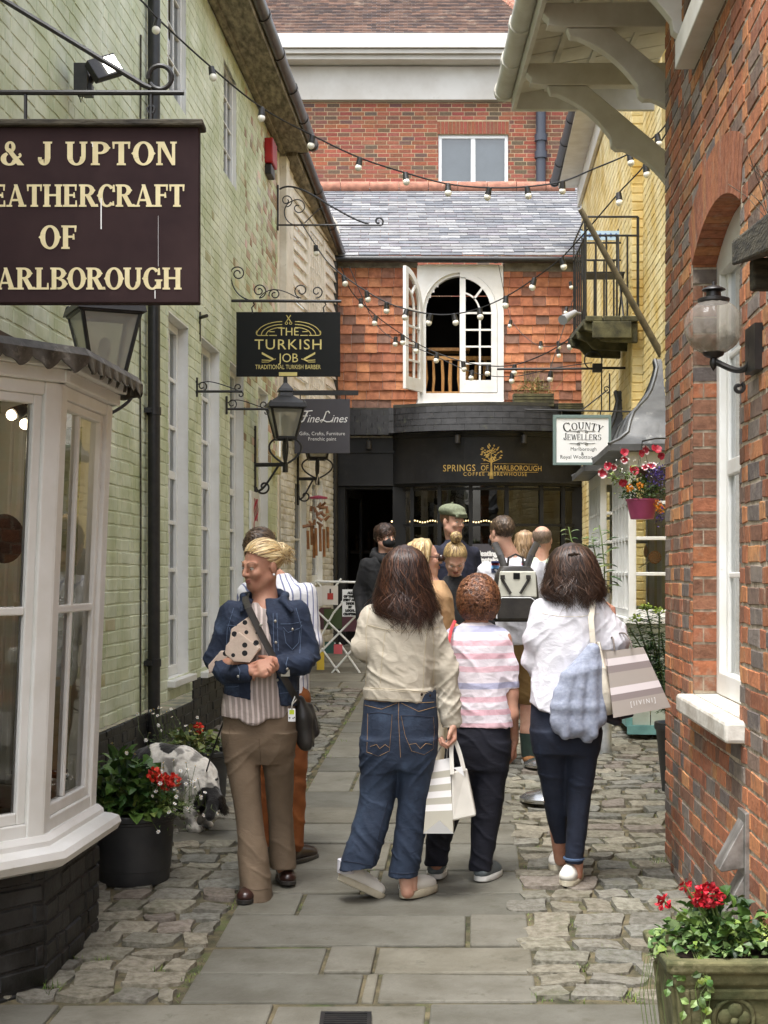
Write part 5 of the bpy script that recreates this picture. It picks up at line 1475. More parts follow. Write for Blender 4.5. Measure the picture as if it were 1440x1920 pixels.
# ---- wall lanterns
def lantern(d,px_,ytop,ybot,wt,wb,yaw,label,arm,scale,group='black wall lanterns'):
 """tapered four sided glass lantern: ytop..ybot is the glass, wt/wb its widths in photo pixels"""
 k=d/F;x=(px_-CX)*k;z1,z0=zz(ytop,d),zz(ybot,d);a,b=wt*k/2,wb*k/2
 t=thing('wall_lantern',(x,d,z0),label,'lantern',group)
 rot=Matrix.Rotation(R(yaw),3,'Z');C=Vector((x,d,0))
 cor=lambda h,z:[C+rot@Vector((sx*h,sy*h,0))+Z*z for sx,sy in((-1,-1),(1,-1),(1,1),(-1,1))]
 T,B_=cor(a,z1),cor(b,z0);fr=MB();r=0.011*scale
 for i in range(4):
  fr.tube([B_[i],T[i]+Z*0.02],r,6);fr.tube([T[i],T[(i+1)%4]],r*1.2,6);fr.tube([B_[i],B_[(i+1)%4]],r*1.3,6)
  fr.ball(T[i]+Z*0.03,r*1.5,5,(1,1,1.6))
 obj('frame',fr,M_BLACKM,t,smooth=True)
 g=MB()
 for i in range(4):
  j=(i+1)%4;g.face([B_[i],B_[j],T[j],T[i]])
 obj('pane',g,G_LAMP,t)
 rf=MB();h=a*0.75
 prof=[(a*1.16,z1+0.0),(a*1.1,z1+0.035*scale),(a*0.42,z1+h),(a*0.36,z1+h+0.03*scale),(a*0.45,z1+h+0.035*scale),(a*0.40,z1+h+0.055*scale),(a*0.12,z1+h+0.10*scale),(a*0.1,z1+h+0.17*scale),(0.002,z1+h+0.19*scale)]
 vs=[p for(q_,z_)in prof for p in cor(q_,z_)]
 rf.mesh(vs,[(i*4+j,i*4+(j+1)%4,(i+1)*4+(j+1)%4,(i+1)*4+j)for i in range(len(prof)-1)for j in range(4)]+[(3,2,1,0)])
 obj('lantern_roof',rf,M_BLACKM,t,bevel=0.004)
 bl=MB();bl.lathe([(0.002,z0+0.01),(0.016*scale,z0+0.02),(0.016*scale,z0+0.06*scale),(0.034*scale,z0+0.12*scale),(0.030*scale,z0+0.16*scale),(0.002,z0+0.185*scale)],C,12)
 obj('bulb',bl,mat('frosted_bulb',lin(196,194,182),0.3),t,smooth=True)
 br=MB();zc=z0-0.2*scale
 for s_ in(-1,1):
  for ax in(rot@Vector((1,0,0)),rot@Vector((0,1,0))):
   br.tube(bez(C+ax*s_*b+Z*z0,C+ax*s_*b*2.4+Z*(z0-0.05*scale),C+ax*s_*b*1.9+Z*(z0-0.13*scale),C+Z*zc),0.008*scale,6)
 br.tube([C+Z*zc,C+Z*(z0+0.01)],0.010*scale,8)
 we=Vector(arm)
 br.tube([C+Z*(zc+0.02),C+Z*(zc-0.06*scale)],0.022*scale,8)
 br.tube([C+Z*zc,Vector((we.x,we.y,zc))],0.016*scale,8)
 br.tube([Vector((we.x,we.y,zc-0.26*scale)),Vector((we.x,we.y,zc+0.3*scale))],0.012*scale,8)
 dv=(C-Vector((we.x,we.y,0)));dv.z=0;L_=dv.length;dv.normalize();W0=Vector((we.x,we.y,zc))
 br.tube(bez(W0-Z*0.2*scale,W0+dv*L_*0.25-Z*0.22*scale,W0+dv*L_*0.45-Z*0.12*scale,W0+dv*L_*0.8),0.009*scale,6)
 br.tube(spiral(W0,dv,Z,(0.07*scale,-0.17*scale),0.06*scale,0.015*scale,180,560),0.008*scale,6)
 obj('bracket',br,M_BLACKM,t,smooth=True)
 return t
lantern(7.25,196,590,703,112,62,24,'largest wall lantern, behind the lead roof of the bay',(-1.67,7.4,0),1.0)
lantern(14.3,535,766,822,62,34,12,'wall lantern with clear panes beside the charcoal gift shop sign',(-1.24,14.35,0),1.25)
lantern(17.0,595,812,860,54,32,8,'wall lantern mostly hidden behind the gift shop sign',(-0.98,17.0,0),1.15)
# ---- globe lamp on the brick wall
gl_c=P(1338,613,5.35);gr=53/F*5.35
t=thing('globe_lamp',gl_c-Z*0.12,'round ribbed glass globe lamp on a black swan neck bracket','wall lamp')
mb=MB();n=48;prof=[(gr*math.sin(math.pi*i/22),-gr*math.cos(math.pi*i/22))for i in range(2,21)]
vs=[];
for(r_,z_)in prof:
 for j in range(n):
  w=2*math.pi*j/n;tw=z_/gr*0.35
  k=1+0.045*math.cos(12*(w+tw));vs.append(gl_c+Vector((r_*k*math.cos(w),r_*k*math.sin(w),z_)))
mb.mesh(vs,[(i*n+j,i*n+(j+1)%n,(i+1)*n+(j+1)%n,(i+1)*n+j)for i in range(len(prof)-1)for j in range(n)])
gm=bpy.data.materials.new('smoked_globe_glass');gm.use_nodes=True
_N=gm.node_tree.nodes;_L=gm.node_tree.links;_b=_N['Principled BSDF']
_b.inputs['Roughness'].default_value=0.06
_tr=_N.new('ShaderNodeBsdfTransparent');_tr.inputs[0].default_value=(0.90,0.87,0.82,1)
_tc=_N.new('ShaderNodeTexCoord');_sp=_N.new('ShaderNodeSeparateXYZ');_L.new(_tc.outputs['Object'],_sp.inputs[0])
_no=_N.new('ShaderNodeTexNoise');_no.inputs['Scale'].default_value=30;_no.inputs['Detail'].default_value=6;_L.new(_tc.outputs['Object'],_no.inputs['Vector'])
_ma=_N.new('ShaderNodeMath');_ma.operation='MULTIPLY_ADD';_ma.inputs[1].default_value=-0.09;_L.new(_no.outputs[0],_ma.inputs[0]);_L.new(_sp.outputs[2],_ma.inputs[2])
_mr=_N.new('ShaderNodeMapRange');_mr.inputs[1].default_value=0.065;_mr.inputs[2].default_value=0.02;_mr.inputs[3].default_value=0.0;_mr.inputs[4].default_value=0.8;_L.new(_ma.outputs[0],_mr.inputs[0])
_cm=_N.new('ShaderNodeMix');_cm.data_type='RGBA';_L.new(_mr.outputs[0],_cm.inputs[0]);_cm.inputs[6].default_value=(*lin(196,190,180),1);_cm.inputs[7].default_value=(*lin(78,70,50),1);_L.new(_cm.outputs[2],_b.inputs['Base Color'])
_fa=_N.new('ShaderNodeMath');_fa.operation='MULTIPLY_ADD';_fa.inputs[1].default_value=0.6;_fa.inputs[2].default_value=0.2;_L.new(_mr.outputs[0],_fa.inputs[0])
_mx=_N.new('ShaderNodeMixShader');_L.new(_fa.outputs[0],_mx.inputs[0]);_L.new(_tr.outputs[0],_mx.inputs[1]);_L.new(_b.outputs[0],_mx.inputs[2]);_L.new(_mx.outputs[0],_N['Material Output'].inputs[0])
obj('globe',mb,gm,t,smooth=True)
mb=MB();mb.lathe([(gr*0.50,gr*0.84),(gr*0.56,gr*0.90),(gr*0.56,gr*0.99),(gr*0.48,gr*1.02),(gr*0.27,gr*1.07),(gr*0.25,gr*1.24),(gr*0.42,gr*1.30),(gr*0.40,gr*1.34),(gr*0.2,gr*1.44),(gr*0.07,gr*1.48),(gr*0.06,gr*1.58),(0.001,gr*1.62)],gl_c,20)
obj('cap',mb,M_BLACKM,t,smooth=True)
mb=MB();wlx=1.01+0.057*5.2
mb.lathe([(gr*0.40,-gr*0.90),(gr*0.34,-gr*1.02),(gr*0.12,-gr*1.12),(gr*0.15,-gr*1.25),(gr*0.13,-gr*1.36),(gr*0.05,-gr*1.5),(0.001,-gr*1.56)],gl_c,16)
mb.tube(bez(gl_c-Z*gr*1.2,gl_c+Vector((gr*0.5,-0.02,-gr*1.45)),P(1405,720,5.25),P(1412,655,5.22)),0.011,8)
mb.tube(spiral(Vector((0,5.24,0)),XU,Z,((1385-CX)/F*5.24,zz(727,5.24)),0.02,0.006,60,-330),0.007,6)
mb.tube([P(1412,640,5.22),P(1412,668,5.22)],0.016,8)
mb.hexa([Vector(p)for p in((wlx-0.035,5.12,2.30),(wlx+0.0,5.12,2.30),(wlx,5.28,2.30),(wlx-0.03,5.28,2.30),(wlx-0.035,5.12,2.46),(wlx,5.12,2.46),(wlx,5.28,2.46),(wlx-0.03,5.28,2.46))])
mb.tube([P(1412,660,5.22),Vector((wlx,5.2,zz(660,5.2)))],0.012,8)
obj('bracket',mb,M_BLACKM,t,smooth=True)
# ---- floodlight
t=thing('floodlight',P(160,170,7.6),'lit black floodlight on the green wall above the maroon sign','floodlight')
mb=MB();d=7.75
mb.box(P(155,150,d),(0.07,0.12,0.14));mb.tube([P(165,160,d),P(180,135,d)],0.018,8);mb.box(P(165,170,d),(0.05,0.06,0.06))
mb.tube([P(146,175,d),P(152,192,d),P(156,178,d)],0.004,5)
obj('housing',mb,M_BLACKM,t,bevel=0.006)
rot=Matrix.Rotation(R(-32),3,'Y')@Matrix.Rotation(R(35),3,'Z')
hc=P(196,128,d-0.05)
mb=MB();mb.box(hc,(0.17,0.05,0.115),rot=rot);mb.box(hc+rot@Vector((0,0.03,0)),(0.12,0.03,0.08),rot=rot)
obj('lamp_head',mb,M_BLACKM,t,bevel=0.006)
mb=MB();mb.box(hc+rot@Vector((0.03,-0.028,0)),(0.085,0.006,0.085),rot=rot)
obj('lamp_face',mb,glow('floodlight_led',(1.0,0.94,0.82),6.0),t)
# ---- alarm box
ad=15.2;ao=LO+LU*(ad*Ln)
t=thing('alarm_box',ao+Z*5.5,'red alarm bell box high under the eaves of the green wall','alarm box')
mb=MB();mb.fbox(ao,LU,Z,LN,-0.16,0.16,zz(312,ad),zz(266,ad),0.0,0.09)
obj('case',mb,M_REDP,t,bevel=0.012)
mb=MB();mb.fbox(ao,LU,Z,LN,-0.13,0.13,zz(332,ad),zz(313,ad),0.0,0.07)
obj('lower_case',mb,M_BLACKM,t,bevel=0.01)
# ---- balcony
bd0,bd1,bz0=13.35,14.4,zz(600,13.4)
t=thing('balcony',(2.1,13.9,bz0),'small black railed balcony with mossy timber floor on the yellow wall','balcony')
bxa,bxb=1.80,2.27
mb=MB()
for i in range(3):mb.box(((bxa+bxb)/2-0.16+0.16*i,(bd0+bd1)/2,bz0),(0.15,bd1-bd0+0.06,0.05))
for dd in(bd0+0.03,(bd0+bd1)/2,bd1-0.05):
 O=Vector((0,dd,0));mb.prism([(bxa-0.02,bz0-0.03),(bxa,bz0-0.10),(bxa+0.08,bz0-0.12),(bxa+0.14,bz0-0.19),(bxa+0.2,bz0-0.20),(bxb,bz0-0.21),(bxb,bz0-0.028)],O,XU,Z,FRN,-0.03,0.03)
mb.box(((bxa+bxb)/2,bd0-0.02,bz0-0.1),(bxb-bxa-0.12,0.03,0.15))
obj('floor',mb,M_MOSSWOOD,t,bevel=0.008)
mb=MB();zt=zz(409,13.4);zm=zz(444,13.4)
for z_ in(zt,zm):
 mb.tube([(bxb,bd0,z_),(bxa,bd0,z_),(bxa+0.03,bd1,z_),(bxb+0.05,bd1,z_)],0.010,6)
for i in range(6):
 x=bxa+(bxb-bxa)*i/5;r=0.009 if i%5 else 0.013
 mb.tube([(x,bd0,bz0),(x,bd0,zm if i%5 else zt)],r,6);mb.tube([(x+0.04,bd1,bz0),(x+0.04,bd1,zm)],0.009,6)
for i in range(7):mb.tube([(bxa+0.03*i/6,bd0+(bd1-bd0)*i/6,bz0),(bxa+0.03*i/6,bd0+(bd1-bd0)*i/6,zm if i%6 else zt)],0.007,6)
obj('railing',mb,M_BLACKM,t,smooth=True)
c0=Vector((2.02,13.8,bz0+0.025))
t=thing('bistro_chair',c0,'black folding bistro chair with blue tiled back standing on the balcony','chair')
mb=MB()
for sx in(-0.17,0.17):
 mb.tube([c0+Vector((sx,0.18,0)),c0+Vector((sx,-0.14,0.45))],0.009,6);mb.tube([c0+Vector((sx,-0.18,0)),c0+Vector((sx,0.12,0.5)),c0+Vector((sx,0.17,0.92))],0.009,6)
obj('frame',mb,M_BLACKM,t,smooth=True)
mb=MB()
for i in range(6):mb.box(c0+Vector((0,-0.15+i*0.055,0.45)),(0.36,0.03,0.014))
obj('seat',mb,M_BLACKM,t)
mb=MB();mb.box(c0+Vector((0,0.165,0.86)),(0.36,0.02,0.085));obj('backrest',mb,mat('pale_blue_tile',lin(176,202,222),0.3),t)
mb=MB()
for i in range(7):
 p=c0+Vector((-0.15+i*0.05,0.153,0.86));s_=0.022;mb.face([p+Vector((-s_,0,0)),p-Z*s_,p+Vector((s_,0,0)),p+Z*s_])
obj('tile_pattern',mb,mat('cobalt_glaze',lin(56,92,160),0.3),t)
# ---- flagpole, strut and lamp on the yellow wall
t=thing('flagpole',P(1240,665,12.2),'bare grey wooden flagpole slanting out from the yellow wall across the balcony','flagpole')
mb=MB();mb.tube([P(1241,667,12.25),P(1088,392,11.9)],[0.03,0.022],10);obj('pole',mb,mat('silvered_wood',lin(122,112,90),0.8,col2=lin(90,82,66),vs=12),t,smooth=True)
t=thing('festoon_bracket',P(1128,692,14.0),'black iron arm holding the festoon cables out from the yellow wall','bracket')
mb=MB();mb.tube([P(932,692,14.0),P(1120,691,14.0)],0.011,8);mb.box(P(1120,690,14.0),(0.09,0.06,0.08));mb.tube([P(1128,690,14),P(1180,690,14)],0.012,6)
mb.tube(spiral(Vector((0,14,0)),XU,Z,((1112-CX)/F*14,zz(676,14)),0.085,0.08,-60,270),0.006,6)
mb.tube([P(1128,692,14),P(1128,770,14)],0.006,6)
obj('arm',mb,M_BLACKM,t,smooth=True)
t=thing('spot_lamp',P(1086,585,13.6),'small pale security lamp hung under the balcony corner','lamp')
mb=MB();mb.tube([P(1088,588,13.5),P(1078,586,13.4)],0.012,8);mb.tube([P(1078,586,13.4),P(1055,600,13.2)],[0.026,0.045],10);obj('housing',mb,mat('grey_lamp',lin(150,152,154),0.4),t,smooth=True)
# ---- old hood board at the right edge
t=thing('hood_board',P(1440,450,4.75),'weathered timber hood board jutting from the brick wall at the right edge','board')
hx=1.01+0.057*4.75
mb=MB();mb.hexa([Vector(p)for p in((hx-0.175,4.30,2.53),(hx,4.30,2.56),(hx,4.86,2.64),(hx-0.15,4.86,2.60),(hx-0.175,4.30,2.64),(hx,4.30,2.72),(hx,4.86,2.76),(hx-0.15,4.86,2.68))])
mb.box((hx-0.05,4.8,2.56),(0.1,0.06,0.1))
obj('board',mb,M_WOODD,t,bevel=0.008)
mb=MB()
for i in range(26):
 p=Vector((hx-0.05+0.04*rnd.random(),4.4+0.45*rnd.random(),2.72));q_=p+Vector(((rnd.random()-0.75)*0.16,(rnd.random()-.5)*0.2,0.06+0.18*rnd.random()))
 mb.tube([p,p.lerp(q_,0.5)+Vector((0,0.01,0.02)),q_],0.0012,4)
obj('dry_creeper',mb,M_WOODD,t)
# ---- festoon lights
M_CABLE=mat('black_cable',lin(26,25,26),0.6)
M_BULB=mat('opal_bulb',lin(236,232,218),0.25,sub=0.0)
def festoon(pts,bulbs,label,r=0.006,bs=1.0,drop=0.0,nm='festoon_lights'):
 """pts: cable through (px, py, depth); bulbs: indices of photo positions where a lamp hangs"""
 t=thing(nm,P(*pts[0]),label,'string lights','festoon strings over the yard')
 w=[P(*p)for p in pts];mb=MB();sm=[]
 for i in range(len(w)-1):
  p0,p1,p2,p3=w[max(i-1,0)],w[i],w[i+1],w[min(i+2,len(w)-1)]
  for k in range(5):
   u=k/5;sm.append(0.5*((2*p1)+(p2-p0)*u+(2*p0-5*p1+4*p2-p3)*u*u+(3*p1-p0-3*p2+p3)*u**3))
 sm.append(w[-1]);mb.tube(sm,r,6);obj('cable',mb,M_CABLE,t,smooth=True)
 for(x,y,d)in bulbs:
  c=P(x,y,d);tl=Vector(((rnd.random()-.5)*0.5,(rnd.random()-.5)*0.3,1)).normalized()
  m=MB();m.lathe([(0.010*bs,0.005),(0.019*bs,0.0),(0.021*bs,-0.025*bs),(0.024*bs,-0.05*bs),(0.0,-0.051*bs)],c,10,axis=tl)
  h=obj('lamp_holder',m,M_BLACKM,t,smooth=True)
  m=MB();m.ball(c-tl*0.068*bs,0.025*bs,8,(1,1,1.05));obj('bulb',m,M_BULB,h,smooth=True)
A_=[(200,-60,8.4),(270,6,8.7),(297,36,8.9),(396,126,9.4),(491,202,9.8),(586,254,10.2),(675,296,10.4),(760,324,10.6),(840,345,10.7),(918,352,10.8),(988,350,10.8),(1055,340,10.8),(1110,318,10.7),(1180,288,10.5),(1232,252,10.3),(1262,215,10.1)]
festoon(A_,[A_[i]for i in(2,3,4,5,6,7,8,9,10,11,13,14)],'topmost festoon string sweeping from the downpipe to the white eaves',bs=1.0)
B_=[(1262,230,11.0),(1210,308,11.4),(1160,362,11.8),(1100,432,12.2),(1053,483,12.5),(1002,522,12.8),(949,556,13.0),(899,578,13.2),(851,589,13.4),(808,589,13.5),(763,580,13.7),(725,567,13.9),(687,546,14.1),(644,517,14.4),(615,492,14.6),(592,460,14.8),(560,410,15.2)]
festoon(B_,[B_[i]for i in(1,2,4,5,6,7,8,9,10,11,12,13,15)],'festoon string dipping across the arched window from the yellow wall',bs=1.15)
C_=[(640,500,16.5),(660,548,16.6),(705,592,16.7),(755,628,16.8),(782,644,16.8),(820,662,16.8),(868,678,16.7),(915,686,16.4),(965,684,16.0),(1020,664,15.4),(1070,634,14.8),(1110,600,14.2)]
festoon(C_,[C_[i]for i in(2,3,4,5,6,7,8,10)],'lower festoon string running from the black downpipe past the pine balustrade',bs=1.25)
D_=[(655,500,17.5),(700,600,17.5),(745,640,17.4),(800,660,17.2),(885,698,16.6),(960,706,16.0),(1040,690,15.0),(1110,680,14.2)]
festoon(D_,[(676,560,17.5),(742,632,17.4),(886,695,16.6),(960,700,16.0),(1033,696,15.2)],'lowest festoon string drooping to the iron arm below the balcony',bs=1.2,r=0.005)
E_=[(1092,500,17.8),(1075,560,17.8),(1052,630,17.6),(1032,690,17.0)]
festoon(E_,[(1069,528,17.8),(1063,576,17.8),(1046,640,17.6)],'short festoon drop hanging against the tiles right of the arched window',bs=1.0,r=0.005)
F_=[(935,497,18.9),(950,570,18.9),(965,610,18.8),(1010,648,18.5),(1060,640,18.0),(1085,600,17.6)]
festoon(F_,[(958,600,18.8),(1014,640,18.5),(1046,655,18.2)],'thin festoon loop hanging from the corner of the arched window frame',bs=1.1,r=0.004)
# ---- small fittings on the far left wall
t=thing('notice_board',P(476,1000,14.2),'narrow white board with looping red script on the green wall','notice board')
no=LO+LU*(14.25*Ln);mb=MB();mb.fbox(no,LU,Z,LN,-0.26,0.26,zz(1012,14.2),zz(922,14.2),0.005,0.03);obj('board',mb,M_WHITE,t,bevel=0.004)
mb=MB();c=no+LN*0.034
for k in range(4):mb.tube([c+LU*(-0.1+0.07*k+0.03*math.sin(i*1.3+k))+Z*(zz(935,14.2)-i*0.03)for i in range(8 if k else 13)],0.004,5)
obj('script',mb,mat('red_script_paint',lin(150,40,50),0.5),t,smooth=True)
t=thing('meter_box',P(536,875,15.6),'small ochre box on the green wall beneath the far lantern','box')
mb=MB();no=LO+LU*(15.7*Ln);mb.fbox(no,LU,Z,LN,-0.12,0.12,zz(889,15.7),zz(856,15.7),0.0,0.07);obj('case',mb,mat('ochre_plastic',lin(178,168,112),0.5),t,bevel=0.006)
# ================================================================ plants and small things
M_LEAF=mat('leaf',(1,1,1),0.45,tint=True,col2=(0.7,0.75,0.6),vs=30,spec=0.4)
M_PETAL=mat('petal',(1,1,1),0.55,tint=True)
M_STEM=mat('green_stem',lin(88,104,52),0.6)
M_TUB=mat('black_plastic_tub',lin(40,41,43),0.5,col2=lin(54,54,54),vs=7,col3=lin(88,84,76),v3=8,m3=(0.66,0.85))
M_SOIL=mat('potting_soil',lin(58,44,34),1.0,bump=0.8,bs=80)
def leaf_(mb,p,dv,up,l,w,col,fold=0.25):
 dv=dv.normalized();s=dv.cross(up)
 s=s.normalized()if s.length>1e-4 else Vector((1,0,0));n=s.cross(dv)
 a,b,c=p,p+dv*l*0.5+n*l*0.06,p+dv*l-n*l*0.12
 e1=p+dv*l*0.42+s*w/2+n*w*fold;e2=p+dv*l*0.42-s*w/2+n*w*fold
 e3=p+dv*l*0.78+s*w*.33+n*w*fold*.5;e4=p+dv*l*0.78-s*w*.33+n*w*fold*.5
 mb.tint=col
 mb.mesh([a,e1,b,e2,e3,c,e4],[(0,1,2),(0,2,3),(1,4,2),(2,6,3),(4,5,2),(2,5,6)])
def rv():
 return Vector((rnd.gauss(0,1),rnd.gauss(0,1),rnd.gauss(0,1))).normalized()
LG=[lin(62,92,40),lin(48,78,34),lin(84,112,52),lin(38,62,30),lin(104,128,66)]
def mound(mb,c,r,n,l,w,cols=LG,up=0.8,low=0.0):
 for _ in range(n):
  v=rv();v.z=abs(v.z)if rnd.random()>low else v.z
  k=rnd.random()**0.4
  p=Vector(c)+Vector((v.x*r[0]*k,v.y*r[1]*k,v.z*r[2]*k))
  d=(Vector((v.x,v.y,v.z*0.4))+rv()*0.6).normalized()
  f=0.75+0.5*rnd.random();cc=cols[rnd.randrange(len(cols))]
  leaf_(mb,p,d,(Vector((0,0,up))+rv()*0.5).normalized(),l*(0.6+0.7*rnd.random()),w*(0.6+0.7*rnd.random()),tuple(x*f for x in cc))
def bloom(mb,c,r,cols,n=38,pl=0.018):
 for _ in range(n):
  v=rv();p=Vector(c)+v*r*(0.5+0.5*rnd.random());f=0.75+0.45*rnd.random();k=cols[rnd.randrange(len(cols))]
  leaf_(mb,p,(v+rv()*0.7).normalized(),v,pl,pl*0.9,tuple(x*f for x in k),0.1)
RED=[lin(206,44,30),lin(222,62,40),lin(190,30,24)]
CRIM=[lin(170,16,34),lin(196,26,46),lin(140,10,26)]
def daisies(mb,st,c,r,n,h):
 for _ in range(n):
  b=Vector(c)+Vector((rnd.gauss(0,r[0]*.5),rnd.gauss(0,r[1]*.5),0));tp=b+Vector((rnd.gauss(0,.05),rnd.gauss(0,.05),h*rnd.uniform(0.2,1.0)if rnd.random()>.3 else-h*0.5*rnd.random()))
  st.tube([b,b.lerp(tp,.5)+rv()*0.02,tp],0.0013,4)
  k=lin(238,236,232)
  nn=(rv()+Vector((0,-0.8,0.8))).normalized();s=nn.cross(Z).normalized();u=s.cross(nn)
  for i in range(6):
   a=i*math.pi/3;dv=s*math.cos(a)+u*math.sin(a);mb.tint=k
   mb.face([tp,tp+dv*0.008+(u*math.cos(a)-s*math.sin(a))*.003,tp+dv*0.011,tp+dv*0.008-(u*math.cos(a)-s*math.sin(a))*.003])
  mb.tint=lin(210,170,50);mb.ball(tp+nn*0.001,0.0026,4)
def tub(c,r,h,label):
 t=thing('plant_tub',c,label,'plant tub','black tubs along the green wall')
 mb=MB();c=Vector(c)
 mb.lathe([(r*0.80,0),(r*0.82,0.01),(r*0.84,h*0.2),(r*0.855,h*0.205),(r*0.93,h*0.86),(r*0.95,h*0.87),(r*0.95,h*0.90),(r*1.02,h*0.92),(r*1.03,h*0.985),(r*1.0,h),(r*0.93,h),(r*0.92,h*0.9),(0.001,h*0.88)],c,40)
 obj('pot',mb,M_TUB,t,smooth=True,sharp=30)
 mb=MB();mb.lathe([(r*0.91,h*0.93),(0.001,h*0.95)],c,20,cap=False);obj('soil',mb,M_SOIL,t)
 return t
def plant(name,base,label,cat='plant',group=None):return thing(name,base,label,cat,group)
# ---- front tub beside the bay
c=P(252,1655,7.22);c.z=gz(7.22);tb=tub(c,0.205,0.335,'large black plastic tub beside the bay window base');top=c+Z*0.32
g=plant('geranium_plant',top,'leafy red geraniums and small white daisies spilling from the front tub')
mb=MB();mound(mb,top+Vector((-0.06,0,0.02)),(0.20,0.19,0.26),330,0.085,0.06);mound(mb,top+Vector((0.02,-0.05,0.0)),(0.2,0.16,0.14),160,0.06,0.05,[lin(96,118,56),lin(120,134,72),lin(70,98,44)])
mound(mb,top+Vector((0.2,-0.06,0.02)),(0.13,0.1,0.12),240,0.022,0.008,[lin(96,112,66),lin(116,128,80),lin(78,96,54)],low=0.4)
obj('foliage',mb,M_LEAF,g)
mb=MB();st=MB()
for(px_,py_)in((288,1452),(313,1470),(327,1462),(304,1460)):
 p=P(px_,py_,7.1);bloom(mb,p,0.024,RED,40,0.022);st.tube([top+Vector((0.05,-0.02,0)),p.lerp(top,.4)+Vector((0.02,0,0.03)),p],0.0035,6)
obj('blossoms',mb,M_PETAL,g)
mb=MB();daisies(mb,st,top+Vector((0.20,-0.06,0.05)),(0.17,0.12),46,0.22);daisies(mb,st,top+Vector((-0.05,0.0,0.24)),(0.2,0.1),8,0.12)
obj('daisies',mb,M_PETAL,g);obj('stems',st,M_STEM,g)
# ---- rear tub
c=P(368,1525,8.95);c.z=gz(8.95);tub(c,0.205,0.35,'black plastic tub further along the green wall behind the dog');top=c+Z*0.33
g=plant('geranium_plant',top,'sparse geranium with one red head and daisies in the rear tub')
mb=MB();mound(mb,top+Vector((0.0,-0.03,0.0)),(0.2,0.17,0.15),190,0.05,0.045,[lin(120,128,70),lin(96,112,58),lin(150,146,88),lin(80,100,50)]);mound(mb,top+Vector((-0.14,-0.02,0.03)),(0.14,0.12,0.15),170,0.024,0.008,[lin(96,112,66),lin(78,96,54)])
obj('foliage',mb,M_LEAF,g)
mb=MB();st=MB();p=P(373,1366,8.9);bloom(mb,p,0.026,RED,40,0.024);st.tube([top,p.lerp(top,.5)+Vector((0.03,0,0)),p],0.004,6);obj('blossoms',mb,M_PETAL,g)
mb=MB();daisies(mb,st,top+Vector((-0.13,-0.02,0.08)),(0.16,0.08),30,0.2);obj('daisies',mb,M_PETAL,g)
obj('stems',st,M_STEM,g)
# ---- stone planter at the right
pd=4.78;c=Vector(((1352-CX)/F*pd,pd,gz(pd)));ph=0.405
t=thing('stone_planter',c,'mossy square stone planter with a carved rose on its front panel','planter')
M_STONEP=mat('mossy_cast_stone',lin(112,108,74),0.9,col2=lin(60,64,34),vs=7,bump=0.7,bs=28,dist=0.01,col3=lin(142,136,104),v3=10,m3=(0.55,0.75))
mb=MB();a0,a1=0.150,0.190
def tap(z):return a0+(a1-a0)*z/ph
def sq(h,z):return[c+Vector((sx*h,sy*h,z))for sx,sy in((-1,-1),(1,-1),(1,1),(-1,1))]
prof=[(tap(0)+0.012,0),(tap(0)+0.012,0.05),(tap(0.06),0.06),(tap(ph-0.085),ph-0.085),(tap(ph)+0.004,ph-0.075),(tap(ph)+0.006,ph-0.045),(tap(ph)+0.022,ph-0.035),(tap(ph)+0.026,ph-0.004),(tap(ph)+0.02,ph),(tap(ph)-0.03,ph),(tap(ph)-0.03,ph-0.05)]
vs=[p for h,z in prof for p in sq(h,z)]
mb.mesh(vs,[(i*4+j,i*4+(j+1)%4,(i+1)*4+(j+1)%4,(i+1)*4+j)for i in range(len(prof)-1)for j in range(4)]+[(40,41,42,43)])
def fp(u,z,n):h=tap(z);return c+Vector((u*h/a1,-h-n,z))
for(u0,u1,z0,z1)in((-0.19,-0.145,0.065,ph-0.09),(0.145,0.19,0.065,ph-0.09),(-0.145,0.145,ph-0.125,ph-0.09),(-0.145,0.145,0.065,0.10)):
 mb.hexa([fp(u0,z0,-0.01),fp(u1,z0,-0.01),fp(u1,z1,-0.01),fp(u0,z1,-0.01)][::1]+[fp(u0,z0,0.010),fp(u1,z0,0.010),fp(u1,z1,0.010),fp(u0,z1,0.010)])
for(s_)in(-1,1):
 for(u0,u1,z0,z1)in((-0.17,-0.13,0.065,ph-0.09),(0.13,0.17,0.065,ph-0.09)):
  q=lambda u,z,n:c+Vector((s_*(tap(z)+n),u*tap(z)/a1,z));mb.hexa([q(u0,z0,0.01),q(u1,z0,0.01),q(u1,z1,0.01),q(u0,z1,0.01),q(u0,z0,-0.01),q(u1,z0,-0.01),q(u1,z1,-0.01),q(u0,z1,-0.01)])
obj('pot',mb,M_STONEP,t,bevel=0.006)
mb=MB();rc=0.215
for(r_,n_,pl,o)in((0.052,5,0.034,0.2),(0.028,5,0.022,0.8)):
 for i in range(n_):
  a=2*math.pi*i/n_+o;p=fp(r_*0.62*math.cos(a),rc+r_*0.62*math.sin(a),0.006);mb.ball(p,pl*0.72,8,(1,0.45,1))
mb.ball(fp(0,rc,0.012),0.014,8,(1,0.8,1))
pts=[fp(0.068*math.cos(a),rc+0.068*math.sin(a),0.0)for a in[2*math.pi*i/24 for i in range(24)]];mb.tube(pts,0.009,6,closed=True)
obj('carved_rose',mb,M_STONEP,t,smooth=True,sharp=70)
mb=MB();mb.face(sq(0.165,ph-0.03));obj('soil',mb,M_SOIL,t)
top=c+Z*(ph-0.01)
g=plant('geranium_plant',top,'crimson geranium with trailing ivy growing in the mossy stone planter')
mb=MB();IV=[lin(78,104,54),lin(96,122,70),lin(58,86,42),lin(128,148,96),lin(110,130,60)]
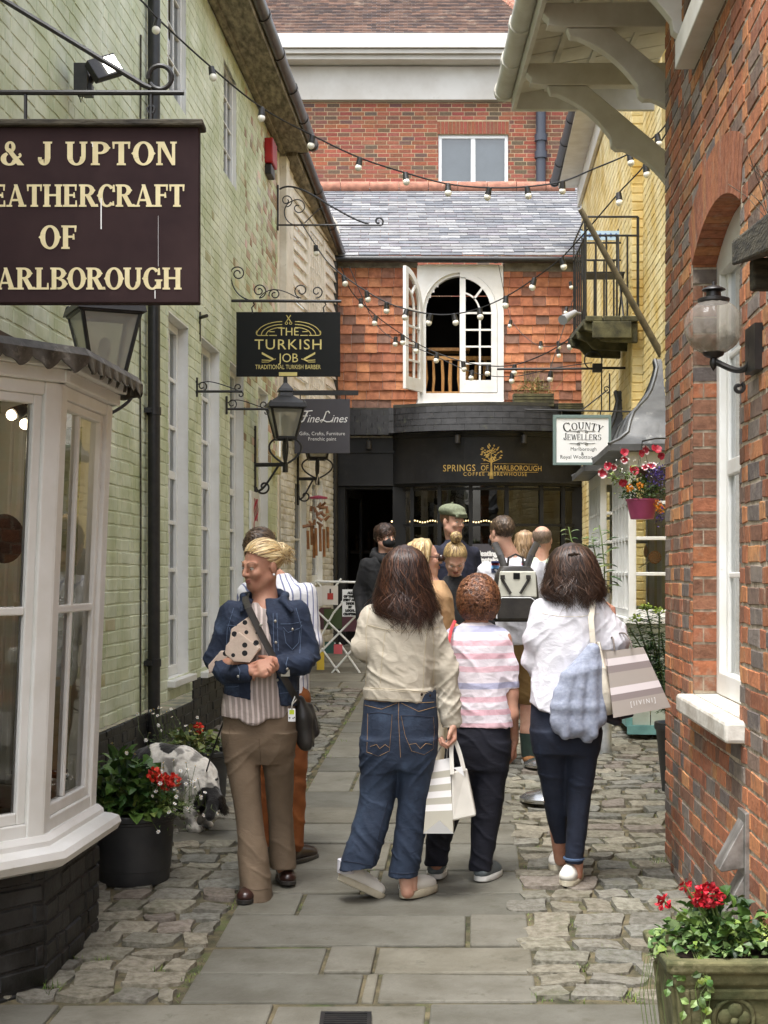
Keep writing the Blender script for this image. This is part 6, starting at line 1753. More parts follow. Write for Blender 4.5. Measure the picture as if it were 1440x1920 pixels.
mound(mb,top+Vector((-0.02,0,0.0)),(0.20,0.18,0.10),420,0.034,0.034,IV,low=0.15);mound(mb,top+Vector((0.0,0.02,0.02)),(0.15,0.12,0.14),110,0.05,0.05,LG)
mound(mb,top+Vector((0.17,-0.02,0.03)),(0.08,0.1,0.07),150,0.02,0.014,[lin(150,160,90),lin(120,140,66)])
st=MB()
for i in range(12):
 x=rnd.choice([rnd.uniform(-0.21,-0.07),rnd.uniform(0.10,0.21)]);p=top+Vector((x,-0.185-0.02*rnd.random(),0.0));L_=rnd.uniform(0.06,0.3);pts=[top+Vector((x,-0.1,0.02)),p]
 for k in range(6):pts.append(p+Vector((0.012*math.sin(k*1.3+i),-0.012+0.004*rnd.random()+0.004*k*0,-L_*(k+1)/6)))
 st.tube(pts,0.0014,4)
 for q_ in pts[2:]:
  if rnd.random()<0.75:leaf_(mb,q_,(Vector((rnd.gauss(0,1),-0.3,-0.7))).normalized(),Vector((0,-1,0.3)),0.024+0.01*rnd.random(),0.024,tuple(x*(0.8+.4*rnd.random())for x in IV[rnd.randrange(5)]))
for i in range(7):
 x=rnd.uniform(-0.22,-0.14);p=top+Vector((x-0.03,rnd.uniform(-0.1,0.1),-0.02));st.tube([top+Vector((-0.1,0,0.02)),p,p+Vector((-0.02,-0.01,-0.12)),p+Vector((0.0,-0.02,-0.28))],0.0012,4)
obj('foliage',mb,M_LEAF,g)
mb=MB()
for(px_,py_,r_,n_)in((1327,1676,0.032,70),(1245,1690,0.014,22),(1284,1660,0.008,10),(1340,1683,0.02,30),(1312,1684,0.02,30)):
 p=P(px_,py_,pd-0.02);bloom(mb,p,r_,CRIM,n_,0.02);st.tube([top+Vector((p.x-c.x)*0.3*XU if False else(0,0,0)),p.lerp(top,.5)+rv()*0.01,p],0.003,6)
obj('blossoms',mb,M_PETAL,g);obj('stems',st,M_STEM,g)
# ---- hanging basket
hc=P(1204,958,10.7);t=thing('hanging_basket',hc-Z*0.05,'pink hanging pot full of striped petunias, marigolds and lobelia beside the brick corner','hanging basket')
mb=MB();mb.lathe([(0.078,-0.06),(0.082,-0.058),(0.112,0.07),(0.118,0.072),(0.118,0.085),(0.108,0.085),(0.10,0.07),(0.001,0.06)],hc,28);obj('pot',mb,mat('pink_plastic_pot',lin(186,84,126),0.4,col2=lin(168,72,110),vs=6),t,smooth=True,sharp=40)
mb=MB()
for a in(0,2.1,4.2):mb.tube([hc+Vector((0.11*math.cos(a),0.11*math.sin(a),0.08)),hc+Z*0.5],0.0015,4)
mb.tube([hc+Z*0.5,hc+Vector((0.10,0,0.52)),Vector((2.2,10.7,hc.z+0.52))],0.006,6)
obj('hanger',mb,M_BLACKM,t)
mb=MB();tp=hc+Z*0.09;mound(mb,tp,(0.15,0.14,0.13),330,0.035,0.022);mound(mb,tp+Vector((-0.1,0,0.1)),(0.14,0.1,0.16),150,0.03,0.018,[lin(110,134,64),lin(84,112,48),lin(136,150,80)],low=0.2)
obj('foliage',mb,M_LEAF,t)
mb=MB()
def petunia(p,r,a,b,face):
 s=face.cross(Z).normalized();u=s.cross(face)
 for i in range(10):
  w0,w1=2*math.pi*i/10,2*math.pi*(i+1)/10;mb.tint=a if i%2 else b
  e0,e1=s*math.cos(w0)+u*math.sin(w0),s*math.cos(w1)+u*math.sin(w1);k=0.62+0.12*(i%3);g0=1+0.1*math.sin(i*2.1)
  mb.tint=a;mb.face([p-face*r*0.4,p+e0*r*k,p+e1*r*k]);mb.tint=b if i%5 else a;mb.face([p+e0*r*k,p+e0*r*g0+face*r*.12,p+e1*r*g0+face*r*.12,p+e1*r*k])
WH,CR=lin(232,214,214),lin(166,24,50)
for(px_,py_)in((1171,848),(1203,850),(1212,843),(1231,842),(1222,873),(1171,862),(1151,876),(1189,882),(1168,905),(1140,874),(1130,887),(1240,855),(1210,876)):
 petunia(P(px_,py_,10.58+0.1*rnd.random()),0.026+0.014*rnd.random(),CR,WH if rnd.random()<.65 else CR,(Vector((rnd.gauss(0,.5),-1,rnd.gauss(0.2,.4)))).normalized())
for(px_,py_,r_)in((1182,915,0.024),(1200,911,0.02),(1234,945,0.022),(1238,955,0.024)):bloom(mb,P(px_,py_,10.58),r_,[lin(232,140,20),lin(240,160,40)],40,0.016)
for i in range(260):
 z_=rnd.gauss(0,1);p=P(1232+rnd.gauss(0,11),890+rnd.gauss(0,12),10.6+rnd.gauss(0,.05));k=rnd.choice([lin(70,52,140),lin(92,70,160),lin(56,44,112)]);leaf_(mb,p,rv(),rv(),0.011,0.011,k)
for i in range(110):
 p=P(1238+rnd.gauss(0,5),960+rnd.gauss(0,12),10.6+rnd.gauss(0,.04));k=rnd.choice([lin(70,52,140),lin(92,70,160),lin(56,44,112)]);leaf_(mb,p,rv(),rv(),0.011,0.011,k)
for i in range(40):
 p=P(1196+rnd.gauss(0,22),880+rnd.gauss(0,16),10.58+rnd.gauss(0,.05));leaf_(mb,p,rv(),rv(),0.013,0.013,lin(236,236,226))
obj('blossoms',mb,M_PETAL,t)
# ---- tall leafy shrub in a slim pot, euphorbia in front of the bay
c=P(1134,1300,10.9);c.z=gz(10.9)
t=thing('tall_planter',c,'slim pale metal planter standing by the white bay','planter')
zt_=zz(1112,10.9);mb=MB();mb.lathe([(0.05,0),(0.05,zt_-c.z),(0.042,zt_-c.z),(0.042,zt_-c.z-0.03),(0.001,zt_-c.z-0.03)],c,20);obj('pot',mb,mat('pale_zinc',lin(196,198,198),0.35,metal=0.5,col2=lin(150,152,152),vs=9),t,smooth=True,sharp=40)
g=plant('laurel_shrub',Vector((c.x,c.y,zt_)),'young laurel with big glossy leaves rising from the slim pale planter','shrub')
mb=MB();st=MB();DK=[lin(64,88,44),lin(86,110,58),lin(48,72,38),lin(110,130,76)]
for path in([(1134,1112),(1133,1060),(1128,1010),(1124,985)],[(1134,1112),(1120,1060),(1112,1020),(1110,1005)],[(1132,1100),(1100,1050),(1072,1015),(1066,988)]):
 pts=[P(x,y,10.9+0.06*i)for i,(x,y)in enumerate(path)];st.tube(pts,0.005,6)
 for i in range(len(pts)-1):
  for k in range(5):
   p=pts[i].lerp(pts[i+1],k/5);sd_=1 if(k+i)%2 else-1;big=0.13 if i<2 else 0.08
   leaf_(mb,p,Vector((sd_*(0.8+.3*rnd.random()),rnd.gauss(0,.5),rnd.uniform(-0.35,0.5))),Vector((0,-0.2,1)),big*(0.7+.6*rnd.random()),big*0.36,tuple(x*(.8+.5*rnd.random())for x in DK[rnd.randrange(4)]))
obj('foliage',mb,M_LEAF,g);obj('stems',st,M_STEM,g)
c=P(1278,1400,9.4);c.z=gz(9.4)
t=thing('plant_pot',c,'dark glazed pot standing just beyond the brick corner','plant pot')
mb=MB();mb.lathe([(0.12,0),(0.16,0.4),(0.17,0.41),(0.17,0.45),(0.15,0.45),(0.14,0.4),(0.001,0.4)],c,24);obj('pot',mb,M_TUB,t,smooth=True,sharp=40)
g=plant('euphorbia_plant',c+Z*0.4,'euphorbia with needle leaf stems and lime flower heads below the bay window')
mb=MB();st=MB();ht=MB()
for(px_,py_)in((1193,1165),(1212,1142),(1236,1150),(1222,1200),(1182,1180),(1205,1215),(1240,1190),(1188,1235),(1228,1250),(1212,1270)):
 tp=P(px_,py_,9.3+0.2*rnd.random());b=c+Z*0.4+Vector((rnd.gauss(0,.05),rnd.gauss(0,.05),0));m_=b.lerp(tp,.5)+Vector((rnd.gauss(0,.03),0,0));pts=[b,m_,tp];st.tube(pts,0.005,6)
 for k in range(170):
  u=0.25+0.75*rnd.random();p=b.lerp(m_,u*2)if u<.5 else m_.lerp(tp,u*2-1);a=rnd.random()*6.28
  leaf_(mb,p,Vector((math.cos(a),math.sin(a),0.25-0.4*(1-u))),Z,0.085,0.014,tuple(x*(.8+.5*rnd.random())for x in rnd.choice([lin(70,92,56),lin(92,112,70),lin(52,74,44)])))
 if py_<1170:ht=MB();mound(ht,tp,(0.035,0.035,0.035),60,0.02,0.016,[lin(150,170,60),lin(170,184,80),lin(128,150,50)]);obj('flower_head',ht,M_PETAL,g)
obj('foliage',mb,M_LEAF,g);obj('stems',st,M_STEM,g)
# ---- slatted boxes on the shop hood
for(x0,x1,y0,y1,lb,n_)in((962,1037,764,739,'weathered slatted planter box on the shop hood right of the arched window',1),(1046,1092,772,757,'low slatted planter box at the far right end of the shop hood',0)):
 d=FD-0.28;k=d/F;t=thing('planter_box',P((x0+x1)/2,y0,d),lb,'planter','planter boxes on the hood')
 mb=MB()
 for i in range(4):
  zc=zz(y0+(y1-y0)*(i+.5)/4,d);mb.box((((x0+x1)/2-CX)*k,d,zc),((x1-x0)*k,0.22,(y0-y1)*k/4-0.008))
 obj('slats',mb,M_MOSSWOOD,t)
 if n_:
  g=plant('rough_plant',P(1000,y1,d),'straggly plant with dry stems in the slatted planter box on the shop hood')
  mb=MB();mound(mb,P(1000,y1-2,d),(0.2,0.1,0.2),260,0.04,0.014,[lin(120,124,66),lin(96,108,54),lin(150,140,84)]);obj('foliage',mb,M_LEAF,g)
  mb=MB()
  for i in range(30):p=P(1000+rnd.gauss(0,16),y1,d);mb.tube([p,p+Vector((rnd.gauss(0,.08),rnd.gauss(0,.05),rnd.uniform(.15,.4)))],0.003,4)
  obj('stems',mb,mat('dry_stem',lin(140,120,80),0.8),g)
  # ---- folding airer hung with crafts
ad=16.15;t=thing('clothes_airer',P(635,1262,ad),'white folding concertina airer hung with craft cards outside the gift shop','airer')
mb=MB();k=ad/F
def ap_(x,y,dd=0.0):return P(x,y,ad+dd)
ys=[1090,1128,1178,1210,1262]
for dd in(0.0,0.42):
 for(x0,y0,x1,y1)in((593,1088,626,1130),(678,1092,640,1130),(592,1148,640,1085),(626,1148,678,1090),(592,1143,672,1222),(626,1148,590,1215),(672,1150,592,1232),(592,1200,636,1262),(672,1205,622,1262),(636,1205,675,1262)):
  mb.tube([ap_(x0,y0,dd),ap_(x1,y1,dd)],0.011,6)
for(x,y)in((593,1088),(678,1092),(592,1146),(628,1148),(672,1150),(592,1205),(672,1205),(628,1206)):mb.tube([ap_(x,y),ap_(x,y,0.42)],0.008,6)
mb.tube([ap_(590,1090),ap_(680,1092)],0.012,6)
obj('frame',mb,M_WHITE,t,smooth=True)
n_=thing('notice',ap_(656,1155,-0.03),'white notice with bold black capitals hung on the airer','notice')
mb=MB();mb.fbox(Vector((0,ad-0.03,0)),XU,Z,FRN,(642-CX)*k,(671-CX)*k,zz(1156,ad),zz(1105,ad),0,0.004);obj('sheet',mb,M_WHITEL,n_)
mb=MB()
for i,s_ in enumerate(('ALL','OF THESE','ITEMS ARE','MADE','BY','LOCAL','CRAFTERS')):mb.text(s_,Vector(((656.5-CX)*k,ad-0.03,zz(1113.5+i*6.6,ad))),XU,Z,FRN,3.8*k,lift=0.006,bold=0.004)
obj('lettering',mb,M_SIGNBK,n_)
CC=[lin(214,206,196),lin(222,216,210),lin(196,170,60),lin(96,60,70),lin(50,96,88),lin(200,90,96),lin(70,84,50),lin(210,178,60)]
for(x0,x1,y0,y1,ci,dd,lb)in((590,606,1136,1100,1,-0.02,'small white craft card at the left of the airer'),(604,634,1134,1098,0,-0.03,'white craft card showing a red crown hung from the airer'),(672,686,1132,1098,1,0.02,'pale craft card at the right end of the airer'),(606,640,1180,1142,6,0.2,'dark green patchwork piece behind the airer bars'),(594,620,1182,1140,3,0.24,'plum patchwork piece at the left behind the airer bars'),(640,672,1186,1150,3,0.3,'plum fabric piece behind the notice'),(626,642,1226,1208,5,-0.02,'round pink felt piece low on the airer'),(608,628,1226,1204,4,0.1,'teal felt piece low on the airer'),(594,608,1256,1222,7,0.0,'yellow felt piece at the foot of the airer')):
 cd=thing('craft_piece',ap_((x0+x1)/2,y0,dd),lb,'craft item','craft pieces on the airer');mb=MB();mb.tint=CC[ci];mb.fbox(Vector((0,ad+dd,0)),XU,Z,FRN,(x0-CX)*k,(x1-CX)*k,zz(y0,ad),zz(y1,ad),0,0.006)
 if ci==0:
  mb.tint=lin(170,60,50);mb.fbox(Vector((0,ad+dd,0)),XU,Z,FRN,(614-CX)*k,(625-CX)*k,zz(1124,ad),zz(1112,ad),0.007,0.009);mb.tint=lin(60,50,50);mb.fbox(Vector((0,ad+dd,0)),XU,Z,FRN,(618-CX)*k,(621-CX)*k,zz(1112,ad),zz(1104,ad),0.007,0.009)
 obj('card',mb,M_PETAL,cd)
 # ---- bamboo wind chime
wd=16.3;t=thing('wind_chime',P(597,1050,wd),'bamboo wind chimes hanging under a dark pink disc by the shop door','wind chime')
mb=MB();c=P(597,932,wd);mb.lathe([(0.001,0.02),(0.10,0.0),(0.10,-0.02),(0.001,-0.02)],c,20);obj('disc',mb,mat('plum_disc',lin(140,50,74),0.5),t)
mb=MB()
for a in(0,2,4):mb.tube([c+Vector((0.09*math.cos(a),0.09*math.sin(a),0)),c+Z*0.25],0.002,4)
obj('cord',mb,M_CREAM,t)
BM=mat('bamboo',lin(150,100,56),0.5,col2=lin(112,72,40),vs=9)
for(x,y0,y1)in((577,995,1030),(584,985,1022),(592,990,1042),(600,984,1034),(607,992,1044),(614,988,1028),(588,1000,1046)):
 mb=MB();p=P(x,y0,wd+rnd.uniform(-.06,.06));q_=P(x+1,y1,p.y);mb.tube([p,q_],0.016,8);mb.tube([p+Z*0.0,Vector((c.x+(p.x-c.x)*.7,c.y,c.z))],0.0015,4);obj('chime_tube',mb,BM,t,smooth=True)
mb=MB()
for i in range(16):
 p=P(574+rnd.random()*44,945+rnd.random()*45,wd+rnd.uniform(-.05,.05));a=rnd.random()*3;mb.tube([p-XU*0.05*math.cos(a)-Z*0.03*math.sin(a),p+XU*0.05*math.cos(a)+Z*0.03*math.sin(a)],[0.02,0.012],7)
obj('carved_birds',mb,BM,t,smooth=True)
# ---- queue barrier bases
for(px_,d,lb)in((1022,9.05,'chrome queue barrier post nearest the woman in the white blouse'),(1024,10.25,'chrome queue barrier post beyond the first one')):
 c=Vector(((px_-CX)/F*d,d,gz(d)+0.025));t=thing('barrier_post',c,lb,'barrier post','queue barrier posts')
 CH=MATS.get('brushed_chrome')or mat('brushed_chrome',lin(190,190,188),0.2,metal=0.9)
 mb=MB();mb.lathe([(0.15,0.0),(0.155,0.006),(0.155,0.022),(0.148,0.026),(0.12,0.045),(0.06,0.062),(0.034,0.07),(0.001,0.072)],c,32);obj('base',mb,[CH],t,smooth=True,sharp=40)
 mb=MB();mb.lathe([(0.03,0.06),(0.03,0.86),(0.036,0.865),(0.036,0.93),(0.001,0.94)],c,16);obj('post',mb,CH,t,smooth=True,sharp=40)
 # ---- seating board inside the cafe window
t=thing('chalk_sign',P(910,1060,18.6),'dark cafe board with white seating lettering by the bow window','sign')
d=18.7;k=d/F;mb=MB();mb.fbox(Vector((0,d,0)),XU,Z,FRN,(886-CX)*k,(945-CX)*k,zz(1140,d),zz(1020,d),0,0.02);mb.fbox(Vector((0,d,0)),XU,Z,FRN,(890-CX)*k,(896-CX)*k,gz(d),zz(1140,d),0,0.02);mb.fbox(Vector((0,d,0)),XU,Z,FRN,(935-CX)*k,(941-CX)*k,gz(d),zz(1140,d),0,0.02);obj('board',mb,M_SIGNGR,t)
mb=MB();mb.text('Seating',Vector(((895-CX)*k,d,zz(1042,d))),XU,Z,FRN,9*k,'LEFT',lift=0.022,bold=0.006);mb.text('Upstairs',Vector(((893-CX)*k,d,zz(1054,d))),XU,Z,FRN,9*k,'LEFT',lift=0.022,bold=0.006);obj('lettering',mb,M_WHITEL,t)
# ---- things in the bay window
def disp(name,loc,lb,cat):return thing(name,loc,lb,cat)
p=Vector((-1.62,5.62,0.56));t=disp('hat_stand',p,'dark brown felt hat on a wooden stand inside the bay window','hat stand')
mb=MB();mb.lathe([(0.10,0),(0.10,0.02),(0.02,0.04),(0.02,0.95),(0.001,0.96)],p,16);obj('stand',mb,M_PINE,t,smooth=True)
mb=MB();mb.ball(P(8,1010,5.62),0.085,14,(0.9,0.9,1.1));obj('hat',mb,mat('dark_brown_felt',lin(40,26,20),0.95,col2=lin(64,44,34),vs=60,bump=1.0,bs=140,dist=0.01),t,smooth=True)
p=P(4,1500,5.55);t=disp('leather_case',Vector((-1.52,5.58,0.57)),'dark red leather case standing in the bay window','case');mb=MB();mb.box((-1.50,5.6,0.70),(0.10,0.16,0.26),rz=0.3);obj('body',mb,mat('oxblood_leather',lin(92,26,22),0.4),t,bevel=0.01)
t=disp('display_box',Vector((-1.56,5.45,0.57)),'pale grey box on the display shelf in the bay window','box');mb=MB();mb.box((-1.57,5.40,0.66),(0.2,0.16,0.17),rz=0.4);obj('body',mb,mat('grey_card',lin(170,172,172),0.7),t,bevel=0.004)
for i,(px_,py_)in enumerate(((22,778),(47,795))):
 d=6.1;p=P(px_,py_,d);t=disp('spotlight',p,('lit spotlight on the left inside the bay window' if i==0 else 'second smaller lit spotlight inside the bay window'),'spotlight');t['group']='shop spotlights'
 mb=MB();a=p+Vector((0.04,0.05,0.03));mb.tube([p+(a-p)*0.1,a],[0.03,0.022],12);mb.tube([a,a+Vector((0.03,0.02,0.09))],0.006,6);obj('housing',mb,M_BLACKM,t,smooth=True)
 mb=MB();mb.ball(p-(a-p)*0.02,0.022,8,(1,1,1));obj('lamp',mb,glow('warm_spot_%s'%('lamp' if i else 'bulb'),(1.0,0.82,0.55),3.0),t,smooth=True)
 # ---- weeds in the joints
mb=MB()
def tuft(p,n,h):
 for _ in range(n):
  q_=p+Vector((rnd.gauss(0,.022),rnd.gauss(0,.03),0));f=rnd.uniform(.7,1.3);mb.tint=tuple(x*f for x in rnd.choice([lin(104,128,52),lin(86,112,44),lin(130,146,72)]))
  d_=Vector((rnd.gauss(0,.5),rnd.gauss(0,.5),1)).normalized();s_=Vector((d_.y,-d_.x,0));s_=s_.normalized()*0.003 if s_.length>1e-3 else Vector((0.003,0,0));hh_=h*rnd.uniform(.4,1.1)
  mb.face([q_-s_,q_+s_,q_+d_*hh_+Vector((0,0,-hh_*.1))])
for(px_,py_,n,h)in((150,1660,20,.1),(95,1855,30,.08),(135,1800,26,.05),(190,1805,40,.05),(300,1815,24,.04),(355,1830,18,.04),(430,1700,18,.03),(425,1665,16,.03),(1075,1730,24,.03),(1125,1780,30,.05),(1080,1870,30,.04),(1010,1870,30,.04),(1180,1870,40,.05),(1088,1815,24,.04),(1240,1620,24,.07),(1200,1590,16,.03),(1010,1590,16,.03),(968,1540,30,.04),(965,1520,24,.03),(1005,1625,14,.02),(1150,1600,14,.03),(660,1330,40,.04),(650,1355,40,.04),(640,1390,40,.04),(620,1420,30,.04),(610,1300,40,.04),(650,1290,30,.04),(735,1575,60,.03),(728,1600,60,.03),(690,1630,40,.03),(560,1700,30,.025),(550,1720,24,.02),(860,1730,30,.02),(1000,1740,16,.03),(1240,1760,20,.04)):
 tuft(G(px_,py_)-Z*0.012,n,h)
for _ in range(420):
 d=rnd.uniform(5.5,13.5);t_=rnd.choice([rnd.uniform(-2.0,-1.1),rnd.uniform(0.26,1.1),-1.09,0.25]);tuft(alley(t_,d,-0.012),rnd.randrange(3,12),rnd.uniform(.012,.03))
tag(obj('weeds',mb,M_LEAF),'small grass tufts and moss in the paving joints','grass',kind='stuff')
# ================================================================ figures: smooth-blended volumes turned into one surface
from mathutils.bvhtree import BVHTree
NA=np.array
def vnoise(p,seed=0):
 """value noise of points (n,3) in 0..1"""
 i=np.floor(p).astype(np.int64);f=p-i;f=f*f*(3-2*f)
 def h(dx,dy,dz):
  n=(i[:,0]+dx)*374761393+(i[:,1]+dy)*668265263+(i[:,2]+dz)*2147483647+seed*974634777
  n=(n^(n>>13))*1274126177;n=n^(n>>16)
  return(n&0xffff)/65535.0
 r=0
 for dx in(0,1):
  for dy in(0,1):
   for dz in(0,1):
    w=(f[:,0]if dx else 1-f[:,0])*(f[:,1]if dy else 1-f[:,1])*(f[:,2]if dz else 1-f[:,2])
    r=r+w*h(dx,dy,dz)
 return r
def fbm(p,seed=0,o=3):
 r=0;a=0.5
 for k in range(o):r=r+a*vnoise(p*(2**k),seed+k);a*=0.5
 return r/(1-0.5**o)
def ridge(p,seed=0):
 return(1-np.abs(2*vnoise(p,seed)-1))**3
class Sdf:
 def __init__(s,vox=0.008):
  s.v=vox;s.p=[]
 def add(s,lo,hi,fn,k=0.02,op='u'):
  s.p.append((NA(lo,float),NA(hi,float),fn,k,op));return s
 def cap(s,a,b,ra,rb=None,k=0.02,flat=None,op='u'):
  a=NA(a,float);b=NA(b,float);rb=ra if rb is None else rb;m=max(ra,rb)
  ab=b-a;L=max(ab@ab,1e-9)
  fl=None
  if flat is not None:n=NA(flat[0],float);n=n/np.linalg.norm(n);fl=(n,flat[1])
  def fn(X,Y,Z_):
   x,y,z=X-a[0],Y-a[1],Z_-a[2]
   t=np.clip((x*ab[0]+y*ab[1]+z*ab[2])/L,0,1)
   x=x-t*ab[0];y=y-t*ab[1];z=z-t*ab[2]
   d2=x*x+y*y+z*z
   if fl is not None:
    c=x*fl[0][0]+y*fl[0][1]+z*fl[0][2];d2=d2+c*c*(fl[1]**2-1)
   return np.sqrt(d2)-(ra+(rb-ra)*t)
  return s.add(np.minimum(a,b)-m,np.maximum(a,b)+m,fn,k,op)
 def chain(s,pts,rs,k=0.02,flat=None):
  for i in range(len(pts)-1):s.cap(pts[i],pts[i+1],rs[i],rs[i+1],k,flat)
  return s
 def ell(s,c,r,k=0.02,M=None,op='u'):
  c=NA(c,float);r=NA(r,float);M=NA(M,float)if M is not None else None;m=max(r)
  def fn(X,Y,Z_):
   x,y,z=X-c[0],Y-c[1],Z_-c[2]
   if M is not None:x,y,z=(M[0][0]*x+M[1][0]*y+M[2][0]*z),(M[0][1]*x+M[1][1]*y+M[2][1]*z),(M[0][2]*x+M[1][2]*y+M[2][2]*z)
   k0=np.sqrt((x/r[0])**2+(y/r[1])**2+(z/r[2])**2);k1=np.sqrt((x/r[0]**2)**2+(y/r[1]**2)**2+(z/r[2]**2)**2)
   return k0*(k0-1)/np.maximum(k1,1e-6)
  return s.add(c-m,c+m,fn,k,op)
 def loft(s,rows,k=0.02,yaw=0.0,n=2.3,op='u',hem=None):
  """rows (z, cx, cy, rx, ry) from any order, elliptical sections turned by yaw"""
  rw=NA(sorted(rows),float);z0,z1=rw[0,0],rw[-1,0]
  zs=np.linspace(z0,z1,80);dense=NA([np.interp(zs,rw[:,0],rw[:,j])for j in range(1,5)])
  kk=max(1,int(80/max(3,len(rw))*0.45));ker=np.hanning(2*kk+3)[1:-1];ker/=ker.sum()
  for j in range(4):
   pad=np.pad(dense[j],len(ker)//2,mode='reflect',reflect_type='odd');dense[j]=np.convolve(pad,ker,'valid')[:80]
  c,sn=math.cos(yaw),math.sin(yaw)
  def fn(X,Y,Z_):
   q=[np.interp(Z_,zs,dense[j])for j in range(4)]
   dx,dy=X-q[0],Y-q[1]
   x=c*dx+sn*dy;y=-sn*dx+c*dy
   f=(np.abs(x/q[2])**n+np.abs(y/q[3])**n)**(1/n)
   d=(f-1)*np.minimum(q[2],q[3])
   lo=z0 if hem is None else z0+hem(X,Y)
   return np.maximum(d,np.maximum(Z_-z1,lo-Z_))
  m=np.max(rw[:,3:5])
  return s.add((rw[:,1].min()-m,rw[:,2].min()-m,z0-0.03),(rw[:,1].max()+m,rw[:,2].max()+m,z1),fn,k,op)
 def mesh(s,warp=None):
  v=s.v;ad=[p for p in s.p if p[4]=='u']
  lo=np.min([p[0]for p in ad],axis=0)-4*v;hi=np.max([p[1]for p in ad],axis=0)+4*v
  N=np.ceil((hi-lo)/v).astype(int)+1
  g=np.full(tuple(N),0.15);ax=[lo[i]+v*np.arange(N[i])for i in range(3)]
  for(a,b,fn,k,op)in s.p:
   m=max(3*v,k*1.1)
   i0=np.clip(np.floor((a-m-lo)/v).astype(int),0,N-1);i1=np.clip(np.ceil((b+m-lo)/v).astype(int)+1,1,N)
   if(i1<=i0).any():continue
   sl=tuple(slice(i0[j],i1[j])for j in range(3))
   d=fn(ax[0][sl[0]][:,None,None],ax[1][sl[1]][None,:,None],ax[2][sl[2]][None,None,:])
   o=g[sl]
   if op=='u':
    h=np.clip(0.5+0.5*(o-d)/k,0,1);g[sl]=o*(1-h)+d*h-k*h*(1-h)
   else:
    d=-d;h=np.clip(0.5-0.5*(o-d)/k,0,1);g[sl]=o*(1-h)+d*h+k*h*(1-h)
  return nets(g,lo,v)
def nets(g,lo,v):
 ins=g<0
 c=np.zeros(tuple(NA(g.shape)-1),int)
 for dx in(0,1):
  for dy in(0,1):
   for dz in(0,1):c+=ins[dx:g.shape[0]-1+dx,dy:g.shape[1]-1+dy,dz:g.shape[2]-1+dz]
 act=(c>0)&(c<8);idx=np.full(act.shape,-1);cells=np.argwhere(act);idx[act]=np.arange(len(cells))
 acc=np.zeros((len(cells),3));cnt=np.zeros(len(cells))
 cor=[(0,0,0),(1,0,0),(0,1,0),(1,1,0),(0,0,1),(1,0,1),(0,1,1),(1,1,1)]
 val=[g[cells[:,0]+a,cells[:,1]+b,cells[:,2]+d]for a,b,d in cor]
 for a,b in((0,1),(2,3),(4,5),(6,7),(0,2),(1,3),(4,6),(5,7),(0,4),(1,5),(2,6),(3,7)):
  m=(val[a]<0)!=(val[b]<0);t=np.where(m,val[a]/np.where(m,val[a]-val[b],1),0)
  pa,pb=NA(cor[a]),NA(cor[b]);acc+=np.where(m[:,None],pa+(pb-pa)*t[:,None],0);cnt+=m
 V=lo+v*(cells+acc/np.maximum(cnt,1)[:,None])
 Q=[]
 for ax in range(3):
  u,w=(ax+1)%3,(ax+2)%3
  sl0=[slice(1,g.shape[i]-1)for i in range(3)];sl0[ax]=slice(0,g.shape[ax]-1);sl1=list(sl0);sl1[ax]=slice(1,g.shape[ax])
  a=ins[tuple(sl0)];b=ins[tuple(sl1)];e=np.argwhere(a!=b)
  if not len(e):continue
  off=NA([1,1,1]);off[ax]=0;e0=e+off
  flip=a[tuple(e.T)]
  def cell(du,dw):
   q=e0.copy();q[:,u]-=du;q[:,w]-=dw;return idx[tuple(q.T)]
  q=np.stack([cell(1,1),cell(0,1),cell(0,0),cell(1,0)],1)
  q[~flip]=q[~flip][:,::-1];Q.append(q)
 Q=np.concatenate(Q);Q=Q[(Q>=0).all(1)]
 return V,Q
def vnorm(V,Q):
 n=np.cross(V[Q[:,2]]-V[Q[:,0]],V[Q[:,3]]-V[Q[:,1]]);N_=np.zeros_like(V)
 for j in range(4):np.add.at(N_,Q[:,j],n)
 return N_/np.maximum(np.linalg.norm(N_,axis=1),1e-12)[:,None]
def relax(V,Q,it=1,f=0.5):
 for _ in range(it):
  acc=np.zeros_like(V);c=np.zeros(len(V))
  for j in range(4):
   for o in(1,3):np.add.at(acc,Q[:,j],V[Q[:,(j+o)%4]]);np.add.at(c,Q[:,j],1)
  V=V+f*(acc/np.maximum(c,1)[:,None]-V)
 return V
def folds(V,Q,layers,seed=0):
 """cloth relief: layers of (amplitude, frequency xyz, mask fn or None, shear)"""
 N_=vnorm(V,Q);d=np.zeros(len(V))
 for i,(amp,fr,mask,sh)in enumerate(layers):
  p=V.copy();wob=fbm(V*7.0,seed+50+i,2)-0.5
  p=p+wob[:,None]*NA([0.05,0.05,0.05]);p[:,2]=p[:,2]+sh*p[:,0]
  r=(ridge(p*NA(fr,float),seed+i*7)-0.3)*1.45
  d+=0.5*amp*r*(mask(V)if mask is not None else 1.0)
 return V+N_*d[:,None]
def band(c,w):
 return lambda V:np.exp(-((V[:,2]-c)/w)**2)
class Skin:
 """a garment or body surface that can be asked where a photo ray meets it"""
 def __init__(s,V,Q):s.V,s.Q=V,Q;s.b=None
 def at(s,px,py,lift=0.0):
  if s.b is None:s.b=BVHTree.FromPolygons([Vector(v)for v in s.V],s.Q.tolist())
  o=Vector((0,0,CZ));h=s.b.ray_cast(o,(P(px,py,1.0)-o).normalized())
  return(h[0]+h[1]*lift)if h[0]is not None else None
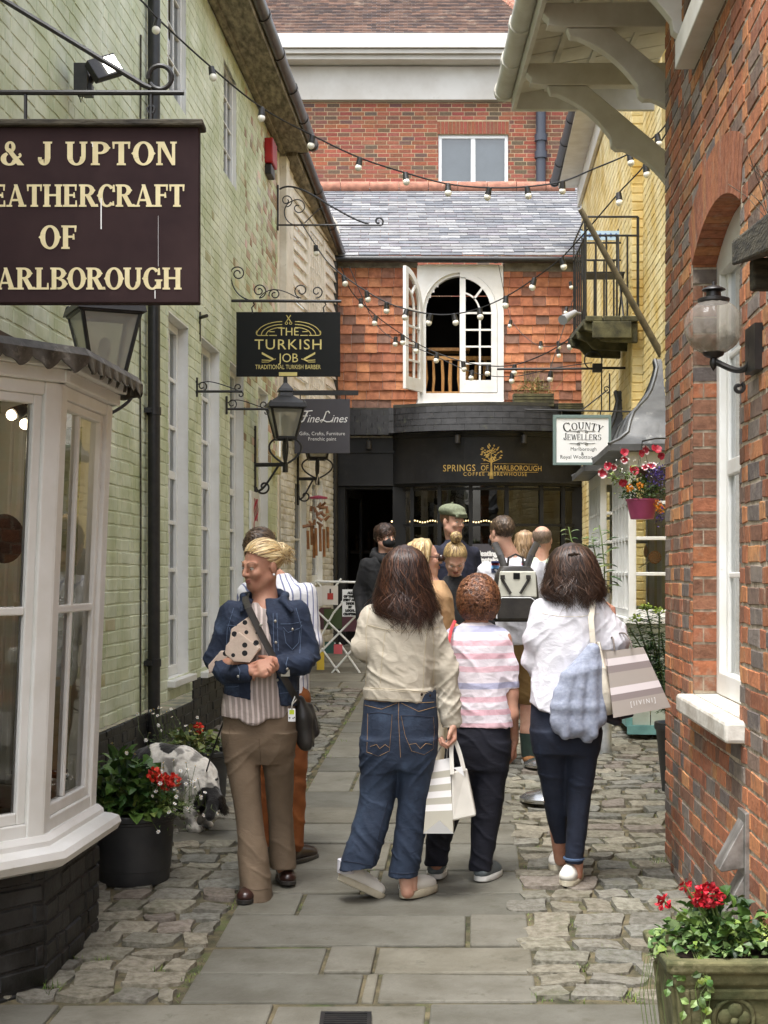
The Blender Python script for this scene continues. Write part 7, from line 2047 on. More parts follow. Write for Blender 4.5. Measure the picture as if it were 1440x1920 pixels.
def seam(mb,sk,pts,r=0.0018,lift=0.0005,sub=6,dash=None):
 """a stitched line lying on a surface"""
 w=[]
 for(a,b)in zip(pts,pts[1:]):
  for i in range(sub):
   t=i/sub;p=sk.at(a[0]+(b[0]-a[0])*t,a[1]+(b[1]-a[1])*t,lift)
   if p is not None:w.append(p)
 p=sk.at(*pts[-1],lift)
 if p is not None:w.append(p)
 w2=[w[0]]if w else[]
 for p in w[1:]:
  if(p-w2[-1]).length<0.05:w2.append(p)
 if len(w2)>1:mb.tube(w2,r,5)
M_SKIN=mat('skin',lin(202,160,138),0.6,col2=lin(188,138,116),vs=14,sub=0.08,spec=0.4)
M_SKIN2=mat('tanned_skin',lin(190,144,120),0.6,col2=lin(172,120,98),vs=14,sub=0.08,spec=0.4)
M_SKINP=mat('pale_skin',lin(222,178,156),0.5,col2=lin(210,156,134),vs=14,sub=0.08,spec=0.4)
M_LIP=mat('lip',lin(164,104,94),0.45)
M_EYEW=mat('eye_white',lin(214,206,198),0.25)
M_IRIS=mat('iris',lin(44,34,30),0.2)
M_HAIR=mat('hair',(1,1,1),0.42,tint=True,spec=0.5)
def hm(yaw=0,pitch=0,roll=0):
 """head turn: yaw in degrees (negative looks to the photo's left), pitch positive looks down"""
 return Matrix.Rotation(R(yaw),3,'Z')@Matrix.Rotation(R(roll),3,'Y')@Matrix.Rotation(R(pitch),3,'X')
def head_prims(S,c,M,s=1.0,male=False,neck=None,ear=True):
 c=Vector(c)
 w=lambda p:NA(c+M@(Vector(p)*s))
 Mn=NA(M)
 S.ell(w((0,0.016,0.034)),NA((0.073,0.094,0.080))*s,0.01,Mn)
 S.ell(w((0,-0.018,-0.034)),NA((0.060,0.070,0.080))*s,0.03*s,Mn)
 S.ell(w((0,-0.054,-0.092)),NA((0.030 if male else 0.025,0.026,0.022))*s,0.035*s,Mn)
 for x in(-1,1):
  S.cap(w((x*0.055,0.0,-0.055)),w((x*0.022,-0.055,-0.095)),(0.022 if male else 0.018)*s,0.014*s,0.03*s)
  S.ell(w((x*0.036,-0.068,-0.026)),NA((0.022,0.018,0.02))*s,0.02*s,Mn)
  S.cap(w((x*0.014,-0.086,0.021)),w((x*0.046,-0.070,0.022)),0.0085*s,0.007*s,0.014*s)
  S.ell(w((x*0.030,-0.097,0.004)),NA((0.017,0.016,0.011))*s,0.008*s,Mn,'s')
  S.ell(w((x*0.030,-0.079,0.0088)),NA((0.015,0.0115,0.0055))*s,0.004*s,Mn);S.ell(w((x*0.030,-0.078,-0.0092)),NA((0.014,0.0105,0.005))*s,0.004*s,Mn)
  S.cap(w((x*0.017,-0.089,0.0105)),w((x*0.043,-0.078,0.010)),0.004*s,0.004*s,0.004*s)
  if ear:S.ell(w((x*0.076,0.012,-0.006)),NA((0.009,0.019,0.032))*s,0.006*s,Mn)
 S.cap(w((0,-0.088,0.012)),w((0,-0.108,-0.028)),0.008*s,0.0102*s,0.010*s)
 for x in(-1,1):S.ell(w((x*0.011,-0.096,-0.031)),NA((0.009,0.010,0.008))*s,0.006*s,Mn)
 S.cap(w((-0.018,-0.079,-0.0575)),w((0,-0.089,-0.055)),0.006*s,0.007*s,0.006*s);S.cap(w((0.018,-0.079,-0.0575)),w((0,-0.089,-0.055)),0.006*s,0.007*s,0.006*s)
 S.cap(w((-0.015,-0.079,-0.069)),w((0.015,-0.079,-0.069)),0.007*s,0.007*s,0.008*s)
 S.ell(w((0,-0.090,-0.0625)),NA((0.02,0.008,0.0022))*s,0.003*s,Mn,'s')
 if neck is not None:S.cap(w((0,0.022,-0.06)),neck,(0.052 if male else 0.047)*s,(0.058 if male else 0.054)*s,0.03*s)
def face_bits(t,c,M,s=1.0,brow=(0.12,0.08,0.05),lips=True,eyes=True,lid=None):
 w=lambda p:Vector(c)+M@(Vector(p)*s)
 if eyes:
  for x in(-1,1):
   mb=MB();p=w((x*0.030,-0.0785,0.0));mb.ball(p,0.0104*s,10)
   e=obj('eye',mb,M_EYEW,t,smooth=True)
   mb=MB();mb.ball(w((x*0.030,-0.0842,-0.001)),0.0054*s,8);obj('iris',mb,M_IRIS,e,smooth=True)
   mb=MB();k=lid or M_SKIN
   a=[w((x*0.030+0.0135*math.cos(q),-0.0845-0.0085*math.sin(q)*0.6+0.004*abs(math.cos(q)),0.003+0.0055*math.sin(q)))for q in[math.pi*i/8 for i in range(9)]]
   mb.tint=(0.12,0.08,0.06);mb.tube(a,0.0014*s,5)
   for i in range(9):a[i]=a[i]+M@Vector((0,-0.001,0.004))
   obj('eyelash',mb,M_HAIR,e)
 mb=MB();mb.tint=brow
 for x in(-1,1):
  for i in range(9):
   u=i/8;b=w((x*(0.014+0.034*u),-0.0950+0.019*u**1.6,0.0235+0.006*math.sin(u*2.6)));mb.tube([b,b+M@Vector((x*0.007,0.002,0.0015))],[0.0017*s,0.0009*s],5)
 obj('eyebrow',mb,M_HAIR,t)
 if lips:
  mb=MB()
  for(z,r,y)in((-0.0585,0.0042,0.0),(-0.0675,0.0052,0.0)):
   mb.tube([w((x_,-0.0955+0.012*(abs(x_)/0.02)**2+(0.002 if z<-0.06 else 0),z+0.005*(abs(x_)/0.02)))for x_ in(-0.020,-0.012,-0.004,0.0,0.004,0.012,0.020)],[0.001,r*.8,r,r*.85,r,r*.8,0.001],6)
  obj('lips',mb,M_LIP,t,smooth=True)
def hand(S,wr,dv,nm,side,curl=(20,30,25),s=1.0,thumb=(0.75,0.65,0.3),spread=0.05,curls=None):
 """wr wrist, dv pointing direction, nm palm side normal, side: thumb direction along across (+1/-1)"""
 wr=Vector(wr);dv=Vector(dv).normalized();nm=Vector(nm);nm=(nm-dv*nm.dot(dv)).normalized();ac=dv.cross(nm)*side
 ln=[0.042,0.047,0.044,0.034];tips=[]
 for i in range(4):
  o=(1.5-i)*0.0195;kn=wr+dv*(0.086-0.005*abs(i-1))*s+ac*o*s
  S.cap(wr+ac*o*0.55*s+dv*0.006,kn,0.0135*s,0.0115*s,0.014)
  d=(dv+ac*spread*(1.5-i)).normalized();p=kn;L=ln[i];cu=curls[i]if curls else curl;n2=nm.copy()
  for j,(fl,f)in enumerate(zip((1.0,0.64,0.5),cu)):
   ax=d.cross(n2)
   rt=Matrix.Rotation(R(f),3,ax);d=(rt@d).normalized();n2=(rt@n2).normalized()
   q=p+d*L*fl*s;S.cap(p,q,(0.0092-0.0009*j)*s,(0.0084-0.0009*j)*s,0.003);p=q
  tips.append(p)
 b=wr+ac*0.028*s+dv*0.018*s;d=(dv*thumb[0]+ac*thumb[1]+nm*thumb[2]).normalized()
 S.cap(wr+ac*0.012*s,b+d*0.012*s,0.015*s,0.014*s,0.012);q=b+d*0.042*s;S.cap(b,q,0.0125*s,0.0105*s,0.006)
 d2=(d*0.8+dv*0.5).normalized();S.cap(q,q+d2*0.03*s,0.0102*s,0.0075*s,0.003)
 return tips
def ribbons(mb,strands,w,cols,taper=True):
 """strands: list of (points, outward normals)"""
 for k,(pts,nr)in enumerate(strands):
  if len(pts)<2:continue
  c=cols[rnd.randrange(len(cols))];f=rnd.uniform(0.75,1.25);mb.tint=tuple(x*f for x in c)
  vs=[];n=len(pts);ww=w*rnd.uniform(0.7,1.3)
  for i,p in enumerate(pts):
   t=(pts[min(i+1,n-1)]-pts[max(i-1,0)]);s_=t.cross(nr[i]);s_=s_.normalized()if s_.length>1e-9 else Vector((1,0,0))
   q=ww*(1.0 if not taper else(1-0.85*(i/(n-1))**3))
   vs+=[p-s_*q/2,p+nr[i]*q*0.25,p+s_*q/2]
  mb.mesh(vs,[(i*3,i*3+1,i*3+4,i*3+3)for i in range(n-1)]+[(i*3+1,i*3+2,i*3+5,i*3+4)for i in range(n-1)])
def hair_cap(t,c,M,s,cols,flow,n=520,L=0.07,w=0.005,keep=None,grow=1.0,lift=0.004,rough=0.2,name='hair',base=True,zlift=0.0):
 """hair lying on the skull: keep(p) says where it grows, flow(p) which way it lies (both in head space)"""
 cw=Vector((0,0.016,0.036));rr=Vector((0.0775,0.099,0.086))*grow
 keep=keep or(lambda p:0.75*p.y+0.66*p.z>-0.004)
 w_=lambda p:Vector(c)+M@(p*s)
 mb=MB();st=[]
 tries=0
 while len(st)<n and tries<n*12:
  tries+=1
  v=rv();p=cw+Vector((v.x*rr.x,v.y*rr.y,v.z*rr.z))
  if not keep(p):continue
  pts,nr=[],[];stp=L*rnd.uniform(0.6,1.2)/6;lf=rnd.random()*lift;j=rv()*rough
  for i in range(7):
   q=p-cw;nn=Vector((q.x/rr.x**2,q.y/rr.y**2,q.z/rr.z**2)).normalized()
   pts.append(w_(p+nn*(0.001+lf*(0.4+0.6*math.sin(math.pi*min(1,i/6)))+zlift*i/6)));nr.append(M@nn)
   d=Vector(flow(p))+j;d=d-nn*d.dot(nn);d=d.normalized()if d.length>1e-6 else Vector((0,0,-1))
   p=p+d*stp;q=p-cw;g_=math.sqrt((q.x/rr.x)**2+(q.y/rr.y)**2+(q.z/rr.z)**2);p=cw+q/g_ if g_<1.15 else p
  st.append((pts,nr))
 ribbons(mb,st,w*s,cols)
 if base:
  nu,nv_=28,18;k=tuple(x*0.7 for x in cols[0]);mb.tint=k
  for i in range(nv_):
   for j in range(nu):
    qs=[]
    for(a,b)in((i,j),(i,j+1),(i+1,j+1),(i+1,j)):
     th_,ph=math.pi*a/nv_,2*math.pi*b/nu;qs.append(cw+Vector((rr.x*math.sin(th_)*math.cos(ph),rr.y*math.sin(th_)*math.sin(ph),rr.z*math.cos(th_)))*1.0)
    if all(keep(q)for q in qs):mb.face([w_(q)for q in qs])
 return obj(name,mb,M_HAIR,t,smooth=True,sharp=180)
def long_hair(t,rows,cols,d0,n=700,w=0.006,seed=0,tip=0.05,name='hair',nfun=2.2,part=None,wav=0.012,cover=(0,2*math.pi)):
 """hair hanging round a column given by photo rows (py, xl, xr, depth offset, half depth)"""
 k=d0/F;rw=[(zz(y,d0),((a+b)/2-CX)*k,d0+dd,(b-a)/2*k,ry)for(y,a,b,dd,ry)in rows]
 rw=rw[::-1];A=NA(rw);zs=A[:,0]
 def at(z,th,g=1.0):
  cx,cy,rx,ry=[np.interp(z,zs,A[:,j])for j in range(1,5)]
  return Vector((cx+rx*g*math.cos(th),cy+ry*g*math.sin(th),z))
 mb=MB();ztop,zbot=zs[-1],zs[0];nu,nv_=40,26
 mb.tint=tuple(x*0.62 for x in cols[0])
 g=[[at(ztop+(zbot+0.03-ztop)*i/nv_,2*math.pi*j/nu,0.95)for j in range(nu)]for i in range(nv_+1)]
 mb.mesh([p for r in g for p in r],[(i*nu+j,(i+1)*nu+j,(i+1)*nu+(j+1)%nu,i*nu+(j+1)%nu)for i in range(nv_)for j in range(nu)]+[tuple(range(nu)),tuple((nv_)*nu+j for j in range(nu-1,-1,-1))])
 st=[]
 for i in range(n):
  th=rnd.uniform(*cover);z0=ztop-0.003 if rnd.random()<0.6 else ztop-rnd.random()*(ztop-zbot)*0.45
  z1=zbot+rnd.gauss(0,tip*0.5)+0.7*tip*math.sin(th*7+1)*0.6;pts,nr=[],[];a=rnd.random()*6.3;am=wav*rnd.uniform(.6,1.6);gg=0.97+0.07*rnd.random();m=14;fq=rnd.uniform(1.2,2.2);cl=int(th*5)*1.7
  if i%14==0:gg=rnd.uniform(1.05,1.12);am*=2
  out=rnd.uniform(-0.3,1.0)
  for j in range(m+1):
   u=j/m;z=z0+(z1-z0)*u;zc=max(z,zbot)
   tt=th+(am*9)*u*math.sin(fq*3.1*u+cl)+0.10*u*math.sin(fq*6*u+a)+wav*3.5*u**1.3*math.sin(9.5*u+cl*1.3)
   q=at(zc,tt,gg+(0.05+wav*2.2)*u*math.sin(8*u+cl));q.z=z
   cx,cy=np.interp(zc,zs,A[:,1]),np.interp(zc,zs,A[:,2]);nn=Vector((q.x-cx,q.y-cy,0.0));nn=nn.normalized()if nn.length>1e-6 else Vector((0,-1,0))
   if u>0.7:q=q+nn*(u-0.7)*0.13*out
   if z0>ztop-0.01 and j==0:q=Vector((cx+(q.x-cx)*0.15,cy+(q.y-cy)*0.15,ztop+0.004))
   pts.append(q);nr.append((nn+Vector((0,0,0.6 if u<0.2 else 0.0))).normalized())
  st.append((pts,nr))
 ribbons(mb,st,w,cols)
 return obj(name,mb,M_HAIR,t,smooth=True,sharp=180)
def shoe(t,heel,yaw,L,mU,mS,pitch=0.0,w=0.046,hgt=0.075,sole=0.026,name='shoe',vox=0.005,tab=None,toe=0.55):
 """a low shoe: heel point on the ground, yaw of the toe (0 = away from the camera), pitch lifts the heel"""
 Mx=Matrix.Rotation(R(yaw),3,'Z')@Matrix.Rotation(R(-pitch),3,'X');h=Vector(heel)
 g=lambda p:h+Mx@Vector(p)
 S=Sdf(vox);flat=(tuple(Mx@Z),1.9)
 S.cap(NA(g((0,0.035,sole+0.016))),NA(g((0,L-0.055,sole+0.010))),w*0.80,w*0.88,0.012,(tuple(Mx@Z),1.35))
 S.cap(NA(g((0,0.045,sole+0.02))),NA(g((0,0.06,hgt))),w*0.78,w*0.66,0.02)
 S.cap(NA(g((0,0.07,hgt-0.012))),NA(g((0,L*0.66,sole+0.024))),w*0.62,w*0.6,0.03)
 V,Q=S.mesh();V=V.copy()
 lc=(V-NA(h))@NA(Mx);lc[:,2]=np.maximum(lc[:,2],sole*0.5);V=NA(h)+lc@NA(Mx).T
 u=obj(name,(V,Q),mU,t,smooth=True,sharp=180)
 mb=MB();n=30;ring=[]
 for i in range(n):
  a=2*math.pi*i/n;y=L/2-L/2*math.cos(a);wd=w*(0.86+0.2*math.sin(math.pi*min(1,(y/L)*1.1))**2)*(math.sqrt(max(0,1-((y/L-0.5)/0.5)**6)))
  ring.append((wd*(1 if math.sin(a)>0 else-1)*min(1,abs(math.sin(a))*2.2),y))
 lay=[(0.94,0.0),(1.0,0.004),(1.0,sole*0.9),(0.95,sole)]
 vs=[g((x*k,L/2+(y-L/2)*k,z))for k,z in lay for x,y in ring]
 mb.mesh(vs,[(i*n+j,i*n+(j+1)%n,(i+1)*n+(j+1)%n,(i+1)*n+j)for i in range(3)for j in range(n)]+[tuple(range(n-1,-1,-1)),tuple(3*n+j for j in range(n))])
 obj('sole',mb,mS,u,smooth=True,sharp=50)
 if tab is not None:
  mb=MB();mb.box(g((0,0.006,hgt*0.72)),(w*0.8,0.012,hgt*0.42),rot=Mx);obj('heel_tab',mb,tab,u,bevel=0.004)
 return u
def rows_px(rows,d0):
 """photo rows (py, xl, xr, depth offset, half depth) to loft rows"""
 o=[]
 for(y,a,b,dd,ry)in rows:
  d=d0+dd;k=d/F;o.append((zz(y,d0),((a+b)/2-CX)*k,d,(b-a)/2*k,ry))
 return o
def pj(px,py,d):return NA(P(px,py,d))
# ================================================================ cloth
def cloth(name,c,c2,rough=0.85,vs=9,bs=420,bump=0.25,wr=0.28,**k):return mat(name,c,rough,col2=c2,vs=vs,bump=bump,bs=bs,dist=0.002,wr=wr,**k)
C_CREAMJ=cloth('cream_denim',lin(196,188,172),lin(180,171,154),vs=5)
C_JEAN=cloth('mid_blue_denim',lin(38,51,71),lin(29,40,58),vs=7,col3=lin(58,74,96),v3=4,m3=(0.5,0.75))
C_JEAND=cloth('dark_indigo_denim',lin(28,36,54),lin(20,26,42),vs=8,col3=lin(48,62,86),v3=5,m3=(0.56,0.8))
C_DJKT=cloth('worn_blue_denim',lin(36,48,70),lin(26,36,55),vs=10,col3=lin(74,90,114),v3=6,m3=(0.54,0.8))
C_TAUPE=cloth('taupe_cotton',lin(122,104,84),lin(106,90,72),vs=5)
C_RUST=cloth('rust_cotton',lin(152,88,40),lin(126,70,32),vs=6)
C_NAVY=cloth('navy_jersey',lin(20,22,36),lin(15,16,28),vs=6)
C_WHITE=cloth('white_cotton',lin(214,212,217),lin(202,200,206),vs=5)
C_BLACK=cloth('black_jersey',lin(22,22,24),lin(30,30,32),vs=6)
C_KHAKI=cloth('khaki_cotton',lin(142,112,66),lin(124,96,56),vs=6)
C_CAMEL=cloth('camel_wool',lin(188,152,112),lin(172,136,98),vs=8)
C_MINT=cloth('pale_mint_cotton',lin(202,212,190),lin(188,200,178),vs=6)
C_FLEECE=cloth('blue_grey_knit',lin(152,158,174),lin(134,140,158),vs=60,bs=260,bump=0.5)
C_CANVAS=cloth('cream_canvas',lin(214,206,190),lin(200,190,172),vs=6)
C_BLOUSE=stripes(cloth('striped_linen',lin(164,151,144),lin(152,139,132),vs=6),(1,0.25,0),0.024,[(1,1,1),(1.75,1.8,1.85)],[0.6,0.4],dist=0.02)
C_STRIPE=stripes(cloth('blue_striped_cotton',lin(226,226,230),lin(214,214,220),vs=6),(1,0.5,0),0.034,[(1,1,1),(0.22,0.25,0.42)],[0.78,0.22],dist=0.02)
C_TEE=stripes(cloth('banded_tee',lin(226,218,222),lin(214,204,210),vs=6),(0,0,1),0.27,[(1,1,1),(0.98,0.66,0.70),(1,1,1),(0.98,0.68,0.72),(1,1,1),(0.60,0.66,0.84),(1,1,1),(0.97,0.7,0.73)],[0.13,0.10,0.13,0.10,0.14,0.11,0.19,0.10],dist=0.02,offset=0.1)
C_SLEEVEP=cloth('pink_white_seersucker',lin(226,208,214),lin(214,190,198),vs=30)
M_LEATHER=mat('black_leather',lin(40,38,36),0.45,col2=lin(56,52,48),vs=9,bump=0.4,bs=60,dist=0.003)
M_WLEATHER=mat('white_leather',lin(226,222,212),0.45,col2=lin(212,208,198),vs=6)
M_RUBBER=mat('cream_rubber',lin(206,198,176),0.7,col2=lin(180,170,146),vs=12)
M_RUBBERW=mat('white_rubber',lin(220,218,212),0.6)
M_BROWNL=mat('oxblood_boot_leather',lin(58,34,28),0.3,col2=lin(40,24,20),vs=10,coat=0.2)
M_GREYSHOE=mat('grey_knit_shoe',lin(112,120,122),0.8,col2=lin(90,98,100),vs=30,bump=0.4,bs=200)
M_TANSHOE=mat('tan_suede',lin(150,104,62),0.85)
M_STITCH=mat('tan_stitching',lin(150,120,84),0.8)
M_SEAM=mat('cream_seam',lin(184,172,148),0.9)
M_DSEAM=mat('blue_seam',lin(96,112,138),0.9)
M_BRASS=mat('dark_metal_button',lin(60,48,40),0.35,metal=0.7)
M_SILVER=mat('silver_button',lin(170,166,156),0.3,metal=0.8)
BROWNH=[lin(70,44,32),lin(50,32,26),lin(92,60,42),lin(40,26,22)]
BLONDE=[lin(216,192,142),lin(194,164,112),lin(228,208,164),lin(150,118,78)]
DBLOND=[lin(176,148,100),lin(142,114,76),lin(200,172,120),lin(112,90,62)]
AUBURN=[lin(122,78,50),lin(102,64,42),lin(142,94,62),lin(80,50,34)]
DBROWN=[lin(62,44,36),lin(46,34,28),lin(84,60,46)]
SBROWN=[lin(84,66,50),lin(66,52,40),lin(104,84,64)]
def person(px_,d,label):
 x=(px_-CX)/F*d
 return thing('person',(x,d,gz(d)),label,'person')
def wear(t,name,S,m,layers=(),seed=0,rel=1,shrink=0.003):
 V,Q=S.mesh();V=relax(V,Q,rel);V=V-vnorm(V,Q)*shrink
 if layers:V=folds(V,Q,layers,seed)
 o=obj(name,(V,Q),m,t,smooth=True,sharp=180)
 return o,Skin(V,Q)
def bodymesh(t,S,m=None,rel=1):
 V,Q=S.mesh();V=relax(V,Q,rel,0.3)
 o=obj('body',(V,Q),m or M_SKIN,t,smooth=True,sharp=180)
 return o,Skin(V,Q)
def buttons(par,sk,pts,r,m):
 for(a,b)in pts:
  p=sk.at(a,b,0.001)
  if p is None:continue
  mb=MB();mb.ball(p,r,8,(1,.5,1));obj('button',mb,m,par,smooth=True)
  # ================================================================ woman in the cream jacket, seen from behind
d=6.87
t=person(745,d,'woman seen from behind with long brown hair, cream cropped jacket and blue jeans')
S=Sdf(0.006);hc=P(757,1078,d);M=hm(178)
head_prims(S,hc,M,1.0,neck=pj(757,1140,d))
S.chain([pj(757,1135,d),pj(756,1180,d),pj(752,1300,d)],[0.055,0.085,0.08]);S.chain([pj(692,1158,d),pj(757,1160,d),pj(808,1158,d)],[0.045,0.06,0.045])
S.chain([pj(694,1158,d),pj(680,1218,d-0.02),pj(690,1224,d+0.2)],[0.042,0.03,0.028]);hand(S,pj(690,1224,d+0.2),(0.2,0.8,0.5),(1,0,0),1,(40,50,40))
S.chain([pj(806,1158,d),pj(838,1258,d),pj(849,1352,d)],[0.042,0.032,0.028],0.02);hand(S,pj(849,1352,d),(0.04,-0.08,-1),(-1,-0.1,0),-1,(48,72,40),thumb=(0.8,0.25,0.5))
for pts in([(722,1345),(714,1470),(674,1600),(648,1640)],[(778,1345),(776,1490),(758,1620),(764,1672)]):S.chain([pj(752,1300,d)]+[pj(a,b,d-0.02)for a,b in pts],[0.08,0.06,0.045,0.034,0.032])
bodymesh(t,S)
S=Sdf(0.0055)
S.loft(rows_px([(1292,684,818,0,.118),(1330,680,821,0,.125),(1362,677,823,0,.135),(1395,676,820,0,.138),(1425,677,814,0,.125),(1440,680,810,0,.11)],d),0.02)
S.loft(rows_px([(1385,677,750,0,.125),(1440,676,747,0,.108),(1490,673,742,0,.095),(1525,666,735,-.02,.086),(1565,654,725,-.04,.082),(1600,642,714,-.05,.08),(1624,634,702,-.06,.078)],d),0.03,hem=lambda X,Y:(X+0.15)*0.12)
S.loft(rows_px([(1385,744,818,0,.125),(1440,746,813,0,.108),(1500,746,806,0,.092),(1560,740,798,0,.083),(1605,733,792,0,.08),(1643,726,785,0,.078)],d),0.025)
S.cap(pj(748,1360,d-0.16),pj(750,1425,d-0.15),0.016,0.02,0.05,op='s')
kn=zz(1520,d)
j,sk=wear(t,'jeans',S,C_JEAN,[(0.010,(6,6,24),band(zz(1590,d),0.16),1.2),(0.011,(5,5,20),band(zz(1440,d),0.10),-1.0),(0.005,(10,10,10),None,0.4)],3)
mb=MB()
for pts in([(690,1338),(689,1375),(688,1410),(710,1418),(730,1408),(733,1370),(735,1340)],[(752,1342),(760,1380),(772,1408),(795,1415),(812,1404),(814,1370),(812,1345)],[(748,1308),(747,1345),(749,1385),(751,1420)],[(684,1322),(715,1330),(745,1318)],[(752,1318),(785,1334),(818,1325)],[(686,1312),(720,1316),(750,1314),(785,1318),(818,1316)]):seam(mb,sk,pts,0.0013)
for pts in([(694,1400),(706,1396),(712,1404),(722,1396),(730,1402)],[(766,1396),(780,1394),(788,1404),(798,1394),(810,1396)]):seam(mb,sk,pts,0.0011)
obj('stitching',mb,M_STITCH,j)
for pts in([(690,1338),(689,1375),(688,1410),(710,1418),(730,1408),(733,1370),(735,1340),(712,1336),(690,1338)],[(752,1342),(760,1380),(772,1408),(795,1415),(812,1404),(814,1370),(812,1345),(780,1342),(752,1342)]):mb=MB();seam(mb,sk,pts,0.0028,-0.001);obj('pocket',mb,C_JEAND,j)
mb=MB()
for pts in([(700,1624),(670,1618),(638,1614)],[(729,1636),(755,1639),(783,1636)],[(700,1620),(712,1560),(728,1500)]):seam(mb,sk,pts,0.0022)
obj('seams',mb,C_JEAND,j)
S=Sdf(0.0055)
S.loft(rows_px([(1128,732,786,0,.066),(1138,706,808,0,.09),(1155,688,822,0,.112),(1195,684,826,0,.122),(1250,686,818,0,.124),(1288,685,812,0,.128),(1312,687,806,0,.128)],d),0.02,hem=lambda X,Y:-0.03*X)
S.loft(rows_px([(1289,682,815,0,.133),(1300,682,814,0,.134),(1312,683,811,0,.134)],d),0.004,hem=lambda X,Y:-0.03*X)
S.chain([pj(698,1160,d),pj(681,1214,d-0.02)],[0.064,0.056],0.03);S.cap(pj(681,1214,d-0.02),pj(692,1226,d+0.18),0.056,0.05,0.02)
S.chain([pj(800,1160,d),pj(836,1254,d),pj(846,1325,d)],[0.066,0.056,0.05],0.03)
S.chain([pj(842,1322,d),pj(846,1352,d)],[0.057,0.050],0.006);S.chain([pj(730,1133,d-0.03),pj(757,1128,d-0.055),pj(786,1133,d-0.03)],[0.022,0.024,0.022],0.012)
S.cap(pj(845,1368,d),pj(850,1345,d),0.034,0.034,0.004,op='s')
arm_m=lambda V:np.clip((V[:,0]-(812-CX)/F*d)/0.03,0,1)
j,sk=wear(t,'jacket',S,C_CREAMJ,[(0.010,(8,8,10),None,0.9),(0.010,(5,5,20),band(zz(1262,d),0.07),0.5),(0.012,(8,8,20),lambda V:arm_m(V)*1.0,-1.2),(0.004,(22,22,26),None,0.8)],11)
mb=MB()
for pts in([(690,1172),(720,1180),(757,1183),(795,1181),(824,1176)],[(684,1290),(715,1291),(757,1294),(795,1297),(816,1299)],[(803,1140),(812,1190),(814,1240),(812,1290)],[(694,1142),(686,1180),(688,1230),(686,1285)],[(722,1184),(716,1240),(712,1288)],[(800,1182),(795,1240),(793,1294)]):seam(mb,sk,pts,0.0019);
for pts in([(690,1175),(720,1183),(757,1186),(795,1184),(824,1179)],[(684,1293),(715,1294),(757,1297),(795,1300),(816,1302)],[(686,1309),(720,1310),(757,1312),(806,1316)]):seam(mb,sk,pts,0.0009)
obj('seams',mb,M_SEAM,j);buttons(j,sk,[(790,1302),(805,1304),(826,1362)],0.0075,M_BRASS)
long_hair(t,[(1023,746,772,-.012,.04),(1030,734,784,-.012,.076),(1048,722,797,-.02,.106),(1074,716,802,-.022,.114),(1095,711,805,-.022,.112),(1115,706,809,-.022,.106),(1135,706,812,-.03,.098),(1150,712,812,-.04,.086),(1160,724,809,-.045,.072)],BROWNH,d,n=2600,w=0.0042,tip=0.06,wav=0.036)
sw=shoe(t,P(632,1650,6.82),-62,0.265,M_WLEATHER,M_RUBBER,pitch=27,tab=M_LEATHER,hgt=0.082,sole=0.032,name='trainer')
h=G(754,1690);shoe(t,h+Z*0.01,-38,0.255,M_WLEATHER,M_RUBBER,tab=M_LEATHER,hgt=0.082,sole=0.034,name='trainer')
mb=MB();mb.tube([P(650,1612,6.82),P(648,1636,6.82)],[0.042,0.040],12);obj('sock',mb,C_WHITE,t,smooth=True)
mb=MB();mb.tube([P(768,1640,d),P(768,1668,d)],[0.037,0.037],12);obj('sock',mb,M_SKIN,t,smooth=True)
# her bags
def bagbody(mb,c8,stripes_=None,cols=None):
 """c8: bottom four then top four; optional horizontal bands"""
 b,tp=[Vector(p)for p in c8[:4]],[Vector(p)for p in c8[4:]]
 n=len(stripes_)if stripes_ else 1
 z=0.0
 for i in range(n):
  h_=stripes_[i]if stripes_ else 1.0
  lo=[b[k].lerp(tp[k],z)for k in range(4)];hi=[b[k].lerp(tp[k],z+h_)for k in range(4)];z+=h_
  mb.tint=cols[i%len(cols)]if cols else(1,1,1)
  for k in range(4):mb.face([lo[k],lo[(k+1)%4],hi[(k+1)%4],hi[k]])
 mb.tint=cols[0]if cols else(1,1,1);mb.face(b[::-1])
M_PAPER=mat('coated_paper',(1,1,1),0.4,tint=True,spec=0.4)
GB,WB=lin(178,174,160),lin(228,226,224)
bg=thing('shopping_bag',P(822,1565,6.95),'small beige and white striped paper bag hanging from her right hand','shopping bag')
mb=MB();dd=6.78
bagbody(mb,[P(794,1562,dd),P(850,1562,dd+.02),P(852,1548,dd+.28),P(800,1548,dd+.26),P(806,1428,dd+.06),P(843,1421,dd+.08),P(846,1424,dd+.24),P(810,1426,dd+.22)],[0.3,0.09,0.09,0.09,0.09,0.09,0.09,0.16],[GB,WB])
mb.tint=lin(214,214,212);mb.face([P(793.5,1563,dd-.003),P(851,1563,dd+.017),P(824,1538,dd-.002)])
obj('bag',mb,M_PAPER,bg)
mb=MB()
for o in(0.08,0.2):mb.tube(bez(P(815,1427,dd+o),P(822,1395,dd+o),P(845,1385,dd+.1),P(850,1380,6.87)),0.0028,6);mb.tube(bez(P(838,1424,dd+o),P(836,1400,dd+o),P(846,1388,dd+.1),P(852,1380,6.87)),0.0028,6)
obj('handles',mb,mat('grey_cord',lin(150,146,140),0.8),bg,smooth=True)
bg=thing('handbag',P(866,1545,6.85),'white leather box bag with a square tag hanging beside the striped bag','handbag')
mb=MB();mb.hexa([P(848,1540,6.82),P(893,1530,6.86),P(893,1522,7.0),P(850,1530,6.98),P(846,1448,6.84),P(875,1440,6.88),P(876,1440,6.96),P(848,1446,6.94)]);obj('bag',mb,M_WLEATHER,bg,bevel=0.008)
mb=MB()
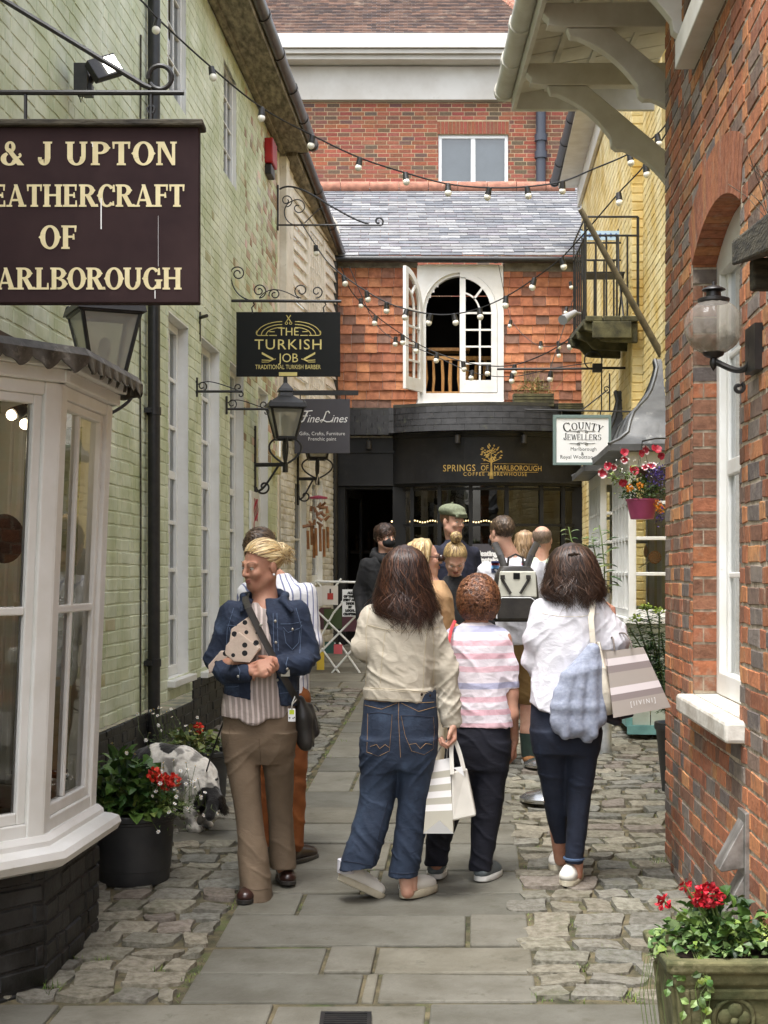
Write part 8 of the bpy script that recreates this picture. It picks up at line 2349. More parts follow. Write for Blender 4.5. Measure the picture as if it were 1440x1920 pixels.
mb.tube(bez(P(848,1452,6.83),P(846,1410,6.84),P(844,1392,6.85),P(852,1384,6.87)),0.011,6,flat=0.25,up=(0,1,0));mb.tube(bez(P(870,1446,6.86),P(864,1415,6.86),P(856,1392,6.86),P(850,1384,6.87)),0.011,6,flat=0.25,up=(0,1,0))
obj('straps',mb,M_WLEATHER,bg,smooth=True)
mb=MB();mb.hexa([P(853,1442,6.80),P(871,1456,6.80),P(871,1456,6.804),P(853,1442,6.804),P(848,1440,6.80),P(866,1437,6.80),P(866,1437,6.804),P(848,1440,6.804)]);obj('tag',mb,M_WHITEL,bg)
# ================================================================ woman in the denim jacket, facing the camera
d=6.95
t=person(490,d,'blonde woman in blue denim jacket and taupe trousers looking aside with her hands clasped')
S=Sdf(0.0055);hc=P(490,1060,d);M=hm(-47,10,4)
head_prims(S,hc,M,0.98,neck=pj(497,1122,d+0.03))
S.chain([pj(497,1120,d+0.02),pj(495,1165,d),pj(490,1320,d)],[0.058,0.085,0.09]);S.chain([pj(446,1162,d),pj(495,1150,d),pj(548,1160,d)],[0.03,0.06,0.03])
S.chain([pj(432,1152,d),pj(406,1238,d),pj(468,1256,d-0.17)],[0.038,0.03,0.027]);S.chain([pj(560,1150,d),pj(573,1230,d),pj(522,1246,d-0.17)],[0.038,0.03,0.027])
hand(S,pj(470,1257,d-0.18),(0.85,-0.15,-0.1),(0.1,-0.6,0.8),-1,(30,60,40),0.95);hand(S,pj(520,1244,d-0.19),(-0.92,-0.1,-0.18),(-0.1,0.75,-0.6),-1,(18,40,30),0.98,thumb=(0.7,0.6,0.2))
for pts in([(455,1400,0),(463,1500,-.02),(479,1650,-.05)],[(523,1400,.04),(526,1500,.10),(531,1630,.17)]):S.chain([pj(490,1330,d)]+[pj(a,b,d+e)for a,b,e in pts],[0.07,0.045,0.034,0.03])
_,bsk=bodymesh(t,S,M_SKIN2);face_bits(t,hc,M,0.98,(0.16,0.10,0.05),lid=M_SKIN2)
S=Sdf(0.0055)
S.loft(rows_px([(1300,424,552,0,.11),(1345,418,557,0,.12),(1380,416,557,0,.122),(1408,421,553,0,.112),(1432,438,538,0,.08)],d),0.02)
S.loft(rows_px([(1370,414,490,0,.118),(1430,422,488,-.01,.098),(1500,436,491,-.03,.078),(1550,443,496,-.05,.072),(1610,447,505,-.06,.084),(1660,449,511,-.07,.102),(1680,449,512,-.07,.108)],d),0.012)
S.loft(rows_px([(1370,484,560,0,.118),(1430,491,553,.04,.098),(1500,499,550,.10,.076),(1550,503,550,.14,.07),(1640,505,557,.18,.09)],d),0.008)
j,sk=wear(t,'trousers',S,C_TAUPE,[(0.008,(6,6,14),band(zz(1620,d),0.16),1.0),(0.008,(7,7,18),band(zz(1420,d),0.10),-0.8),(0.005,(12,12,3),None,0.3)],21)
mb=MB()
for pts in([(486,1385),(488,1410),(489,1440)],[(432,1360),(428,1390),(420,1405)],[(454,1664),(480,1670),(506,1666)]):seam(mb,sk,pts,0.0014)
obj('seams',mb,mat('taupe_seam',lin(92,76,60),0.9),j)
S=Sdf(0.0055)
S.loft(rows_px([(1128,474,520,0,.07),(1150,450,540,0,.10),(1200,436,552,-.01,.118),(1260,428,556,-.01,.118),(1300,420,556,-.01,.122),(1330,415,550,-.01,.130),(1354,416,540,-.01,.136)],d),0.02,hem=lambda X,Y:np.minimum(0.03,8.0*(X+0.60)**2))
S.ell(pj(500,1118,d-0.07),(0.045,0.06,0.055),0.012,op='s')
wear(t,'blouse',S,C_BLOUSE,[(0.014,(16,16,3.5),lambda V:np.clip((zz(1180,d)-V[:,2])*5,0,1),0.0),(0.004,(12,12,12),None,0.5)],31)
S=Sdf(0.0055)
S.loft(rows_px([(1122,462,534,.01,.072),(1134,440,552,.01,.098),(1160,426,566,0,.122),(1210,424,566,0,.134),(1260,422,562,0,.138),(1285,420,560,0,.142),(1312,418,560,0,.144)],d),0.02,hem=lambda X,Y:np.clip(-(X+0.57)*0.16,-0.03,0.06))
S.add(pj(462,1330,d-0.3),pj(528,1090,d+0.03),lambda X,Y,Z_:np.maximum(np.maximum(np.abs(X-((495+(1210-1210)*0)-CX)/F*d-(Z_-1.2)*-0.10+0.0)-(0.060-(Z_-1.1)*0.06),Y-(d-0.02)),-Z_-5+0*Y),0.006,'s')
S.chain([pj(436,1152,d),pj(407,1236,d)],[0.066,0.056],0.03);S.chain([pj(407,1236,d),pj(424,1262,d-.06),pj(452,1262,d-0.15)],[0.056,0.052,0.046],0.02)
S.chain([pj(556,1150,d),pj(576,1226,d)],[0.066,0.058],0.03);S.chain([pj(576,1226,d),pj(566,1244,d-.08),pj(536,1246,d-0.15)],[0.058,0.052,0.046],0.02)
S.chain([pj(446,1262,d-.13),pj(458,1262,d-0.165)],[0.049,0.047],0.004);S.chain([pj(540,1246,d-.13),pj(530,1246,d-0.165)],[0.049,0.047],0.004)
S.chain([pj(466,1128,d-.055),pj(456,1120,d+.0),pj(478,1112,d+0.075),pj(515,1110,d+0.075),pj(536,1116,d+0.0),pj(530,1126,d-.055),pj(548,1146,d-.10)],[0.016,0.02,0.02,0.02,0.02,0.018,0.012],0.008)
S.chain([pj(466,1128,d-.055),pj(452,1146,d-.10)],[0.018,0.012],0.008)
j,sk=wear(t,'jacket',S,C_DJKT,[(0.009,(9,9,12),None,0.8),(0.011,(7,7,22),band(zz(1240,d),0.06),0.8),(0.004,(24,24,28),None,0.6)],41)
mb=MB()
for pts in([(425,1172),(450,1174),(470,1176)],[(526,1170),(545,1170),(566,1166)],[(531,1176),(534,1160+20),(540,1186),(562,1178),(566,1172)],[(532,1182),(536,1205),(548,1218),(560,1205),(562,1182)],[(512,1150),(513,1200),(516,1260),(520,1305)],[(519,1150),(521,1200),(524,1260),(528,1305)],[(430,1176),(434,1190),(446,1198),(460,1186),(462,1176)],[(422,1288),(440,1288),(448,1286)],[(524,1300),(545,1298),(562,1294)],[(438,1140),(426,1180),(424,1230)],[(555,1140),(565,1175),(562,1225)],[(444,1245),(450,1258),(448,1275)],[(540,1232),(536,1246),(540,1262)]):seam(mb,sk,pts,0.0012)
obj('stitching',mb,M_DSEAM,j);buttons(j,sk,[(516,1165),(517,1205),(518,1240),(520,1275),(548,1180),(446,1184),(447,1268),(538,1254)],0.007,M_SILVER)
BK=Vector((0.025,0.082,0.045))
hair_cap(t,hc,M,0.98,BLONDE,lambda p:(BK-p)+Vector((0,0.02,0)),n=1300,L=0.13,w=0.0045,keep=lambda p:0.62*p.y+0.78*p.z>0.012 and not(p.z<-0.02 and p.y<0.05),grow=1.02,lift=0.006,rough=0.018)
mb=MB();st=[]
for i in range(520):
 c0=hc+M@(Vector((0.02,0.105,0.052))*0.98);v=rv();a=rv();pts,nr=[],[];r0=0.040*rnd.uniform(.6,1.1);u_=v.cross(a).normalized();long_=i%3==0
 for k in range(9):
  w=k/8*(2.6 if not long_ else 1.5);p=c0+(v*math.cos(w)+u_*math.sin(w))*r0*(1+(0.22*k/8 if long_ else 0))+(M@Vector((0,0.6,-0.5))*0.075*(k/8)**1.4 if long_ else Vector());pts.append(p);nr.append((p-c0).normalized())
 st.append((pts,nr))
ribbons(mb,st,0.0042,BLONDE);obj('hair_bun',mb,M_HAIR,t,smooth=True,sharp=180)
mb=MB();p=hc+M@Vector((0.078,0.008,-0.04));mb.ball(p,0.006,6);obj('earring',mb,M_WHITEL,t,smooth=True)
shoe(t,Vector(((478-CX)/F*6.98,6.98,gz(6.95))),172,0.25,M_BROWNL,M_LEATHER,hgt=0.09,sole=0.02,name='boot');shoe(t,Vector(((531-CX)/F*7.28,7.28,gz(7.25)+0.01)),190,0.25,M_BROWNL,M_LEATHER,hgt=0.09,sole=0.02,name='boot')
mb=MB();mb.tube([hc+M@Vector((0,0,0))*0+(P(512,1236,d-0.235)-hc)],0.001,3)if False else None
# polka dot parcel, shoulder bag and key fob
pk=thing('parcel',P(455,1230,d-0.19),'cream fabric parcel with black polka dots tucked under her arm','parcel')
q0=d-0.15;mb=MB();k0=d/F
def sheetp(pts,y,n0,n1):mb.prism([((a-CX)*q0/F,zz(b,q0))for a,b in pts],Vector((0,y,0)),XU,Z,FRN,n0,n1)
M_POLKA=cloth('polka_cloth',lin(206,188,172),lin(194,174,158),vs=5)
_n2=M_POLKA.node_tree;_vo=_n2.nodes.new('ShaderNodeTexVoronoi');_vo.inputs['Scale'].default_value=21;_vo.inputs['Randomness'].default_value=0.3;_tc=_n2.nodes.new('ShaderNodeTexCoord');_fm=_n2.nodes.new('ShaderNodeMapping');_fm.inputs['Scale'].default_value=(1,0,1);_n2.links.new(_tc.outputs['Object'],_fm.inputs['Vector']);_n2.links.new(_fm.outputs[0],_vo.inputs['Vector'])
_lt=_n2.nodes.new('ShaderNodeMath');_lt.operation='LESS_THAN';_lt.inputs[1].default_value=0.27;_n2.links.new(_vo.outputs['Distance'],_lt.inputs[0])
_mx=_n2.nodes.new('ShaderNodeMix');_mx.data_type='RGBA';_pb=_n2.nodes['Principled BSDF'];_old=_pb.inputs['Base Color'].links[0].from_socket;_n2.links.new(_lt.outputs[0],_mx.inputs[0]);_n2.links.new(_old,_mx.inputs[6]);_mx.inputs[7].default_value=(0.012,0.012,0.014,1);_n2.links.new(_mx.outputs[2],_pb.inputs['Base Color'])
sheetp([(428,1222),(470,1238),(491,1216),(482,1188),(468,1155),(434,1179)],q0,-0.02,0.012);sheetp([(423,1226),(440,1240),(470,1242),(489,1214),(448,1184),(425,1210)],q0,0.014,0.034);sheetp([(428,1222),(420,1240),(388,1266),(386,1250),(410,1222)],q0+.1,-0.02,0.02)
obj('wrap',mb,M_POLKA,pk,bevel=0.004)
bg=thing('handbag',P(570,1405,d+0.02),'black slouchy leather shoulder bag with tassels worn across the denim jacket','handbag')
S=Sdf(0.007);S.chain([pj(562,1318,d+.02),pj(566,1345,d+.02),pj(572,1388,d+.02)],[0.035,0.055,0.052],0.03,((1,0.3,0),1.25));S.cap(pj(580,1325,d+.04),pj(588,1372,d+.05),0.02,0.03,0.02)
wear(bg,'pouch',S,M_LEATHER,[(0.009,(10,10,7),None,0.5)],6)
mb=MB();sp=[P(462,1110,d+.06),P(460,1124,d-.09)]
for(a,b)in((466,1140),(478,1165),(490,1190),(503,1215),(512,1232)):
 sp.append(P(a,b,d-0.168))
sp+=[P(524,1256,d-.17),P(538,1280,d-.17),P(552,1304,d-.12),P(558,1320,d-.03)]
mb.tube(sp,0.016,8,flat=0.14,up=(0,1,0));obj('strap',mb,M_LEATHER,bg,smooth=True)
mb=MB()
for(a,b,c_,e)in((588,1340,594,1368),(586,1350,588,1400),(590,1322,598,1334)):mb.tube([P(a,b,d+.03),P((a+c_)/2+1,(b+e)/2,d+.02),P(c_,e,d+.02)],0.0035,5)
obj('tassel',mb,M_LEATHER,bg,smooth=True)
mb=MB();mb.ball(P(489,1172,d-.19),0.008,8,(1,.4,1));mb.box(P(535,1262,d-.185),(0.04,0.006,0.03));obj('buckle',mb,M_SILVER,bg)
kf=thing('key_fob',P(547,1352,d-.13),'small white handheld console key fob with lime screen clipped to the bag','key fob')
O=P(547,1341,d-.13);mb=MB();mb.fbox(O,XU,Z,FRN,-0.017,0.017,-0.03,0.03,-0.006,0.0);obj('case',mb,M_WHITEL,kf,bevel=0.003)
mb=MB();mb.fbox(O,XU,Z,FRN,-0.011,0.011,0.004,0.024,0.0,0.001);obj('screen',mb,mat('lime_screen',lin(190,206,40),0.4),kf)
mb=MB();mb.ball(O+Vector((-0.009,-0.001,-0.012)),0.0035,6);mb.ball(O+Vector((0.006,-0.001,-0.014)),0.0028,6);mb.ball(O+Vector((0.012,-0.001,-0.010)),0.0028,6);obj('keys',mb,M_SIGNBK,kf)
mb=MB();mb.tube([P(547,1330,d-.132),P(548,1318,d-.132),P(553,1306,d-.125),P(556,1312,d-.12),P(549,1320,d-.13)],0.0035,6);obj('clasp',mb,M_SILVER,kf,smooth=True)
# ================================================================ older woman in the banded tee
d=7.22
t=person(895,d,'short woman seen from behind with curly auburn hair, banded pastel tee and navy trousers')
S=Sdf(0.006);hc=P(897,1122,d);M=hm(176,4)
head_prims(S,hc,M,0.94,neck=pj(893,1176,d))
S.chain([pj(893,1172,d),pj(895,1215,d),pj(897,1340,d)],[0.055,0.09,0.08]);S.chain([pj(850,1196,d),pj(893,1190,d),pj(938,1200,d)],[0.045,0.06,0.045])
S.chain([pj(940,1200,d),pj(955,1300,d),pj(958,1340,d-.01),pj(962,1388,d+0.05)],[0.05,0.043,0.036,0.028]);hand(S,pj(962,1388,d+.05),(0.1,0.25,-1),(-1,0,0),-1,(45,60,40),0.92)
S.chain([pj(848,1198,d),pj(842,1290,d),pj(846,1330,d+.2)],[0.045,0.038,0.03]);hand(S,pj(846,1330,d+.2),(0.1,0.9,0.1),(1,0,0),1,(40,50,40),0.92)
for pts in([(868,1400),(846,1500),(818,1620)],[(926,1400),(912,1500),(902,1630)]):S.chain([pj(897,1340,d)]+[pj(a,b,d)for a,b in pts],[0.08,0.06,0.045,0.03])
bodymesh(t,S,M_SKIN2)
S=Sdf(0.0065)
S.loft(rows_px([(1335,842,958,0,.12),(1375,838,958,0,.135),(1410,838,957,0,.13),(1440,842,952,0,.11)],d),0.02)
S.loft(rows_px([(1390,838,902,0,.115),(1450,826,890,0,.095),(1520,808,868,0,.08),(1570,798,848,0,.07),(1622,795,839,0,.062)],d),0.03)
S.loft(rows_px([(1390,888,958,0,.115),(1450,886,952,0,.098),(1520,884,942,0,.08),(1570,882,932,0,.07),(1632,878,922,0,.06)],d),0.025)
wear(t,'trousers',S,C_NAVY,[(0.008,(7,7,18),None,0.8)],61)
S=Sdf(0.006)
S.loft(rows_px([(1166,866,918,0,.064),(1178,850,938,0,.09),(1205,843,952,0,.115),(1250,845,952,0,.122),(1300,846,954,0,.122),(1335,842,960,0,.132),(1358,840,963,0,.136)],d),0.02,hem=lambda X,Y:-0.02*X)
S.chain([pj(934,1200,d),pj(948,1250,d),pj(953,1284,d)],[0.062,0.058,0.056],0.03);S.chain([pj(852,1200,d),pj(843,1250,d),pj(842,1284,d)],[0.06,0.056,0.054],0.03)
S.cap(pj(953,1316,d),pj(954,1305,d),0.06,0.06,0.004,op='s')
wear(t,'tee',S,C_TEE,[(0.009,(8,8,12),None,0.9),(0.004,(22,22,22),None,0)],62)
mb=MB();st=[]
for i in range(2000):
 v=rv()
 if v.z<-0.75 or(v.y>0.55 and v.z<0.1):continue
 p=hc+Vector((v.x*0.086,v.y*0.098+0.0,v.z*0.106-0.004));a=rv();u_=v.cross(a).normalized();w_=v.cross(u_);r0=rnd.uniform(.012,.024);pts,nr=[],[]
 for k in range(10):
  q=k/9*5.5;rr0=r0*(1-0.5*k/9);pts.append(p+(u_*math.cos(q)+w_*math.sin(q)*0.7)*rr0+v*(0.012*math.sin(q*0.6)+0.002*k));nr.append(v)
 st.append((pts,nr))
ribbons(mb,st,0.0048,AUBURN);mb.tint=AUBURN[3];mb.ball(hc+Vector((0,0,-.002)),0.078,16,(0.96,1.05,1.12));obj('hair',mb,M_HAIR,t,smooth=True,sharp=180)
mb=MB();mb.tube([pj(893,1166,d)+NA((0.062*math.cos(a),0.06*math.sin(a),-0.006+0.012*math.sin(a)))for a in[i*math.pi/10 for i in range(20)]],0.004,6,closed=True);obj('necklace',mb,mat('coral_beads',lin(190,110,84),0.4),t,smooth=True)
mb=MB();mb.tube([P(853,1164,d-.02),P(846,1180,d-.07),P(840,1210,d-.12),P(838,1260,d-.12)],0.009,6,flat=0.4,up=(0,1,0));obj('strap',mb,mat('coral_strap',lin(196,66,70),0.5),t,smooth=True)
shoe(t,G(815,1652)+Z*0.005,-8,0.235,M_GREYSHOE,M_RUBBERW,hgt=0.08,sole=0.028,name='trainer');shoe(t,G(897,1656)+Z*0.005,-28,0.235,M_GREYSHOE,M_RUBBERW,hgt=0.08,sole=0.028,name='trainer')
# ================================================================ woman in the white blouse
d=7.15
t=person(1065,d,'woman seen from behind in loose white blouse and dark skinny jeans, hair clipped back')
S=Sdf(0.006);hc=P(1072,1072,d);M=hm(172,3)
head_prims(S,hc,M,0.97,neck=pj(1072,1128,d))
S.chain([pj(1072,1128,d),pj(1070,1180,d),pj(1062,1320,d)],[0.055,0.085,0.08]);S.chain([pj(1020,1140,d),pj(1072,1135,d),pj(1120,1138,d)],[0.045,0.06,0.045])
S.chain([pj(1122,1140,d),pj(1150,1205,d-.02),pj(1150,1172,d+0.18)],[0.045,0.04,0.03]);hand(S,pj(1150,1172,d+.18),(0.0,0.3,0.9),(-1,0,0),1,(50,60,40),0.95)
S.chain([pj(1020,1144,d),pj(1009,1226,d+.02),pj(1014,1256,d+.24)],[0.04,0.028,0.026]);hand(S,pj(1014,1256,d+.24),(0.1,0.9,0.1),(1,0,0),1,(40,50,40),0.95)
for pts in([(1032,1380,0),(1038,1500,.08),(1051,1612,.22)],[(1092,1380,0),(1086,1500,0),(1080,1640,0)]):S.chain([pj(1062,1320,d)]+[pj(a,b,d+e)for a,b,e in pts],[0.08,0.06,0.042,0.031])
bodymesh(t,S,M_SKIN2)
S=Sdf(0.0065)
S.loft(rows_px([(1310,995,1130,0,.12),(1350,993,1130,0,.132),(1385,995,1128,0,.132),(1412,1000,1122,0,.115)],d),0.02)
S.loft(rows_px([(1370,995,1066,0,.118),(1420,1002,1063,.02,.098),(1480,1014,1061,.06,.078),(1540,1024,1064,.12,.07),(1592,1036,1064,.18,.056)],d),0.025)
S.loft(rows_px([(1370,1056,1129,0,.118),(1430,1060,1120,0,.098),(1490,1062,1109,0,.078),(1550,1062,1103,0,.07),(1600,1060,1095,0,.056),(1618,1058,1094,0,.056)],d),0.02)
j,sk=wear(t,'jeans',S,C_JEAND,[(0.008,(6,6,34),band(zz(1470,d),0.06),0.3),(0.008,(6,6,30),band(zz(1590,d),0.06),0.3),(0.004,(9,9,12),None,0.6)],71)
mb=MB();mb.tube([pj(1076,1609,d)+NA((0.046*math.cos(a),0.056*math.sin(a),0))for a in[i*math.pi/10 for i in range(20)]],0.007,6,closed=True);obj('turn_up',mb,mat('faded_turn_up',lin(70,88,116),0.9),j,smooth=True)
S=Sdf(0.006)
S.loft(rows_px([(1116,1046,1098,0,.066),(1130,1020,1124,0,.092),(1150,1006,1136,0,.118),(1200,1002,1136,0,.128),(1260,998,1132,0,.134),(1310,992,1130,-.01,.142),(1338,990,1126,-.01,.146)],d),0.02,hem=lambda X,Y:np.minimum(0.05,2.2*(X-0.85)**2))
S.chain([pj(1018,1144,d),pj(1006,1200,d),pj(1002,1236,d+.04),pj(1008,1258,d+.18)],[0.062,0.058,0.056,0.05],0.03)
S.chain([pj(1116,1142,d),pj(1138,1180,d-.01),pj(1149,1206,d-.02)],[0.066,0.064,0.07],0.03);S.cap(pj(1149,1204,d-.02),pj(1154,1186,d+0.10),0.072,0.054,0.02)
S.chain([pj(1050,1120,d-.05),pj(1072,1112,d-.062),pj(1096,1120,d-.05)],[0.02,0.024,0.02],0.012)
j,sk=wear(t,'blouse',S,C_WHITE,[(0.013,(6,6,9),None,1.0),(0.006,(16,16,20),None,-0.8),(0.012,(14,14,7),lambda V:np.clip((V[:,0]-(1120-CX)/F*d)/0.03,0,1),0)],72)
mb=MB()
for pts in([(1016,1150),(1050,1156),(1090,1156),(1124,1150)],):seam(mb,sk,pts,0.0016)
obj('seams',mb,C_CANVAS,j)
long_hair(t,[(1019,1058,1088,-.012,.04),(1026,1046,1098,-.012,.078),(1044,1032,1112,-.02,.11),(1068,1026,1120,-.022,.12),(1090,1022,1126,-.022,.116),(1106,1020,1129,-.024,.108),(1118,1026,1126,-.03,.09),(1126,1040,1118,-.035,.075)],DBROWN,d,n=2200,w=0.0042,tip=0.045,wav=0.026)
mb=MB();p=P(1076,1040,d-.135);mb.tube([p+Vector((-0.026,0.01,0)),p,p+Vector((0.026,0.01,0))],[0.006,0.009,0.006],6);mb.tube([p+Vector((0,-.004,0.014)),p+Vector((0,-.004,-0.014))],0.003,5);obj('hair_clip',mb,M_BRASS,t,smooth=True)
shoe(t,G(1060,1666)+Z*0.006,-22,0.24,M_WLEATHER,M_RUBBER,hgt=0.066,sole=0.03,name='plimsoll');shoe(t,G(1040,1636)+Z*0.006,-20,0.24,M_WLEATHER,M_RUBBER,hgt=0.066,sole=0.03,name='plimsoll')
# what she carries
tb=thing('tote_bag',P(1128,1335,d-.02),'cream canvas tote bag with long straps over her right shoulder','tote bag')
S=Sdf(0.007);S.loft(rows_px([(1200,1112,1124,-.02,.10),(1240,1110,1134,-.02,.14),(1290,1108,1146,-.01,.16),(1325,1112,1152,0,.15),(1338,1118,1146,0,.12)],d-.03),0.02)
wear(tb,'bag',S,C_CANVAS,[(0.008,(8,8,8),None,.5)],9)
mb=MB();
for(o,e)in((-.14,0),(.06,8)):mb.tube([P(1112+e,1208,d+o),P(1108+e,1160,d+o-.0),P(1112+e,1128,d-.09 if o<0 else d+.0),P(1117,1118,d)],0.015,6,flat=0.22,up=(0,1,0))
obj('straps',mb,C_CANVAS,tb,smooth=True)
js=thing('jumper',P(1085,1390,d-.15),'pale blue grey jumper draped over the tote bag','jumper')
S=Sdf(0.0065);q0=d-.16
for i_ in range(7):
 bx_=1047+13.0*i_;by_=(1366,1378,1376,1368,1384,1376,1352)[i_];o_=(0,-.02,.01,-.025,.005,-.02,.01)[i_]
 S.chain([pj(1108+i_,1218,q0),pj(1062+10.0*i_,1268-3*i_,q0+o_),pj(bx_-2,1325,q0+o_),pj(bx_,by_,q0+o_)],[0.022,0.030,0.034,0.028],0.017,((0,1,0),0.8))
S.cap(pj(1096,1366,q0),pj(1108,1392,q0-.01),0.03,0.010,0.012,((0,1,0),1.5));S.chain([pj(1046,1352,q0),pj(1088,1362,q0),pj(1124,1346,q0)],[.036,.038,.034],.03);S.chain([pj(1052,1300,q0),pj(1112,1290,q0)],[.03,.03],.03)
wear(js,'knit',S,C_FLEECE,[(0.006,(13,13,4),None,.9)],13,rel=3)
sb=thing('shopping_bag',P(1200,1330,d-.06),'large beige striped paper shopping bag tilting from her right elbow towards the brick wall','shopping bag')
GB2,WB2=lin(164,154,146),lin(216,206,206)
mb=MB();q0=d-.22
c8=[P(1150,1346,q0),P(1258,1326,q0+.05),P(1240,1330,q0+.2),P(1150,1338,q0+.17),P(1137,1222,q0+.02),P(1206,1213,q0+.05),P(1196,1215,q0+.14),P(1120,1219,q0+.13)]
bagbody(mb,c8,[0.24,0.10,0.11,0.11,0.11,0.11,0.11,0.11],[GB2,lin(140,128,126),WB2,GB2])
mb.tint=lin(196,192,190);mb.face([P(1149.5,1347,q0-.003),P(1170,1332,q0+.004),P(1152,1306,q0+.06)])if False else None
obj('bag',mb,M_PAPER,sb)
mb=MB();Ub=(c8[1]-c8[0]).normalized();Nb=Vector((0.35,-0.93,0));Nb=(Nb-Ub*Nb.dot(Ub)).normalized();Vb=Nb.cross(Ub)
lt=c8[0].lerp(c8[1],.55).lerp(c8[4].lerp(c8[5],.55),0.13);mb.text('tinvini',lt,Ub,Vb,Nb,0.022,lift=0.006,sp=1.3)if False else mb.text('[ I I V I N I ]',lt,Ub,Vb,Nb,0.022,lift=0.008,sx=0.8);obj('lettering',mb,M_WHITEL,sb)
mb=MB()
for o in(0.02,0.12):mb.tube(bez(P(1152,1220,q0+o),P(1150,1185,q0+o),P(1146,1190,d-.03),P(1140,1214,d-.03)),0.004,6);mb.tube(bez(P(1185,1216,q0+o),P(1180,1180,q0+o),P(1160,1180,d-.03),P(1150,1200,d-.04)),0.004,6)
obj('handles',mb,mat('grey_brown_cord',lin(110,100,94),0.8),sb,smooth=True)
np_=thing('pouch',P(1162,1366,d+.05),'navy zipped pouch hanging below the cream tote bag','pouch')
S=Sdf(0.008);S.cap(pj(1138,1345,d+.02),pj(1156,1352,d+.02),0.03,0.03,0.02,((0,0,1),1.1));S.cap(pj(1150,1346,d+.05),pj(1184,1340,d+.08),0.02,0.016,0.02);wear(np_,'case',S,mat('navy_nylon',lin(44,46,60),0.6))
# ================================================================ people further up the yard, from one builder
def figure(px_,d,H,yaw,label,top,bot,skin=None,head=(0,0,0),slv=1.0,hem=0.86,arms=None,wide=1.0,male=True,shorts=False,boot=None,face=False,brow=(0.1,0.07,0.05),sole=None,lean=0.0,hoff=(0,0,0)):
 """whole figure; arms = [(elbow, wrist)] in body space for its left and right; slv is the share of the arm that is sleeved"""
 t=person(px_,d,label);s=H/1.75;b=Vector(((px_-CX)/F*d,d,gz(d)));Rm=Matrix.Rotation(R(yaw),3,'Z')
 T=lambda x,y,z:NA(b+Rm@Vector((x,y+lean*max(0,z-0.9),z))*s)
 skin=skin or M_SKIN;vx=0.0085
 S=Sdf(vx);hc=Vector(T(0,-0.01,1.635))+Vector(hoff);M=hm(yaw+head[0],head[1],head[2])
 head_prims(S,hc,M,s*(1.0 if male else 0.96),male,T(0,0.01,1.46))
 S.chain([T(0,0.01,1.44),T(0,0,1.3),T(0,0,0.95)],[0.06*s,0.09*s,0.09*s])
 arms=arms or[((0.245,0.03,1.12),(0.25,-0.06,0.88)),((-0.245,0.03,1.12),(-0.25,-0.06,0.88))]
 for i,(e,w)in enumerate(arms):
  sx=1 if i==0 else-1
  S.chain([T(0,0,1.36),T(sx*0.175*wide,0.0,1.38),T(*e),T(*w)],[0.055*s,0.042*s,(0.04 if slv<.6 else 0.03)*s,0.027*s])
  dv=Vector(T(*w))-Vector(T(*e));hand(S,Vector(T(*w)),dv,Rm@Vector((-sx,0,0))if abs(dv.normalized().z)>0.6 else Vector((0,0,-1)),1 if i else-1,(35,50,35),s)
 for sx in(-1,1):S.chain([T(0,0,0.95),T(sx*0.09,0,0.86),T(sx*0.10,-0.01,0.5),T(sx*0.105,0.02,0.24),T(sx*0.105,0.02,0.08)],[0.085*s,0.07*s,(0.055 if shorts else 0.04)*s,(0.055 if shorts else 0.036)*s,0.034*s])
 bodymesh(t,S,skin)
 if face:face_bits(t,hc,M,s*(1.0 if male else 0.96),brow,lips=face!='mask',lid=skin)
 S=Sdf(vx);rows=[(1.495,.066,.06),(1.47,.08,.07),(1.44,.14*wide,.088),(1.39,.19*wide,.108),(1.25,.192*wide,.122),(1.1,.178*wide,.122),(0.97,.18*wide,.128),(hem,.184*wide,.132)]
 S.loft([(T(0,0,z)[2],)+tuple(T(0,0,z)[:2])+(rx*s,ry*s)for z,rx,ry in rows],0.02,yaw=R(yaw))
 for i,(e,w)in enumerate(arms):
  sx=1 if i==0 else-1;e_,w_=Vector(T(*e)),Vector(T(*w));sh=Vector(T(sx*0.175*wide,0,1.385))
  if slv>0.6:k=(slv-0.6)/0.4;S.chain([NA(sh),NA(e_),NA(e_.lerp(w_,k))],[0.064*s,0.056*s,0.046*s],0.03)
  else:S.chain([NA(sh),NA(sh.lerp(e_,slv/0.6))],[0.066*s,0.062*s],0.03)
 o,sk=wear(t,'top',S,top,[(0.010,(7,7,10),None,0.8),(0.004,(20,20,20),None,0)],int(px_)%97)
 S=Sdf(vx);S.loft([(T(0,0,z)[2],)+tuple(T(0,0,z)[:2])+(rx*s,ry*s)for z,rx,ry in[(1.0,.165*wide,.115),(0.9,.178*wide,.13),(0.8,.178*wide,.125),(0.74,.17*wide,.11)]],0.02,yaw=R(yaw))
 for sx in(-1,1):
  if shorts:S.chain([T(sx*0.09,0,0.84),T(sx*0.105,0,0.5)],[0.098*s,0.092*s],0.02)
  else:S.chain([T(sx*0.09,0,0.84),T(sx*0.10,0,0.5),T(sx*0.105,0.01,0.1)],[0.098*s,0.075*s,0.062*s],0.02)
 wear(t,'shorts' if shorts else 'trousers',S,bot,[(0.008,(7,7,16),None,0.8)],int(px_)%83)
 for sx in(-1,1):shoe(t,Vector(T(sx*0.105,0.08,0.0)),yaw+180+sx*4,0.27*s,boot or M_LEATHER,sole or M_RUBBERW,hgt=0.085)
 return t,hc,M,s,T,sk
fl_down=lambda p:Vector((p.x*2,0.05+p.y,-0.6))
